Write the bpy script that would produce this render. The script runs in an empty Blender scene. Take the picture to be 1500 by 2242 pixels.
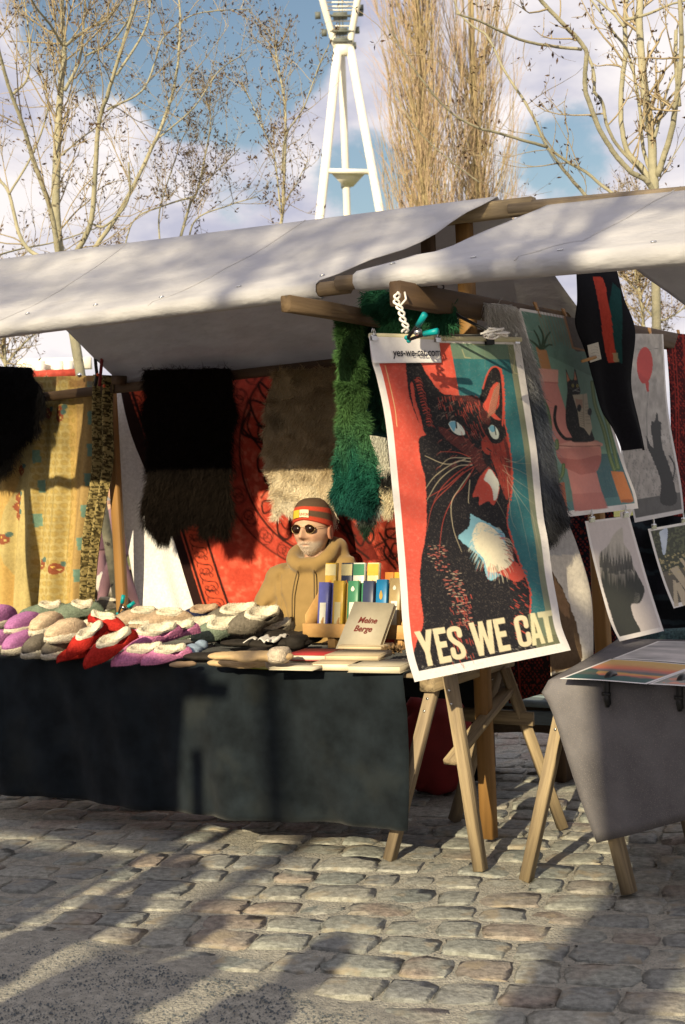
import bpy, math, random
import numpy as np
from mathutils import Vector, Matrix
rng = np.random.default_rng(7); random.seed(7)
sc = bpy.context.scene
COL = sc.collection
PI = math.pi
A3 = lambda *a: np.array(a, float)

# ------------------------------------------------------------------ camera, sky, sun
FPX, CH, PITCH, ROLL = 3090., 1.60, math.radians(1.48), math.radians(2.5)
Fw = A3(0, math.cos(PITCH), -math.sin(PITCH)); R0 = A3(1, 0, 0); U0 = A3(0, math.sin(PITCH), math.cos(PITCH))
CR = math.cos(ROLL)*R0 - math.sin(ROLL)*U0; CU = math.sin(ROLL)*R0 + math.cos(ROLL)*U0
CAM = A3(0, 0, CH)
cam = bpy.data.cameras.new('camera'); camo = bpy.data.objects.new('camera', cam); COL.objects.link(camo)
camo.matrix_world = Matrix(((CR[0], CU[0], -Fw[0], 0), (CR[1], CU[1], -Fw[1], 0), (CR[2], CU[2], -Fw[2], CH), (0, 0, 0, 1)))
cam.sensor_fit = 'VERTICAL'; cam.sensor_height = 36; cam.lens = FPX*36/2242
cam.clip_start = .1; cam.clip_end = 2000
cam.dof.use_dof = True; cam.dof.focus_distance = 6.0; cam.dof.aperture_fstop = 7
sc.camera = camo
SUN_EL, SUN_HEAD = math.radians(24), math.radians(67)      # light travels towards heading 67 deg
sd = A3(math.cos(SUN_HEAD)*math.cos(SUN_EL), math.sin(SUN_HEAD)*math.cos(SUN_EL), -math.sin(SUN_EL))
sl = bpy.data.lights.new('sun', 'SUN'); slo = bpy.data.objects.new('sun', sl); COL.objects.link(slo)
sl.energy = 5.0; sl.angle = math.radians(.6); sl.color = (1, .85, .56)
slo.rotation_euler = Vector(sd).to_track_quat('-Z', 'Y').to_euler(); slo.location = (0, 0, 12)
vs = sc.view_settings
vs.view_transform = 'Standard'; vs.look = 'None'; vs.gamma = 1; vs.use_curve_mapping = False; vs.exposure = 0.6
sc.cycles.max_bounces = 6
w = bpy.data.worlds.new('World'); sc.world = w; w.use_nodes = True
def build_world():
    nt = w.node_tree; N = nt.nodes; Lk = nt.links; N.clear()
    def n(t, **k):
        x = N.new(t)
        for a, b in k.items(): setattr(x, a, b)
        return x
    out = n('ShaderNodeOutputWorld'); tc = n('ShaderNodeTexCoord')
    sky = n('ShaderNodeTexSky', sky_type='NISHITA', sun_disc=False)
    sky.sun_elevation = SUN_EL; sky.sun_rotation = math.radians(203); sky.air_density = 1.2; sky.dust_density = .8
    bg1 = n('ShaderNodeBackground'); bg1.inputs[1].default_value = .062; Lk.new(sky.outputs[0], bg1.inputs[0])
    def math_(op, a, b=None, clamp=False):
        m = n('ShaderNodeMath', operation=op, use_clamp=clamp)
        for i, v in enumerate((a, b)):
            if v is None: continue
            if isinstance(v, (int, float)): m.inputs[i].default_value = v
            else: Lk.new(v, m.inputs[i])
        return m.outputs[0]
    def noise(scale, det, rough, off=(0, 0, 0), sc3=(1, 1, 1), dist=0.):
        mp = n('ShaderNodeMapping'); mp.inputs['Location'].default_value = off; mp.inputs['Scale'].default_value = sc3
        Lk.new(tc.outputs['Generated'], mp.inputs[0])
        t = n('ShaderNodeTexNoise'); t.inputs['Scale'].default_value = scale; t.inputs['Detail'].default_value = det
        t.inputs['Roughness'].default_value = rough; t.inputs['Distortion'].default_value = dist
        Lk.new(mp.outputs[0], t.inputs['Vector']); return t.outputs[0]
    def lobe(d, a, b):                       # 1 inside angle cos>b, 0 outside cos<a
        d = Vector(d).normalized()
        vm = n('ShaderNodeVectorMath', operation='DOT_PRODUCT'); Lk.new(tc.outputs['Generated'], vm.inputs[0]); vm.inputs[1].default_value = d
        mr = n('ShaderNodeMapRange'); mr.interpolation_type = 'SMOOTHSTEP'
        mr.inputs[1].default_value = a; mr.inputs[2].default_value = b; Lk.new(vm.outputs['Value'], mr.inputs[0]); return mr.outputs[0]
    n1 = noise(6.5, 8, .6, (.3, .1, .7), (1, 1, 1.5)); n2 = noise(22, 6, .62, (2, 1, 0), (1, 1, 1.3))
    base = math_('ADD', math_('MULTIPLY', n1, .75), math_('MULTIPLY', n2, .25))
    def pd(x, y):
        v = Fw*FPX+CR*(x-750)-CU*(y-1121); return v/np.linalg.norm(v)
    holes = None
    for (x, y, rd_, am) in ((500, 30, 5.6, .50), (700, -20, 1.6, .12), (620, 110, 1.6, .2), (180, 40, 4.2, .26), (400, 190, 2.4, .26), (790, 400, 2.6, .24), (560, 400, 2.6, .16), (330, 400, 2., .1), (1260, 330, 2.6, .14)):
        lb = math_('MULTIPLY', lobe(pd(x, y), math.cos(math.radians(rd_)), math.cos(math.radians(rd_*.3))), am)
        holes = lb if holes is None else math_('ADD', holes, lb)
    dens = math_('SUBTRACT', math_('ADD', base, .12), holes)
    mr = n('ShaderNodeMapRange'); mr.interpolation_type = 'SMOOTHSTEP'; mr.inputs[1].default_value = .40; mr.inputs[2].default_value = .56; Lk.new(dens, mr.inputs[0])
    ramp = n('ShaderNodeValToRGB'); e = ramp.color_ramp.elements
    e[0].position = .36; e[0].color = (.50, .50, .61, 1); e[1].position = .62; e[1].color = (.92, .86, .85, 1)
    Lk.new(noise(9, 5, .55, (1.3, .4, .2), (1, 1, 2.0)), ramp.inputs[0])
    bg2 = n('ShaderNodeBackground'); bg2.inputs[1].default_value = .74; Lk.new(ramp.outputs[0], bg2.inputs[0])
    mx = n('ShaderNodeMixShader'); Lk.new(mr.outputs[0], mx.inputs[0]); Lk.new(bg1.outputs[0], mx.inputs[1]); Lk.new(bg2.outputs[0], mx.inputs[2])
    Lk.new(mx.outputs[0], out.inputs[0])
build_world()

# ------------------------------------------------------------------ frame of the stall row
TH = math.radians(31.7)
rd = A3(math.cos(TH), -math.sin(TH), 0); nd = A3(math.sin(TH), math.cos(TH), 0); UP = A3(0, 0, 1)
def W(s, q, z): return rd*s + nd*q + UP*z
def ray(x, y):
    v = Fw*FPX + CR*(x-750) - CU*(y-1121); return v/np.linalg.norm(v)
def onz(x, y, z=0.): v = ray(x, y); return CAM + v*((z-CH)/v[2])
def onq(x, y, q): v = ray(x, y); return CAM + v*(q/(v@nd))
def ony(x, y, Y): v = ray(x, y); return CAM + v*(Y/v[1])
def plane(P, nrm):
    P = np.array(P); nrm = np.array(nrm)/np.linalg.norm(nrm)
    def f(x, y):
        v = ray(x, y); return CAM + v*(((P-CAM)@nrm)/(v@nrm))
    f.n = nrm if nrm[1] < 0 else -nrm
    return f
def hang(P, head, tilt=0.):                       # plane holding the level direction `head` (deg), its foot swung by tilt
    h = A3(math.cos(math.radians(head)), math.sin(math.radians(head)), 0)
    side = A3(h[1], -h[0], 0); dn = -UP*math.cos(math.radians(tilt)) + side*math.sin(math.radians(tilt))
    return plane(P, np.cross(h, dn))
def qplane(q): return plane(nd*q, nd)

# ------------------------------------------------------------------ mesh helpers
class MB:
    def __init__(s): s.v = []; s.f = []; s.c = []; s.n = 0; s.hc = False
    def add(s, v, faces, c=None):
        v = np.asarray(v, float).reshape(-1, 3); s.v.append(v)
        if not isinstance(faces, list) or (faces and np.ndim(faces[0]) == 1): faces = [faces]
        for f in faces:
            if len(f) == 0: continue
            if isinstance(f, np.ndarray): s.f.append(f.astype(np.int64)+s.n)
            else:
                by = {}
                for q in f: by.setdefault(len(q), []).append(q)
                for q in by.values(): s.f.append(np.array(q, np.int64)+s.n)
        if c is None: c = np.ones((len(v), 3))
        else:
            s.hc = True; c = np.asarray(c, float)
            if c.ndim == 1: c = np.tile(c, (len(v), 1))
        s.c.append(c); s.n += len(v); return s
    def grid(s, P, c=None, close=False):
        nv, nu = P.shape[:2]; i = np.arange(nv*nu).reshape(nv, nu)
        if close: i = np.concatenate([i, i[:, :1]], 1)
        f = np.stack([i[:-1, :-1], i[:-1, 1:], i[1:, 1:], i[1:, :-1]], -1).reshape(-1, 4)
        return s.add(P.reshape(-1, 3), [f], None if c is None else c.reshape(-1, 3))
    def box(s, c, d, R=None, col=None):
        d = np.array(d)/2.; v = np.array([[x, y, z] for x in (-1, 1) for y in (-1, 1) for z in (-1, 1)])*d
        if R is not None: v = v@np.array(R).T
        return s.add(v+np.array(c), [[(0, 1, 3, 2), (4, 6, 7, 5), (0, 4, 5, 1), (2, 3, 7, 6), (0, 2, 6, 4), (1, 5, 7, 3)]], col)
    def tube(s, P, r, n=6, col=None, caps=True):
        P = np.asarray(P, float); k = len(P); r = np.ones(k)*r if np.ndim(r) == 0 else np.asarray(r, float)
        T = np.gradient(P, axis=0); T /= np.linalg.norm(T, axis=1)[:, None]+1e-9
        a = np.cross(T[0], UP); a = a if np.linalg.norm(a) > .1 else np.cross(T[0], A3(1, 0, 0))
        ang = np.arange(n)*2*PI/n; V = []
        for i in range(k):
            a = a - T[i]*(a@T[i]); a /= np.linalg.norm(a)+1e-9; b = np.cross(T[i], a)
            V.append(P[i] + r[i]*(np.cos(ang)[:, None]*a + np.sin(ang)[:, None]*b))
        V = np.array(V); i = np.arange(k*n).reshape(k, n); i2 = np.concatenate([i, i[:, :1]], 1)
        f = [np.stack([i2[:-1, :-1], i2[:-1, 1:], i2[1:, 1:], i2[1:, :-1]], -1).reshape(-1, 4)]
        if caps: f += [np.array([i[0][::-1]]), np.array([i[-1]])]
        return s.add(V.reshape(-1, 3), f, col)
    def ell(s, c, r, nu=16, nv=10, R=None, col=None):
        t = np.linspace(0.02, PI-.02, nv)[:, None]; p = (np.arange(nu)*2*PI/nu)[None]
        P = np.stack([np.sin(t)*np.cos(p), np.sin(t)*np.sin(p), np.cos(t)*np.ones_like(p)], -1)*np.array(r)
        if R is not None: P = P@np.array(R).T
        i = np.arange(nv*nu).reshape(nv, nu); i2 = np.concatenate([i, i[:, :1]], 1)
        f = [np.stack([i2[1:, :-1], i2[1:, 1:], i2[:-1, 1:], i2[:-1, :-1]], -1).reshape(-1, 4), np.array([i[0]]), np.array([i[-1][::-1]])]
        return s.add((P+np.array(c)).reshape(-1, 3), f, col)
    def mesh(s, name='m'):
        me = bpy.data.meshes.new(name); V = np.concatenate(s.v)
        me.vertices.add(len(V)); me.vertices.foreach_set('co', V.ravel())
        L = np.concatenate([f.ravel() for f in s.f]); cnt = np.concatenate([np.full(len(f), f.shape[1]) for f in s.f])
        me.loops.add(len(L)); me.loops.foreach_set('vertex_index', L)
        me.polygons.add(len(cnt)); me.polygons.foreach_set('loop_start', np.concatenate([[0], np.cumsum(cnt)[:-1]]))
        me.polygons.foreach_set('loop_total', cnt)
        me.update(calc_edges=True); me.validate()
        if s.hc:
            a = me.attributes.new('Col', 'FLOAT_COLOR', 'POINT'); C = np.concatenate(s.c)
            a.data.foreach_set('color', np.concatenate([C, np.ones((len(C), 1))], 1).ravel())
        return me
def obj(name, mb, mat, parent=None, smooth=False, recenter=True):
    me = mb.mesh(name) if isinstance(mb, MB) else mb
    o = bpy.data.objects.new(name, me); COL.objects.link(o)
    if mat:
        if not len(me.materials):
            for m in (mat if isinstance(mat, (list, tuple)) else [mat]): me.materials.append(m)
    if smooth: me.polygons.foreach_set('use_smooth', [True]*len(me.polygons))
    if parent is not None:
        o.parent = parent
        pl = parent['wloc'] if 'wloc' in parent else (0, 0, 0)
        if any(pl): me.transform(Matrix.Translation(-Vector(pl)))
        o['wloc'] = pl
    elif recenter:
        n = len(me.vertices); co = np.empty(n*3); me.vertices.foreach_get('co', co); co = co.reshape(-1, 3)
        b = Vector((float((co[:, 0].min()+co[:, 0].max())/2), float((co[:, 1].min()+co[:, 1].max())/2), float(co[:, 2].min())))
        me.transform(Matrix.Translation(-b)); o.location = b; o['wloc'] = tuple(b)
    return o
def tag(o, label=None, cat=None, group=None, kind=None):
    if label: o['label'] = label
    if cat: o['category'] = cat
    if group: o['group'] = group
    if kind: o['kind'] = kind
    return o
def thing(name, label, cat, loc=(0, 0, 0), group=None):
    o = bpy.data.objects.new(name, None); COL.objects.link(o); o.empty_display_size = .1
    o.location = Vector(loc); o['wloc'] = tuple(float(x) for x in loc); return tag(o, label, cat, group)
def copy_tree(o, parent=None):
    c = o.copy(); COL.objects.link(c)
    if parent is not None: c.parent = parent
    for ch in list(o.children): copy_tree(ch, c)
    return c
def put(o, P, rz=0., rx=0., ry=0., scale=None, label=None, group=None):
    o.location = Vector(P); o.rotation_euler = (rx, ry, rz)
    if scale is not None: o.scale = (scale,)*3 if np.ndim(scale) == 0 else scale
    if label: o['label'] = label
    if group: o['group'] = group
    return o
def beam(name, p0, p1, w_, h_, mat, parent=None, bev=.004, octo=False, roll=0.):
    p0 = np.array(p0, float); p1 = np.array(p1, float); d = p1-p0; L = np.linalg.norm(d); z = d/L
    x = np.cross(z, UP); x = x/np.linalg.norm(x) if np.linalg.norm(x) > .05 else A3(rd[0], rd[1], 0) - z*(rd@z)
    x /= np.linalg.norm(x); y = np.cross(z, x)
    if roll: x, y = x*math.cos(roll)+y*math.sin(roll), y*math.cos(roll)-x*math.sin(roll)
    mb = MB(); k = .30 if octo else .08
    n = max(2, int(L/.25)); zz = np.linspace(0, L, n)
    sec = [(-.5, -.5+k), (-.5+k, -.5), (.5-k, -.5), (.5, -.5+k), (.5, .5-k), (.5-k, .5), (-.5+k, .5), (-.5, .5-k)]
    V = []
    for t in zz:
        jx, jy = (rng.random(2)-.5)*.003
        V += [((a*w_+jx), (b*h_+jy), t) for a, b in sec]
    i = np.arange(n*8).reshape(n, 8); i2 = np.concatenate([i, i[:, :1]], 1)
    mb.add(V, [np.stack([i2[:-1, :-1], i2[:-1, 1:], i2[1:, 1:], i2[1:, :-1]], -1).reshape(-1, 4), np.array([i[0][::-1]]), np.array([i[-1]])])
    me = mb.mesh(name); me.materials.append(mat)
    o = bpy.data.objects.new(name, me); COL.objects.link(o)
    loc = p0.copy()
    if parent is not None:
        o.parent = parent; loc = loc - np.array(parent['wloc'])
    o.matrix_local = Matrix(((x[0], y[0], z[0], loc[0]), (x[1], y[1], z[1], loc[1]), (x[2], y[2], z[2], loc[2]), (0, 0, 0, 1)))
    return o
def catmull(P, n=8):
    P = np.asarray(P, float); Q = np.concatenate([[2*P[0]-P[1]], P, [2*P[-1]-P[-2]]]); out = []
    for i in range(1, len(Q)-2):
        t = np.linspace(0, 1, n, endpoint=False)[:, None]; a, b, c, d = Q[i-1], Q[i], Q[i+1], Q[i+2]
        out.append(.5*(2*b+(c-a)*t+(2*a-5*b+4*c-d)*t*t+(3*b-a-3*c+d)*t**3))
    return np.concatenate(out+[P[-1:]])
def resamp(P, n):
    P = np.asarray(P, float); d = np.concatenate([[0], np.cumsum(np.linalg.norm(np.diff(P, axis=0), axis=1))]); t = np.linspace(0, d[-1], n)
    return np.stack([np.interp(t, d, P[:, k]) for k in range(P.shape[1])], 1)
def _h(ix, iy, s):
    v = np.sin(ix*127.1+iy*311.7+s*74.7)*43758.5453; return v-np.floor(v)
def vn(x, y, s=0):
    x = np.asarray(x, float); y = np.asarray(y, float); ix = np.floor(x); iy = np.floor(y); fx = x-ix; fy = y-iy
    fx = fx*fx*(3-2*fx); fy = fy*fy*(3-2*fy)
    a = _h(ix, iy, s); b = _h(ix+1, iy, s); c = _h(ix, iy+1, s); d = _h(ix+1, iy+1, s)
    return (a*(1-fx)+b*fx)*(1-fy)+(c*(1-fx)+d*fx)*fy
def fbm(x, y, s=0, o=4):
    r = 0; a = .5; t = 0
    for i in range(o): r = r+a*vn(x*2**i, y*2**i, s+i*3.3); t += a; a *= .5
    return r/t
def hairs(P, Nn, length, width, lean=(0, 0, -1), leanamt=.6, jit=.35, col=None, cvar=.25, seg=2, clump=0.):
    """tapering strips rooted at P; returns verts, faces, colours"""
    k = len(P); lean = np.array(lean, float)
    L = length*(.55+.9*rng.random(k))
    d = Nn*(1-leanamt)+lean*leanamt+rng.normal(0, jit, (k, 3)); d /= np.linalg.norm(d, axis=1)[:, None]
    d2 = d*.6+lean*.5+rng.normal(0, jit*.7, (k, 3)); d2 /= np.linalg.norm(d2, axis=1)[:, None]
    if clump: 
        cc = np.stack([vn(P[:, 0]*clump*2+7, P[:, 2]*clump*2, 5)-.5, vn(P[:, 0]*clump*2, P[:, 2]*clump*2, 6)-.5, vn(P[:, 0]*clump*2, P[:, 2]*clump*2, 8)-.5], 1)*2.6
        d = d+cc*.5; d /= np.linalg.norm(d, axis=1)[:, None]; d2 = d2+cc; d2 /= np.linalg.norm(d2, axis=1)[:, None]
    sdv = np.cross(d, rng.normal(0, 1, (k, 3))); sdv /= np.linalg.norm(sdv, axis=1)[:, None]+1e-9
    wv = sdv*width*.5
    m = P+d*L[:, None]*.5; t = m+d2*L[:, None]*.5
    V = np.stack([P-wv, P+wv, m+wv*.8, m-wv*.8, t], 1).reshape(-1, 3)
    b = np.arange(k)[:, None]*5
    F4 = b+np.array([[0, 1, 2, 3]]); F3 = b+np.array([[3, 2, 4]])
    C = None
    if col is not None:
        col = np.asarray(col, float); col = np.tile(col, (k, 1)) if col.ndim == 1 else col
        col = col*(1+(rng.random((k, 1))-.5)*2*cvar); C = np.repeat(np.clip(col, 0, 1), 5, 0)
    return V, [F4, F3], C

# ------------------------------------------------------------------ materials
def mat(name, col=(.5, .5, .5), rough=.8, noise=0., nscale=8., col2=None, bump=0., bscale=60., attr=False, stretch=(1, 1, 1), spec=.3, sheen=0., transl=0., metal=0., bdist=.01, coord='Object', det=5, extra=None, emit=None):
    m = bpy.data.materials.new(name); m.use_nodes = True; nt = m.node_tree; N = nt.nodes; Lk = nt.links
    b = N['Principled BSDF']; b.inputs['Roughness'].default_value = rough; b.inputs['Specular IOR Level'].default_value = spec; b.inputs['Metallic'].default_value = metal
    b.inputs['Base Color'].default_value = (*col, 1)
    if sheen: b.inputs['Sheen Weight'].default_value = sheen
    tc = N.new('ShaderNodeTexCoord'); mp = N.new('ShaderNodeMapping'); mp.inputs['Scale'].default_value = stretch; Lk.new(tc.outputs[coord], mp.inputs[0])
    src = None
    if attr:
        at = N.new('ShaderNodeAttribute'); at.attribute_name = 'Col'; src = at.outputs['Color']
    def mix(a, b_, f, typ='MIX'):
        x = N.new('ShaderNodeMix'); x.data_type = 'RGBA'; x.blend_type = typ
        for s_, v in ((6, a), (7, b_), (0, f)):
            if isinstance(v, (int, float)): x.inputs[s_].default_value = v
            elif isinstance(v, tuple): x.inputs[s_].default_value = (*v, 1)
            else: Lk.new(v, x.inputs[s_])
        return x.outputs[2]
    if noise or col2:
        t = N.new('ShaderNodeTexNoise'); t.inputs['Scale'].default_value = nscale; t.inputs['Detail'].default_value = det; t.inputs['Roughness'].default_value = .62
        Lk.new(mp.outputs[0], t.inputs['Vector'])
        r = N.new('ShaderNodeMapRange'); r.inputs[1].default_value = .32; r.inputs[2].default_value = .68; Lk.new(t.outputs[0], r.inputs[0])
        if col2: src = mix(src if src else tuple(col), tuple(col2), r.outputs[0])
        else:
            r.inputs[3].default_value = 1-noise; r.inputs[4].default_value = 1+noise*.5
            cm = N.new('ShaderNodeCombineColor')
            for i in range(3): Lk.new(r.outputs[0], cm.inputs[i])
            src = mix(src if src else tuple(col), cm.outputs[0], 1., 'MULTIPLY')
    if extra: src = extra(N, Lk, mp.outputs[0], src if src else tuple(col), mix)
    if src: Lk.new(src, b.inputs['Base Color'])
    if bump:
        t2 = N.new('ShaderNodeTexNoise'); t2.inputs['Scale'].default_value = bscale; t2.inputs['Detail'].default_value = 6; Lk.new(mp.outputs[0], t2.inputs['Vector'])
        bp = N.new('ShaderNodeBump'); bp.inputs['Strength'].default_value = bump; bp.inputs['Distance'].default_value = bdist
        Lk.new(t2.outputs[0], bp.inputs['Height']); Lk.new(bp.outputs[0], b.inputs['Normal'])
    if transl:
        tr = N.new('ShaderNodeBsdfTranslucent'); ms = N.new('ShaderNodeMixShader'); ms.inputs[0].default_value = transl
        if src: Lk.new(src, tr.inputs[0])
        else: tr.inputs[0].default_value = (*col, 1)
        Lk.new(b.outputs[0], ms.inputs[1]); Lk.new(tr.outputs[0], ms.inputs[2]); Lk.new(ms.outputs[0], N['Material Output'].inputs[0])
    return m
def speckle(scale, thr, col, w_=.05):
    def f(N, Lk, vec, src, mix):
        t = N.new('ShaderNodeTexNoise'); t.inputs['Scale'].default_value = scale; t.inputs['Detail'].default_value = 3; Lk.new(vec, t.inputs['Vector'])
        r = N.new('ShaderNodeMapRange'); r.inputs[1].default_value = thr; r.inputs[2].default_value = thr+w_; Lk.new(t.outputs[0], r.inputs[0])
        return mix(src, col, r.outputs[0])
    return f
M = {}
M['wood'] = mat('weathered_wood', (.37, .285, .17), .75, col2=(.16, .12, .075), nscale=34, stretch=(1, 1, .06), bump=.8, bscale=55, extra=speckle(11, .60, (.12, .085, .05), .12))
M['wood_old'] = mat('grey_old_wood', (.32, .25, .165), .8, col2=(.14, .105, .07), nscale=30, stretch=(1, 1, .07), bump=.6, bscale=45, extra=speckle(7, .62, (.09, .065, .04)))
M['wood_dark'] = mat('dark_stained_wood', (.10, .06, .032), .7, col2=(.05, .03, .018), nscale=14, stretch=(1, 1, .08), bump=.4, bscale=45)
M['wood_gold'] = mat('varnished_wood', (.30, .16, .05), .55, col2=(.17, .09, .028), nscale=14, stretch=(1, 1, .06), bump=.2, bscale=45)
M['canvas'] = mat('white_canvas', (.52, .515, .54), .9, noise=.12, nscale=3.2, bump=.5, bscale=6, bdist=.04, transl=.24, stretch=(1, 1, 2.5), extra=speckle(3.2, .64, (.43, .42, .43), .2))
M['paint'] = mat('printed_paper', rough=.6, attr=True, noise=.06, nscale=50, spec=.25)
M['cloth_paint'] = mat('printed_cloth', rough=.95, attr=True, noise=.18, nscale=60, spec=.05, bump=.3, bscale=260, bdist=.003)
M['fur'] = mat('fur_hair', rough=.9, attr=True, spec=.05)
M['fleece'] = mat('fleece_wool', rough=.95, attr=True, spec=.03, noise=.3, nscale=110, bump=1., bscale=130, bdist=.006)
M['tcloth'] = mat('blue_black_table_cloth', (.010, .014, .018), .95, noise=.5, nscale=7, bump=.5, bscale=350, bdist=.002, spec=.06, sheen=.08, extra=speckle(3.2, .56, (.024, .027, .026), .3))
M['gcloth'] = mat('grey_brown_table_cloth', (.145, .138, .148), .95, noise=.25, nscale=5, bump=.6, bscale=320, bdist=.003, spec=.05, extra=speckle(260, .56, (.20, .18, .175), .15))
M['white_cloth'] = mat('white_sheet', (.72, .69, .66), .9, noise=.08, nscale=5, bump=.2, bscale=300, bdist=.002, transl=.12)
M['black'] = mat('black_plastic', (.012, .012, .013), .4)
M['blackcloth'] = mat('black_fabric', (.012, .012, .014), .95, bump=.5, bscale=25, bdist=.02, spec=.05)
M['teal'] = mat('teal_plastic', (.0, .25, .27), .4)
M['steel'] = mat('bright_steel', (.6, .6, .6), .25, metal=1.)
M['rope'] = mat('white_cotton_rope', (.75, .72, .68), .9, bump=.8, bscale=400, bdist=.002)
M['tower'] = mat('white_painted_steel', (.80, .76, .68), .5, noise=.05, nscale=.5)
M['towerdark'] = mat('dark_steel_grating', (.12, .13, .12), .6)
M['bark'] = mat('pale_grey_green_bark', (.36, .33, .23), .9, col2=(.23, .22, .155), nscale=5, bump=.8, bscale=14, bdist=.02, extra=speckle(11, .64, (.07, .06, .045), .06))
M['twig'] = mat('brown_twig_bark', (.36, .29, .18), .9, noise=.3, nscale=3)
M['poplar'] = mat('golden_poplar_twig_bark', (.43, .345, .19), .9, col2=(.30, .24, .14), nscale=.6)
M['pinktwig'] = mat('pinkish_fine_twig_bark', (.50, .36, .25), .9, noise=.2, nscale=1)
M['bud'] = mat('brown_spring_bud', (.10, .06, .035), .9, noise=.4, nscale=30)

# ------------------------------------------------------------------ ground
def stone_mat():
    m = bpy.data.materials.new('granite_cobble'); m.use_nodes = True; nt = m.node_tree; N = nt.nodes; Lk = nt.links; b = N['Principled BSDF']
    b.inputs['Roughness'].default_value = .75; b.inputs['Specular IOR Level'].default_value = .3
    g = N.new('ShaderNodeNewGeometry'); oi = N.new('ShaderNodeObjectInfo')
    r = N.new('ShaderNodeValToRGB'); e = r.color_ramp.elements
    e[0].position = 0; e[0].color = (.185, .20, .19, 1); e[1].position = 1; e[1].color = (.275, .275, .245, 1)
    for p, c in ((.2, (.25, .255, .23, 1)), (.42, (.235, .195, .165, 1)), (.5, (.26, .265, .235, 1)), (.72, (.19, .195, .19, 1)), (.88, (.295, .29, .255, 1))):
        x = e.new(p); x.color = c
    def noise(s, d=6):
        t = N.new('ShaderNodeTexNoise'); t.inputs['Scale'].default_value = s; t.inputs['Detail'].default_value = d; Lk.new(g.outputs['Position'], t.inputs['Vector']); return t.outputs[0]
    a = N.new('ShaderNodeMath'); a.operation = 'MULTIPLY_ADD'; a.inputs[1].default_value = .55; Lk.new(noise(2.6, 2), a.inputs[0]); 
    fr = N.new('ShaderNodeMath'); fr.operation = 'FRACT'; Lk.new(oi.outputs['Random'], a.inputs[2]); Lk.new(a.outputs[0], fr.inputs[0]); Lk.new(fr.outputs[0], r.inputs[0])
    mr = N.new('ShaderNodeMapRange'); mr.inputs[1].default_value = .35; mr.inputs[2].default_value = .65; mr.inputs[3].default_value = .68; mr.inputs[4].default_value = 1.22; Lk.new(noise(38), mr.inputs[0])
    mr2 = N.new('ShaderNodeMapRange'); mr2.inputs[1].default_value = .3; mr2.inputs[2].default_value = .7; mr2.inputs[3].default_value = .7; mr2.inputs[4].default_value = 1.2; Lk.new(noise(300, 3), mr2.inputs[0])
    mu = N.new('ShaderNodeMath'); mu.operation = 'MULTIPLY'; Lk.new(mr.outputs[0], mu.inputs[0]); Lk.new(mr2.outputs[0], mu.inputs[1])
    vm = N.new('ShaderNodeVectorMath'); vm.operation = 'SCALE'; Lk.new(r.outputs[0], vm.inputs[0]); Lk.new(mu.outputs[0], vm.inputs['Scale'])
    # sand caught on the lower parts
    mx = N.new('ShaderNodeMix'); mx.data_type = 'RGBA'; dn = N.new('ShaderNodeMapRange'); dn.inputs[1].default_value = .56; dn.inputs[2].default_value = .66; dn.inputs[4].default_value = .7; Lk.new(noise(7, 8), dn.inputs[0])
    Lk.new(dn.outputs[0], mx.inputs[0]); Lk.new(vm.outputs[0], mx.inputs[6]); mx.inputs[7].default_value = (.27, .225, .16, 1); Lk.new(mx.outputs[2], b.inputs['Base Color'])
    bp = N.new('ShaderNodeBump'); bp.inputs['Strength'].default_value = .9; bp.inputs['Distance'].default_value = .006; Lk.new(noise(75, 7), bp.inputs['Height']); Lk.new(bp.outputs[0], b.inputs['Normal'])
    return m
M['stone'] = stone_mat()
M['sand'] = mat('sandy_joint_dirt', (.31, .295, .255), .95, noise=.3, nscale=30, bump=1., bscale=90, bdist=.010, extra=speckle(150, .60, (.11, .12, .12), .04))
M['gravel'] = mat('dark_grit', (.10, .115, .125), .9, noise=.5, nscale=60)
M['lawn'] = mat('spring_grass', (.17, .175, .045), .95, col2=(.10, .11, .03), nscale=1.2, bump=1, bscale=9, bdist=.1, extra=speckle(2.5, .6, (.28, .22, .10), .1))
mb = MB(); mb.grid(np.array([[[-900, -900, -.08], [900, -900, -.08]], [[-900, 900, -.08], [900, 900, -.08]]], float))
tag(obj('ground', mb, M['sand']), kind='structure')
mb = MB(); P0 = W(-60, 10.5, -.02); P1 = W(60, 10.5, -.02)
mb.grid(np.array([[P0, P1], [P0+nd*300, P1+nd*300]]))
tag(obj('lawn', mb, M['lawn']), kind='structure')
A_, B_ = onz(0, 2040), onz(1000, 2242)
def cover(x, y):                                     # sand drifted over the stones in the near left corner
    d = B_-A_; n = A3(d[1], -d[0], 0); n /= np.linalg.norm(n)
    s = (x-A_[0])*n[0]+(y-A_[1])*n[1]
    s = s + (fbm(x*2.2, y*2.2, 3)-.5)*.55
    t = np.clip((s+.10)/.28, 0, 1); return t*t*(3-2*t)
xs = np.linspace(-4.2, 4.2, 300); ys = np.linspace(2.6, 11.5, 300); X, Y = np.meshgrid(xs, ys)
Z = -.0155 + .011*fbm(X*9, Y*9, 1) + cover(X, Y)*(.030+.012*fbm(X*3, Y*3, 9))
mb = MB(); mb.grid(np.stack([X, Y, Z], -1))
pav = tag(obj('pavement', mb, M['sand'], smooth=True, recenter=False), kind='structure')
pav['wloc'] = (0, 0, 0)
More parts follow.
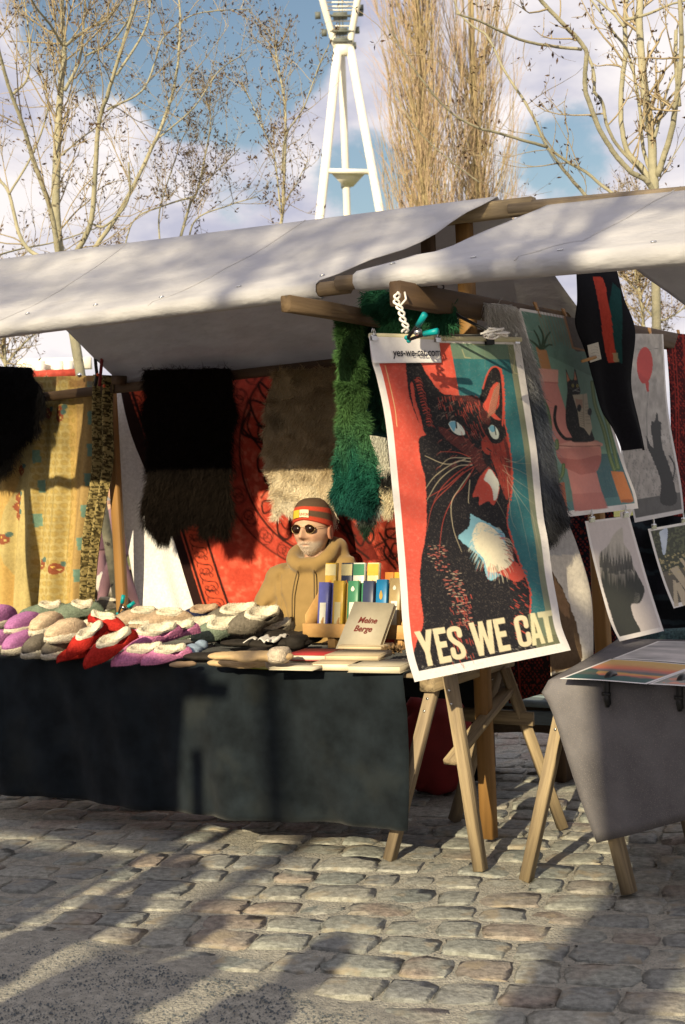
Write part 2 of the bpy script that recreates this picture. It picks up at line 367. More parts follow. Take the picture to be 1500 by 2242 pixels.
def stone_unit(k):
    r = np.random.default_rng(100+k); g = np.array([-1, -.86, -.3, .3, .86, 1.])*.5
    ox = r.normal(0, .036, (6, 6)); oy = r.normal(0, .036, (6, 6)); V = []
    for j, y in enumerate(g):
        for i, x in enumerate(g):
            cx, cy = abs(x)*2, abs(y)*2; cut = .11*(max(cx, .0)**6*max(cy, 0)**6)
            z = -.002-.0035*(cx**4+cy**4)*.6 - .003*(cx**10+cy**10) + r.normal(0, .0016)
            V.append((x*(1-cut)+ox[j, i]*.8, y*(1-cut)+oy[j, i]*.8, z))
    V = np.array(V); idx = np.arange(36).reshape(6, 6)
    mb = MB(); ring = list(idx[0, :])+list(idx[1:, 5])+list(idx[5, 4::-1])+list(idx[4:0:-1, 0])
    f = np.stack([idx[:-1, :-1], idx[:-1, 1:], idx[1:, 1:], idx[1:, :-1]], -1).reshape(-1, 4)
    low = V[ring]*A3(1.03, 1.03, 0)+A3(0, 0, -.06); n0 = 36; m = len(ring)
    sidef = [(ring[(i+1) % m], ring[i], n0+i, n0+(i+1) % m) for i in range(m)]
    mb.add(np.concatenate([V, low]), [f, np.array(sidef)])
    return mb
SU = [stone_unit(k) for k in range(14)]; SM = []
for s_ in SU:
    me = s_.mesh('cobblestone'); me.materials.append(M['stone']); me.polygons.foreach_set('use_smooth', [True]*len(me.polygons)); SM.append(me)
ca = math.radians(-15); c1 = A3(math.cos(ca), math.sin(ca), 0); c2 = A3(-math.sin(ca), math.cos(ca), 0)
def proj(P):
    d = np.asarray(P)-CAM; z = d@Fw; return 750+FPX*(d@CR)/z, 1121-FPX*(d@CU)/z
stones = []; v_ = 2.2; j = 0
while v_ < 11.5:
    hh = .155+.05*rng.random(); u = -5+rng.random()*.2
    while u < 5:
        ll = .125+.13*rng.random(); c = c1*(u+ll/2)+c2*(v_+hh/2+.035*math.sin(u*1.3+j*.2)); u += ll+.006+.012*rng.random()
        if 3.3 < c[1] < 11 and abs(c[0]) < 3.5: stones.append((c, ll, hh-.012-.01*rng.random(), rng.integers(14), rng.normal(0, .035), rng.normal(0, .004), rng.normal(0, .024, 2)))
    v_ += hh+.010; j += 1
def vis(c):
    x, y = proj(c); return -40 < x < 1540 and 1600 < y < 2300
near = sorted([s_ for s_ in stones if vis(s_[0]) and cover(s_[0][0], s_[0][1]) < .85], key=lambda s_: s_[0][1])[:300]
ids = {id(s_) for s_ in near}; rest = MB()
for s_ in stones:
    c, ll, hh, k, rz, dz, tl = s_
    if id(s_) in ids:
        o = bpy.data.objects.new('cobblestone', SM[k]); COL.objects.link(o); o.parent = pav
        o.location = (c[0], c[1], dz); o.rotation_euler = (tl[0], tl[1], ca+rz+(PI if rng.random() < .5 else 0)); o.scale = (ll, hh, 1)
    else:
        a = ca+rz; R = np.array([[math.cos(a), -math.sin(a), 0], [math.sin(a), math.cos(a), 0], [0, 0, 1]])
        u_ = SU[k]; V = (u_.v[0]*A3(ll, hh, 1))@R.T+A3(c[0], c[1], dz); rest.add(V, [u_.f[0], u_.f[1]])
tag(obj('cobblestone', rest, M['stone'], pav, smooth=True), kind='stuff')
# grit
k = 90000; px_ = rng.uniform(-1.8, 2.2, k); py_ = rng.uniform(3.3, 6.6, k); cv = cover(px_, py_); dn = fbm(px_*1.7, py_*1.7, 21)
joint = rng.random(k) < .05
keep = ((rng.random(k) < np.clip((dn-.45)*6+.35*(fbm(px_*9, py_*9, 4)-.5), 0.03, 1)) & (cv > .2)) | joint
px_, py_, cv = px_[keep], py_[keep], cv[keep]; k = len(px_)
pz_ = -.026+.006+cv*(.036+.012*fbm(px_*3, py_*3, 9))+.004
r_ = (.0016+.0045*rng.random(k)**2.5); T = np.array([[1, 0, 0], [-.5, .87, 0], [-.5, -.87, 0], [0, 0, 1.]])
ang = rng.random(k)*6.28; V = T[None]*r_[:, None, None]; ca_, sa_ = np.cos(ang)[:, None], np.sin(ang)[:, None]
V = np.stack([V[..., 0]*ca_-V[..., 1]*sa_, V[..., 0]*sa_+V[..., 1]*ca_, V[..., 2]], -1)+np.stack([px_, py_, pz_], -1)[:, None]
b_ = np.arange(k)[:, None]*4; mb = MB(); mb.add(V.reshape(-1, 3), [b_+np.array([[0, 1, 3]]), b_+np.array([[1, 2, 3]]), b_+np.array([[2, 0, 3]])])
tag(obj('gravel', mb, M['gravel'], recenter=False), 'loose dark grit scattered over the sandy near corner of the cobbles', 'gravel', kind='stuff')
# grass blades on the lawn seen through the gap
k = 9000; q_ = rng.uniform(10.6, 34, k); s_ = -.50*q_ + rng.uniform(-2.6, 2.2, k)*q_/14
P = rd*s_[:, None]+nd*q_[:, None]+UP*-.02
V, F, C = hairs(P, np.tile(UP, (k, 1)), .07, .012, lean=(.2, .1, .9), leanamt=.4, jit=.3, col=(.20, .20, .05), cvar=.5)
mb = MB(); mb.add(V, F, C); tag(obj('grass', mb, M['fur'], recenter=False), 'short spring grass of the park lawn behind the stalls', 'grass', kind='stuff')

# ------------------------------------------------------------------ floodlight mast
tw = thing('floodlight_mast', 'tall white tubular floodlight mast standing behind the stalls', 'floodlight mast', ony(765, 1060, 90)*A3(1, 1, 0))
YT = 90
def leg(name, pts, wpx, Ys, m='tower'):
    P = [ony(x, y, Y) for (x, y), Y in zip(pts, Ys)]; mb = MB(); mb.tube(resamp(P, 10), wpx*.86*YT/3090/2, 14); return obj(name, mb, M[m], tw, smooth=True)
leg('leg', [(678, 640), (699, 491), (740, 108)], 23, (87, 88, 90)); obj('leg', MB().tube([ony(678, 640, 87)*A3(1, 1, 0), ony(678, 640, 87)], .33, 12), M['tower'], tw, True)
leg('leg', [(764, 640), (761, 488), (748, 117)], 19, (95, 94, 91)); obj('leg', MB().tube([ony(764, 640, 95)*A3(1, 1, 0), ony(764, 640, 95)], .28, 12), M['tower'], tw, True)
leg('leg', [(869, 640), (835, 480), (767, 106)], 22, (87, 88, 90)); obj('leg', MB().tube([ony(869, 640, 87)*A3(1, 1, 0), ony(869, 640, 87)], .32, 12), M['tower'], tw, True)
leg('upper_arm', [(738, 108), (731, 90), (706, 0), (678, -120)], 17, (90, 90, 89, 88))
leg('upper_arm', [(768, 108), (767, 90), (783, 0), (806, -120)], 17, (90, 90, 89, 88))
mb = MB(); c0 = ony(752, 107, 90); mb.box(c0, (.95, .5, .8)); obj('junction_block', mb, M['tower'], tw)
mb = MB(); Pa, Pb = ony(716, 374, 88.6), ony(808, 376, 88.6); Pc = (ony(761, 378, 92)); 
mb.tube([Pa, Pb], .16, 8); mb.tube([Pa, Pc], .16, 8); mb.tube([Pb, Pc], .16, 8)
cc = (Pa+Pb+Pc)/3; top = np.array([Pa, Pb, Pc]); V = np.concatenate([top+UP*.12, cc+(top-cc)*.22-UP*.95]); mb.add(V, [[(0, 1, 2)], [(3, 5, 4)], [(0, 3, 4, 1), (1, 4, 5, 2), (2, 5, 3, 0)]])
obj('tie_platform', mb, M['tower'], tw)
mb = MB(); a, b = ony(757, 402, 93.4), ony(758, 411, 93.4); mb.tube([a, b], .33, 12); obj('collar', mb, M['towerdark'], tw)
for y_ in (34, 68, 90):
    for sh in (0,):
        l, r_ = 726-(90-y_)*.16, 772+(90-y_)*.12
        mb = MB(); mb.tube([ony(l, y_, 89.6), ony(r_, y_, 89.6)], .07, 6); mb.tube([ony(l, y_+2, 90.6), ony(r_, y_+2, 90.6)], .05, 6); mb.box(ony((l+r_)/2-3, y_+1, 90), (.9, .9, .22)); obj('rest_platform', mb, M['towerdark'], tw)
for y_ in (5, 14, 22, 46, 57, 80):
    l, r_ = 722-(90-y_)*.18, 774+(90-y_)*.13; mb = MB(); mb.tube([ony(l, y_, 90), ony(r_, y_, 90)], .045, 6); obj('rung', mb, M['tower'], tw)
mb = MB()
for x_ in (745, 752): mb.tube([ony(x_, 100, 90), ony(x_-5, -60, 90)], .04, 5)
obj('ladder', mb, M['towerdark'], tw)
for (x_, y_) in ((789, 28), (790, 18), (781, 66), (774, 100), (696, 34), (710, 72)):
    mb = MB(); mb.box(ony(x_, y_, 90), (.35, .35, .35)); obj('lamp_bracket', mb, M['towerdark'], tw)

# ------------------------------------------------------------------ trees
def limb_px(pts, Y, dy=0.): return catmull([ony(x, y, Y+dy*i/max(1, len(pts)-1)) for i, (x, y) in enumerate(pts)], 6)
def twigs(mbT, mbB, path, r0, n, L, rr, lev, budn, up=.35, spread=1., tmin=.15):
    k = len(path)
    for _ in range(n):
        t = tmin+(1-tmin)*rng.random(); i = min(k-2, int(t*(k-1))); p = path[i]+(path[i+1]-path[i])*rng.random()
        d0 = path[i+1]-path[i]; d0 = d0/(np.linalg.norm(d0)+1e-9)
        d = d0*.55+rng.normal(0, .55, 3)*spread+UP*up; d /= np.linalg.norm(d)
        l = L*(.4+.8*rng.random()); pts = [p]; m = 5 if lev else 4
        for q in range(m):
            d = d+rng.normal(0, .16, 3)+UP*.07; d /= np.linalg.norm(d); pts.append(pts[-1]+d*l/m)
        pts = np.array(pts); rb = min(r0*.6, rr)
        mbT.tube(pts, np.linspace(rb, rb*.35, m+1), 4 if rb > .004 else 3, caps=False)
        if lev: twigs(mbT, mbB, pts, rb, 4 if lev > 1 else 3, l*.5, rb*.6, lev-1, budn, up, spread, .2)
        if budn:
            for __ in range(rng.poisson(budn)):
                a = pts[rng.integers(1, m+1)]+rng.normal(0, .012, 3); s = .011+.014*rng.random(); dd = rng.normal(0, 1, 3)+UP*.4; dd /= np.linalg.norm(dd); sd_ = np.cross(dd, rng.normal(0, 1, 3)); sd_ /= np.linalg.norm(sd_)
                s3 = np.cross(dd, sd_)
                mbB.add([a, a+dd*s+sd_*s*.42, a+dd*s*2.1, a+dd*s-sd_*s*.42, a+dd*s+s3*s*.35], [[(0, 1, 2), (0, 2, 3), (0, 4, 2)]])
def traced_tree(name, label, cat, group, Y, limbs, base, budn, twN, twL, lev=2, dYs=None, budscale=1., bark='bark'):
    root = thing(name, label, cat, base, group); first = True; mt, mbud = MB(), MB()
    for i, (pts, w0, w1, dy) in enumerate(limbs):
        P = limb_px(pts, Y, dy); r0, r1 = w0/2*Y/3090, w1/2*Y/3090
        if i == 0: P = np.concatenate([[np.array(base)], P]) if len(P) else P
        rad = np.linspace(r0, r1, len(P)); m = MB(); 
        P = P+np.stack([fbm(np.arange(len(P))*.5, np.full(len(P), i*3.+j), 4)-.5 for j in range(3)], 1)*r0*.5
        m.tube(P, rad, 10); obj('trunk' if i == 0 else 'limb', m, M[bark], root, smooth=True)
        L_ = np.linalg.norm(np.diff(P, axis=0), axis=1).sum()
        twigs(mt, mbud, P, r0, int(twN*L_), twL, max(.004, r1*.55), lev, budn)
    if mt.n: tag(obj('twigs', mt, M['twig'] if bark == 'bark' else M[bark], root), kind='stuff')
    if mbud.n: tag(obj('buds', mbud, M['bud'], root), kind='stuff')
    return root
Z2 = lambda L: [(x/2, y/2) for x, y in L]
Z3 = lambda L: [(1000+x/3, y/3) for x, y in L]
Y1 = 13.
g0 = lambda x, y, Y: ony(x, y, Y)*A3(1, 1, 0)
limbsL = [(Z2([(268, 1140), (245, 960), (250, 640), (260, 450), (280, 250), (275, 120), (272, -80)]), 22, 8, .5),
 (Z2([(262, 1130), (215, 900), (140, 680), (90, 520), (25, 340), (-20, 150)]), 12, 6, -1),
 (Z2([(290, 1160), (330, 1110), (400, 960), (430, 560), (470, 420), (510, 290), (580, 60), (620, -80)]), 13, 5, -1.),
 (Z2([(330, 1200), (400, 1110), (540, 900), (660, 660), (720, 520), (770, 340), (790, 100), (780, -60)]), 11, 4, .8),
 (Z2([(215, 1150), (100, 1060), (40, 850), (-10, 780)]), 10, 6, .5),
 (Z2([(285, 395), (345, 270), (365, 130), (375, -60)]), 8, 4, .6),
 (Z2([(285, 200), (360, 140), (470, 80), (540, -20)]), 6, 3, .8),
 (Z2([(372, 245), (480, 190), (560, 90), (600, -20)]), 5, 3, -.8),
 (Z2([(275, 200), (220, 110), (150, 20), (120, -60)]), 6, 3, -.8),
 (Z2([(470, 480), (620, 400), (680, 270), (720, 160), (860, 60), (1100, 40)]), 5, 2, 1),
 (Z2([(60, 410), (120, 340), (130, 180), (100, -40)]), 6, 3, .6),
 (Z2([(510, 330), (640, 120), (660, -40)]), 6, 3, .4),
 (Z2([(40, 850), (140, 680), (205, 500), (200, 380), (160, 260)]), 5, 3, .6),
 (Z2([(330, 1140), (390, 990), (460, 990), (560, 880), (565, 710)]), 5, 4, -.6),
 (Z2([(-20, 1120), (90, 1090), (240, 1060), (420, 1000)]), 4, 3, 1), (Z2([(270, 680), (350, 610), (440, 540), (540, 420)]), 4, 2, 1.),
 (Z2([(700, 600), (850, 470), (960, 310), (1080, 230)]), 4, 2, 1.2)]
traced_tree('bare_tree', 'large bare pale-barked tree with many forking limbs behind the left stall', 'tree', 'budding trees behind the stalls', Y1, limbsL, g0(270, 1250, Y1), 1.2, 4.6, 1.1, 2)
limbsS = [(Z2([(1225, 1020), (1240, 880), (1250, 500), (1215, 280), (1200, 150)]), 8, 3, .3), (Z2([(1230, 930), (1200, 680), (1150, 560), (1060, 360)]), 4, 2, .5), (Z2([(1235, 760), (1250, 600), (1330, 470), (1400, 280), (1440, 200)]), 4, 2, -.4), (Z2([(1235, 900), (1300, 800), (1350, 700)]), 3, 2, .5)]
traced_tree('sapling', 'slender young budding tree just left of the white floodlight mast', 'tree', 'budding trees behind the stalls', 14., limbsS, g0(612, 1200, 14), 2.2, 11, .5, 1)
limbsM = [(Z2([(780, 1080), (830, 900), (865, 830), (920, 560), (915, 450)]), 7, 2, .3), (Z2([(850, 860), (720, 900), (590, 960), (540, 1100)]), 4, 3, .5), (Z2([(865, 830), (960, 740), (1050, 650)]), 3, 2, .5), (Z2([(820, 1080), (860, 960), (1000, 900), (1130, 860)]), 4, 2, -.4), (Z2([(700, 1080), (700, 920), (760, 720), (800, 600)]), 4, 2, .4)]
traced_tree('shrubby_tree', 'low twiggy budding tree between the large bare tree and the sapling', 'tree', 'budding trees behind the stalls', 15., limbsM, g0(392, 1200, 15), 1.5, 8, .7, 2)
YR = 10.5
limbsR = [(Z3([(1295, 1200), (1275, 900), (1235, 600), (1205, 300), (1200, 0), (1200, -100)]), 20, 14, .3),
 (Z3([(1320, 1160), (1410, 860), (1450, 600), (1475, 300), (1465, -60)]), 14, 9, -.5),
 (Z3([(1290, 1170), (1225, 980), (1200, 700), (1130, 360), (1020, 200), (930, 60), (860, -30)]), 9, 4, .8),
 (Z3([(1310, 1290), (1250, 1190), (1150, 1130), (1040, 1010), (940, 850), (850, 620), (845, 480), (850, 340), (780, 240), (690, 150), (560, 10), (520, -50)]), 12, 8, -.6),
 (Z3([(820, 325), (600, 300), (430, 265), (300, 210), (150, 140), (0, 90)]), 7, 4, -.6),
 (Z3([(1310, 1600), (1080, 1440), (880, 1310), (800, 1230), (700, 1110), (590, 950), (500, 760), (430, 640), (300, 440), (210, 250), (120, 180), (20, 90), (-20, -20)]), 9, 4, .5),
 (Z3([(595, 965), (430, 920), (260, 870), (120, 830), (-60, 720), (-260, 480), (-400, 250), (-440, 100)]), 7, 2.5, -.6),
 (Z3([(1310, 1500), (1120, 1340), (950, 1215), (850, 1130), (740, 1070), (600, 970)]), 8, 6, .3),
 (Z3([(1305, 1240), (1225, 1110), (1120, 990), (1080, 800), (1085, 560), (1110, 350), (1105, 180), (1115, -50)]), 12, 10, .6),
 (Z3([(1100, 175), (1030, 90), (900, -20)]), 7, 5, .3), (Z3([(1110, 130), (1260, 90), (1400, 30), (1520, 0)]), 7, 4, -.3),
 (Z3([(900, 600), (960, 680), (985, 820), (1060, 960), (1200, 1110), (1300, 1230)]), 7, 8, .2), (Z3([(850, 330), (900, 470), (905, 600)]), 6, 7, 0),
 (Z3([(1300, 900), (1340, 760), (1380, 600), (1440, 480), (1520, 430)]), 8, 3, .4), (Z3([(1330, 1150), (1400, 1060), (1500, 900)]), 3, 2, 0),
 (Z3([(-400, 620), (-260, 850), (-60, 1040), (150, 1200)]), 2.5, 3, 0), (Z3([(1460, 700), (1440, 400), (1440, 200)]), 10, 8, 0)]
traced_tree('bare_tree', 'large pale-trunked budding tree with thick forking stems behind the right canopy', 'tree', 'budding trees behind the stalls', YR, limbsR, g0(1440, 1250, YR), 2.2, 4.2, .55, 1)
# trees low behind the gap on the right and left of the stalls
limbsB = [([(1420, 800), (1400, 640), (1385, 560), (1380, 470)], 8, 4, 0), ([(1400, 660), (1440, 700), (1475, 690), (1540, 640)], 5, 3, .3), ([(1400, 640), (1370, 610), (1340, 560)], 3, 2, .2)]
traced_tree('shrubby_tree', 'pale twiggy bush seen through the gap under the right canopy', 'tree', 'budding trees behind the stalls', 15., limbsB, g0(1440, 1250, 15), .6, 30, .5, 2)
limbsC = [([(20, 860), (8, 760), (12, 700), (30, 640)], 9, 5, 0), ([(10, 800), (60, 745), (120, 700)], 5, 3, .2), ([(12, 800), (-30, 720), (-60, 640)], 5, 3, .2)]
traced_tree('shrubby_tree', 'pale twiggy bush seen under the left end of the canopy', 'tree', 'budding trees behind the stalls', 14., limbsC, g0(30, 1250, 14), .6, 16, .5, 2)
def poplar(cx, wpx, Y, label, n, h=16., seed=0):
    base = g0(cx+18, 1060, Y); root = thing('poplar_tree', label, 'tree', base, 'columnar poplars in the background')
    R_ = wpx/2*Y/3090; mt, mf = MB(), MB()
    mb = MB(); mb.tube([base+UP*t+A3(rng.normal(0, .05), 0, 0) for t in np.linspace(0, h, 9)], np.linspace(.26, .06, 9), 8); obj('trunk', mb, M['poplar'], root, True)
    for _ in range(n):
        z0 = 1.+(h-4)*rng.random(); a = rng.random()*6.28; rr = R_*(.12+.95*rng.random()**.8); l = 2.2+3.2*rng.random()
        p = [base+UP*z0]; out = A3(math.cos(a), math.sin(a), 0)
        ts = np.linspace(0, 1, 7)[1:]
        for t in ts: p.append(base+UP*(z0+l*t)+out*rr*(1-(1-t)**2.2)+rng.normal(0, .045, 3))
        p = np.array(p); mt.tube(p, np.linspace(.018, .006, 7), 4, caps=False)
        for __ in range(9):
            i = rng.integers(1, 6); q = p[i]; d = out*.22+UP+rng.normal(0, .20, 3); d /= np.linalg.norm(d); ll = .6+.9*rng.random()
            mf.tube([q, q+d*ll*.5+rng.normal(0, .03, 3), q+d*ll+rng.normal(0, .05, 3)], [.007, .005, .003], 3, caps=False)
    tag(obj('branches', mt, M['poplar'], root), kind='stuff'); tag(obj('twigs', mf, M['pinktwig'], root), kind='stuff'); return root
poplar(940, 185, 38., 'tall golden bare poplar, the left one of the two right of the mast', 290)
poplar(1055, 200, 40., 'bare poplar with pinkish twigs, the right one of the two right of the mast', 250)

# ------------------------------------------------------------------ stalls
def canopy(parent, prof, sL, sR, n=70, seed=0, zf=None, label=None, rtilt=0.):
    """prof: (q, z, row weight 0 front..1 ridge..2 rear); sL/sR give the two ends per row weight"""
    P = []
    for (q, z, wgt) in prof:
        a, b = sL(wgt), sR(wgt); s = np.linspace(a, b, n); t = np.linspace(0, 1, n)
        k = max(0, math.sin(PI*min(1, max(0, wgt % 1.0001)))) if 0 < wgt < 2 else 0
        zz = z+(zf(s) if zf else 0)
        zz = zz+rtilt*min(wgt, 2-wgt)*(b-s)/(b-a)
        zz = zz-.022*k*np.ones(n)-.012*k*np.sin(t*PI)
        zz = zz+k*.020*(fbm(s*2.2+wgt*1.5, np.full(n, wgt*2.)+seed, seed)-.5)*2+k*.005*np.sin(s*9+wgt*7)+k*.010*(np.abs(fbm(s*1.3+wgt*4, np.full(n, wgt*7.)-s*1.5, seed+4)-.5))*2
        edge = (fbm(np.full(n, 3.3), np.full(n, wgt*4), seed)-.5)*.03
        P.append(rd*s[:, None]+nd*(q+0*s)[:, None]+UP*zz[:, None])
    PP = np.array(P)
    for t_s in (.30, .66):
        c_ = int(t_s*n); ms = MB(); ms.tube(PP[5:-4, c_]+UP*.001, .0035, 5); obj('seam', ms, M['canvas'], parent, True)
    for t_s in np.linspace(.03, .97, 7):
        c_ = min(n-2, int(t_s*n)); q_ = PP[7, c_]+UP*.004; dx_ = PP[7, c_+1]-PP[7, c_]; dx_ /= np.linalg.norm(dx_); dy_ = PP[8, c_]-PP[7, c_]; dy_ /= np.linalg.norm(dy_); th_ = np.linspace(0, 2*PI, 13); me_ = MB(); me_.tube([q_+dx_*.008*math.cos(a)+dy_*.008*math.sin(a) for a in th_], .0025, 5, caps=False); obj('eyelet', me_, M['steel'], parent, True)
    mb = MB(); mb.grid(PP); o = obj('canopy', mb, M['canvas'], parent, smooth=True)
    md = o.modifiers.new('thick', 'SOLIDIFY'); md.thickness = .003
    return o
def profile(qf, zf, qr, zr, qb, zb, r=.036, m=12):
    pr = [(qf+.05, zf+.0, 0), (qf+.04, zf-r*.6, 0), (qf+.01, zf-r, 0), (qf-.022, zf-r*.85, 0), (qf-.040, zf-.012, 0), (qf-.036, zf+.018, 0), (qf-.008, zf+.036, 0.001)]
    for t in np.linspace(0, 1, m)[1:]: pr.append((qf-.008+(qr-qf+.008)*t, zf+.034+(zr+.03-zf-.034)*t, .001+.999*t))
    for t in np.linspace(0, 1, m)[1:]: pr.append((qr+(qb+.01-qr)*t, zr+.03+(zb+.034-zr-.03)*t, 1+t*.999))
    pr += [(qb+.03, zb+.01, 2), (qb+.025, zb-.02, 2)]
    return pr
stL = thing('market_stall', 'long left market stall with white canvas roof above the slippers and furs', 'market stall', W(-4.2, 5.4, 0), 'market stalls')
QF, ZF, QR, ZR, QB, ZB = 4.655, 2.325, 5.38, 2.70, 6.15, 2.195
canopy(stL, profile(QF, ZF, QR, ZR, QB, ZB), lambda w_: -5.42+.06*w_, lambda w_: np.interp(w_, [0, .1, 1, 2], [-2.93, -2.88, -2.50, -2.40]), seed=1, rtilt=.075)
stR = thing('market_stall', 'right market stall with white canvas roof and hanging cat posters', 'market stall', W(-1.6, 5.4, 0), 'market stalls')
canopy(stR, profile(4.62, 2.335, 5.38, 2.665, 6.5, 2.08, r=.040), lambda w_: np.interp(w_, [0, .06, 1, 2], [-2.74, -2.70, -2.24, -1.80]), lambda w_: -.55+0*w_, seed=5, zf=lambda s: -.045*(s+2.74)/1.2)
M['arm'] = mat('dark_brown_beam', (.15, .10, .055), .8, col2=(.085, .055, .03), nscale=14, stretch=(1, 1, .07), bump=.7, bscale=45, extra=speckle(9, .62, (.05, .035, .02)))
M['beamend'] = mat('brown_bar', (.22, .16, .10), .8, col2=(.12, .085, .05), nscale=20, stretch=(1, 1, .07), bump=.7, bscale=45)
wd = M['wood_old']
stN = thing('market_stall', 'neighbouring market stall roof beyond the left edge of the picture', 'market stall', W(-7., 5.4, 0), 'market stalls')
canopy(stN, profile(QF, ZF, QR, ZR, QR+.06, ZR-.04), lambda w_: -8.3+0*w_, lambda w_: -5.62+0*w_, seed=8)
beam('front_bar', W(-8.4, QF, ZF), W(-5.60, QF, ZF), .056, .056, wd, stN, octo=True); beam('ridge_bar', W(-8.4, QR, ZR-.04), W(-5.72, QR, ZR-.04), .05, .06, wd, stN)
for s_ in (-8.2, -5.9): beam('roof_post', W(s_, QR, 0), W(s_, QR, ZR-.04), .06, .06, M['wood_dark'], stN)
beam('front_bar', W(-5.6, QF, ZF), W(-2.80, QF, ZF), .054, .054, M['beamend'], stL, octo=True)
beam('front_bar', W(-2.83, 4.62, 2.335), W(-.4, 4.62, 2.245), .054, .054, M['beamend'], stR, octo=True)
beam('ridge_bar', W(-5.7, QR, ZR+.02), W(-2.34, QR, ZR-.03), .055, .07, M['wood'], stL)
beam('ridge_bar', W(-2.44, QR, ZR-.035), W(-.4, QR, 2.55), .075, .06, wd, stR, octo=True)
beam('rear_bar', W(-6.5, QB, ZB-.07), W(-2.45, QB, ZB), .05, .05, M['wood_dark'], stL)
beam('support_arm', W(-2.90, 4.36, 2.245), W(-2.90, 6.2, 2.215), .045, .06, M['arm'], stL)
beam('support_arm', W(-2.50, 4.48, 2.25), W(-2.50, 8.4, 2.255), .05, .09, M['wood_dark'], stR)
beam('roof_post', W(-2.68, 5.42, 0.02), W(-2.68, 5.42, 2.66), .06, .06, M['wood_gold'], stR)
beam('roof_post', W(-2.80, 5.32, 2.2), W(-2.80, 5.32, 2.66), .05, .05, M['wood_dark'], stL)
a_ = onq(262, 1150, 6.2); sp_ = a_@rd
beam('rear_post', W(sp_-.0, 6.2, 0), W(sp_-.02, 6.2, 2.2), .06, .045, M['wood_gold'], stL)
a_ = onq(1322, 1340, 6.35); sp_ = a_@rd
beam('rear_post', W(sp_, 6.35, 0), W(sp_-.03, 6.35, 2.2), .065, .065, M['wood_gold'], stR)
beam('cross_bar', W(-2.62, 5.4, 2.2), W(-.5, 5.4, 2.2), .04, .05, M['wood_dark'], stR) if False else None

# trestles
def trestle(label, pieces, name='trestle'):
    c = np.mean([p[0] for p in pieces if p[4] == 'leg'], axis=0); root = thing(name, label, 'trestle', c*A3(1, 1, 0), 'wooden trestles under the tables')
    for p0, p1, w_, h_, nm, m in pieces:
        beam(nm, p0, p1, w_, h_, m, root)
        if nm == 'leg':
            for f_ in (.86, .93):
                q_ = p0+(p1-p0)*f_; b_ = MB(); b_.tube([q_-nd*.030, q_+nd*.03], .0055, 8); obj('bolt', b_, M['steel'], root)
    return root
wn = M['wood']
lg = lambda fx, fy, tx, ty, q, nm='leg', w_=.052, h_=.045, m=wn, ext=0: (onz(fx, fy), onq(tx, ty, q)+(onq(tx, ty, q)-onz(fx, fy))*ext, w_, h_, nm, m)
trestle('wooden trestle under the right end of the left table', [
 lg(853, 1880, 950, 1500, 5.03, m=M['wood_old']), lg(1053, 1905, 985, 1480, 5.03), lg(1232, 1812, 1105, 1462, 5.62),
 (W(-3.0, 5.72, 0), W(-2.72, 5.66, .72), .05, .045, 'leg', M['wood_old']),
 (W(-2.71, 4.98, .745), W(-2.71, 5.74, .745), .07, .06, 'top_rail', wn),
 (W(-2.93, 5.66, .50), W(-2.55, 5.64, .50), .02, .06, 'brace', wn),
 (W(-2.66, 5.05, .42), W(-2.66, 5.66, .64), .06, .025, 'brace', wn)])
trestle('wooden trestle under the left end of the grey-clothed table', [
 lg(1152, 1925, 1226, 1575, 4.98, ext=.10), lg(1378, 1955, 1340, 1800, 4.98, ext=1.6, w_=.055),
 (W(-2.24, 5.75, 0), W(-2.08, 5.72, .74), .05, .045, 'leg', M['wood_old']), (W(-1.9, 5.75, 0), W(-2.04, 5.72, .74), .05, .045, 'leg', M['wood_old']),
 (W(-2.06, 4.95, .765), W(-2.06, 5.9, .765), .06, .05, 'top_rail', wn)])
trestle('wooden trestle hidden behind the dark cloth at the far left', [
 (W(-5.2, 5.40, 0), W(-5.02, 5.35, .74), .05, .045, 'leg', wn), (W(-4.8, 5.40, 0), W(-4.98, 5.35, .74), .05, .045, 'leg', wn),
 (W(-5.2, 5.6, 0), W(-5.02, 5.6, .74), .05, .045, 'leg', wn), (W(-4.8, 5.6, 0), W(-4.98, 5.6, .74), .05, .045, 'leg', wn), (W(-5, 4.98, .745), W(-5, 5.7, .745), .06, .05, 'top_rail', wn)])
def boards(label, s0, s1, q0, q1, z, n):
    root = thing('trestle_table', label, 'table', W((s0+s1)/2, (q0+q1)/2, z)); wq = (q1-q0)/n
    for i in range(n): beam('board', W(s0, q0+wq*(i+.5), z), W(s1-.02*rng.random(), q0+wq*(i+.5), z), .018, wq-.006, M['wood_old'], root) if False else beam('board', W(s0, q0+wq*(i+.5), z), W(s1-.02*rng.random(), q0+wq*(i+.5), z), wq-.006, .018, M['wood_old'], root)
boards('long board table carrying the slippers', -5.5, -2.68, 4.955, 5.76, .779, 5)
boards('board table carrying the art prints', -2.12, -.4, 4.90, 6.0, .790, 6)

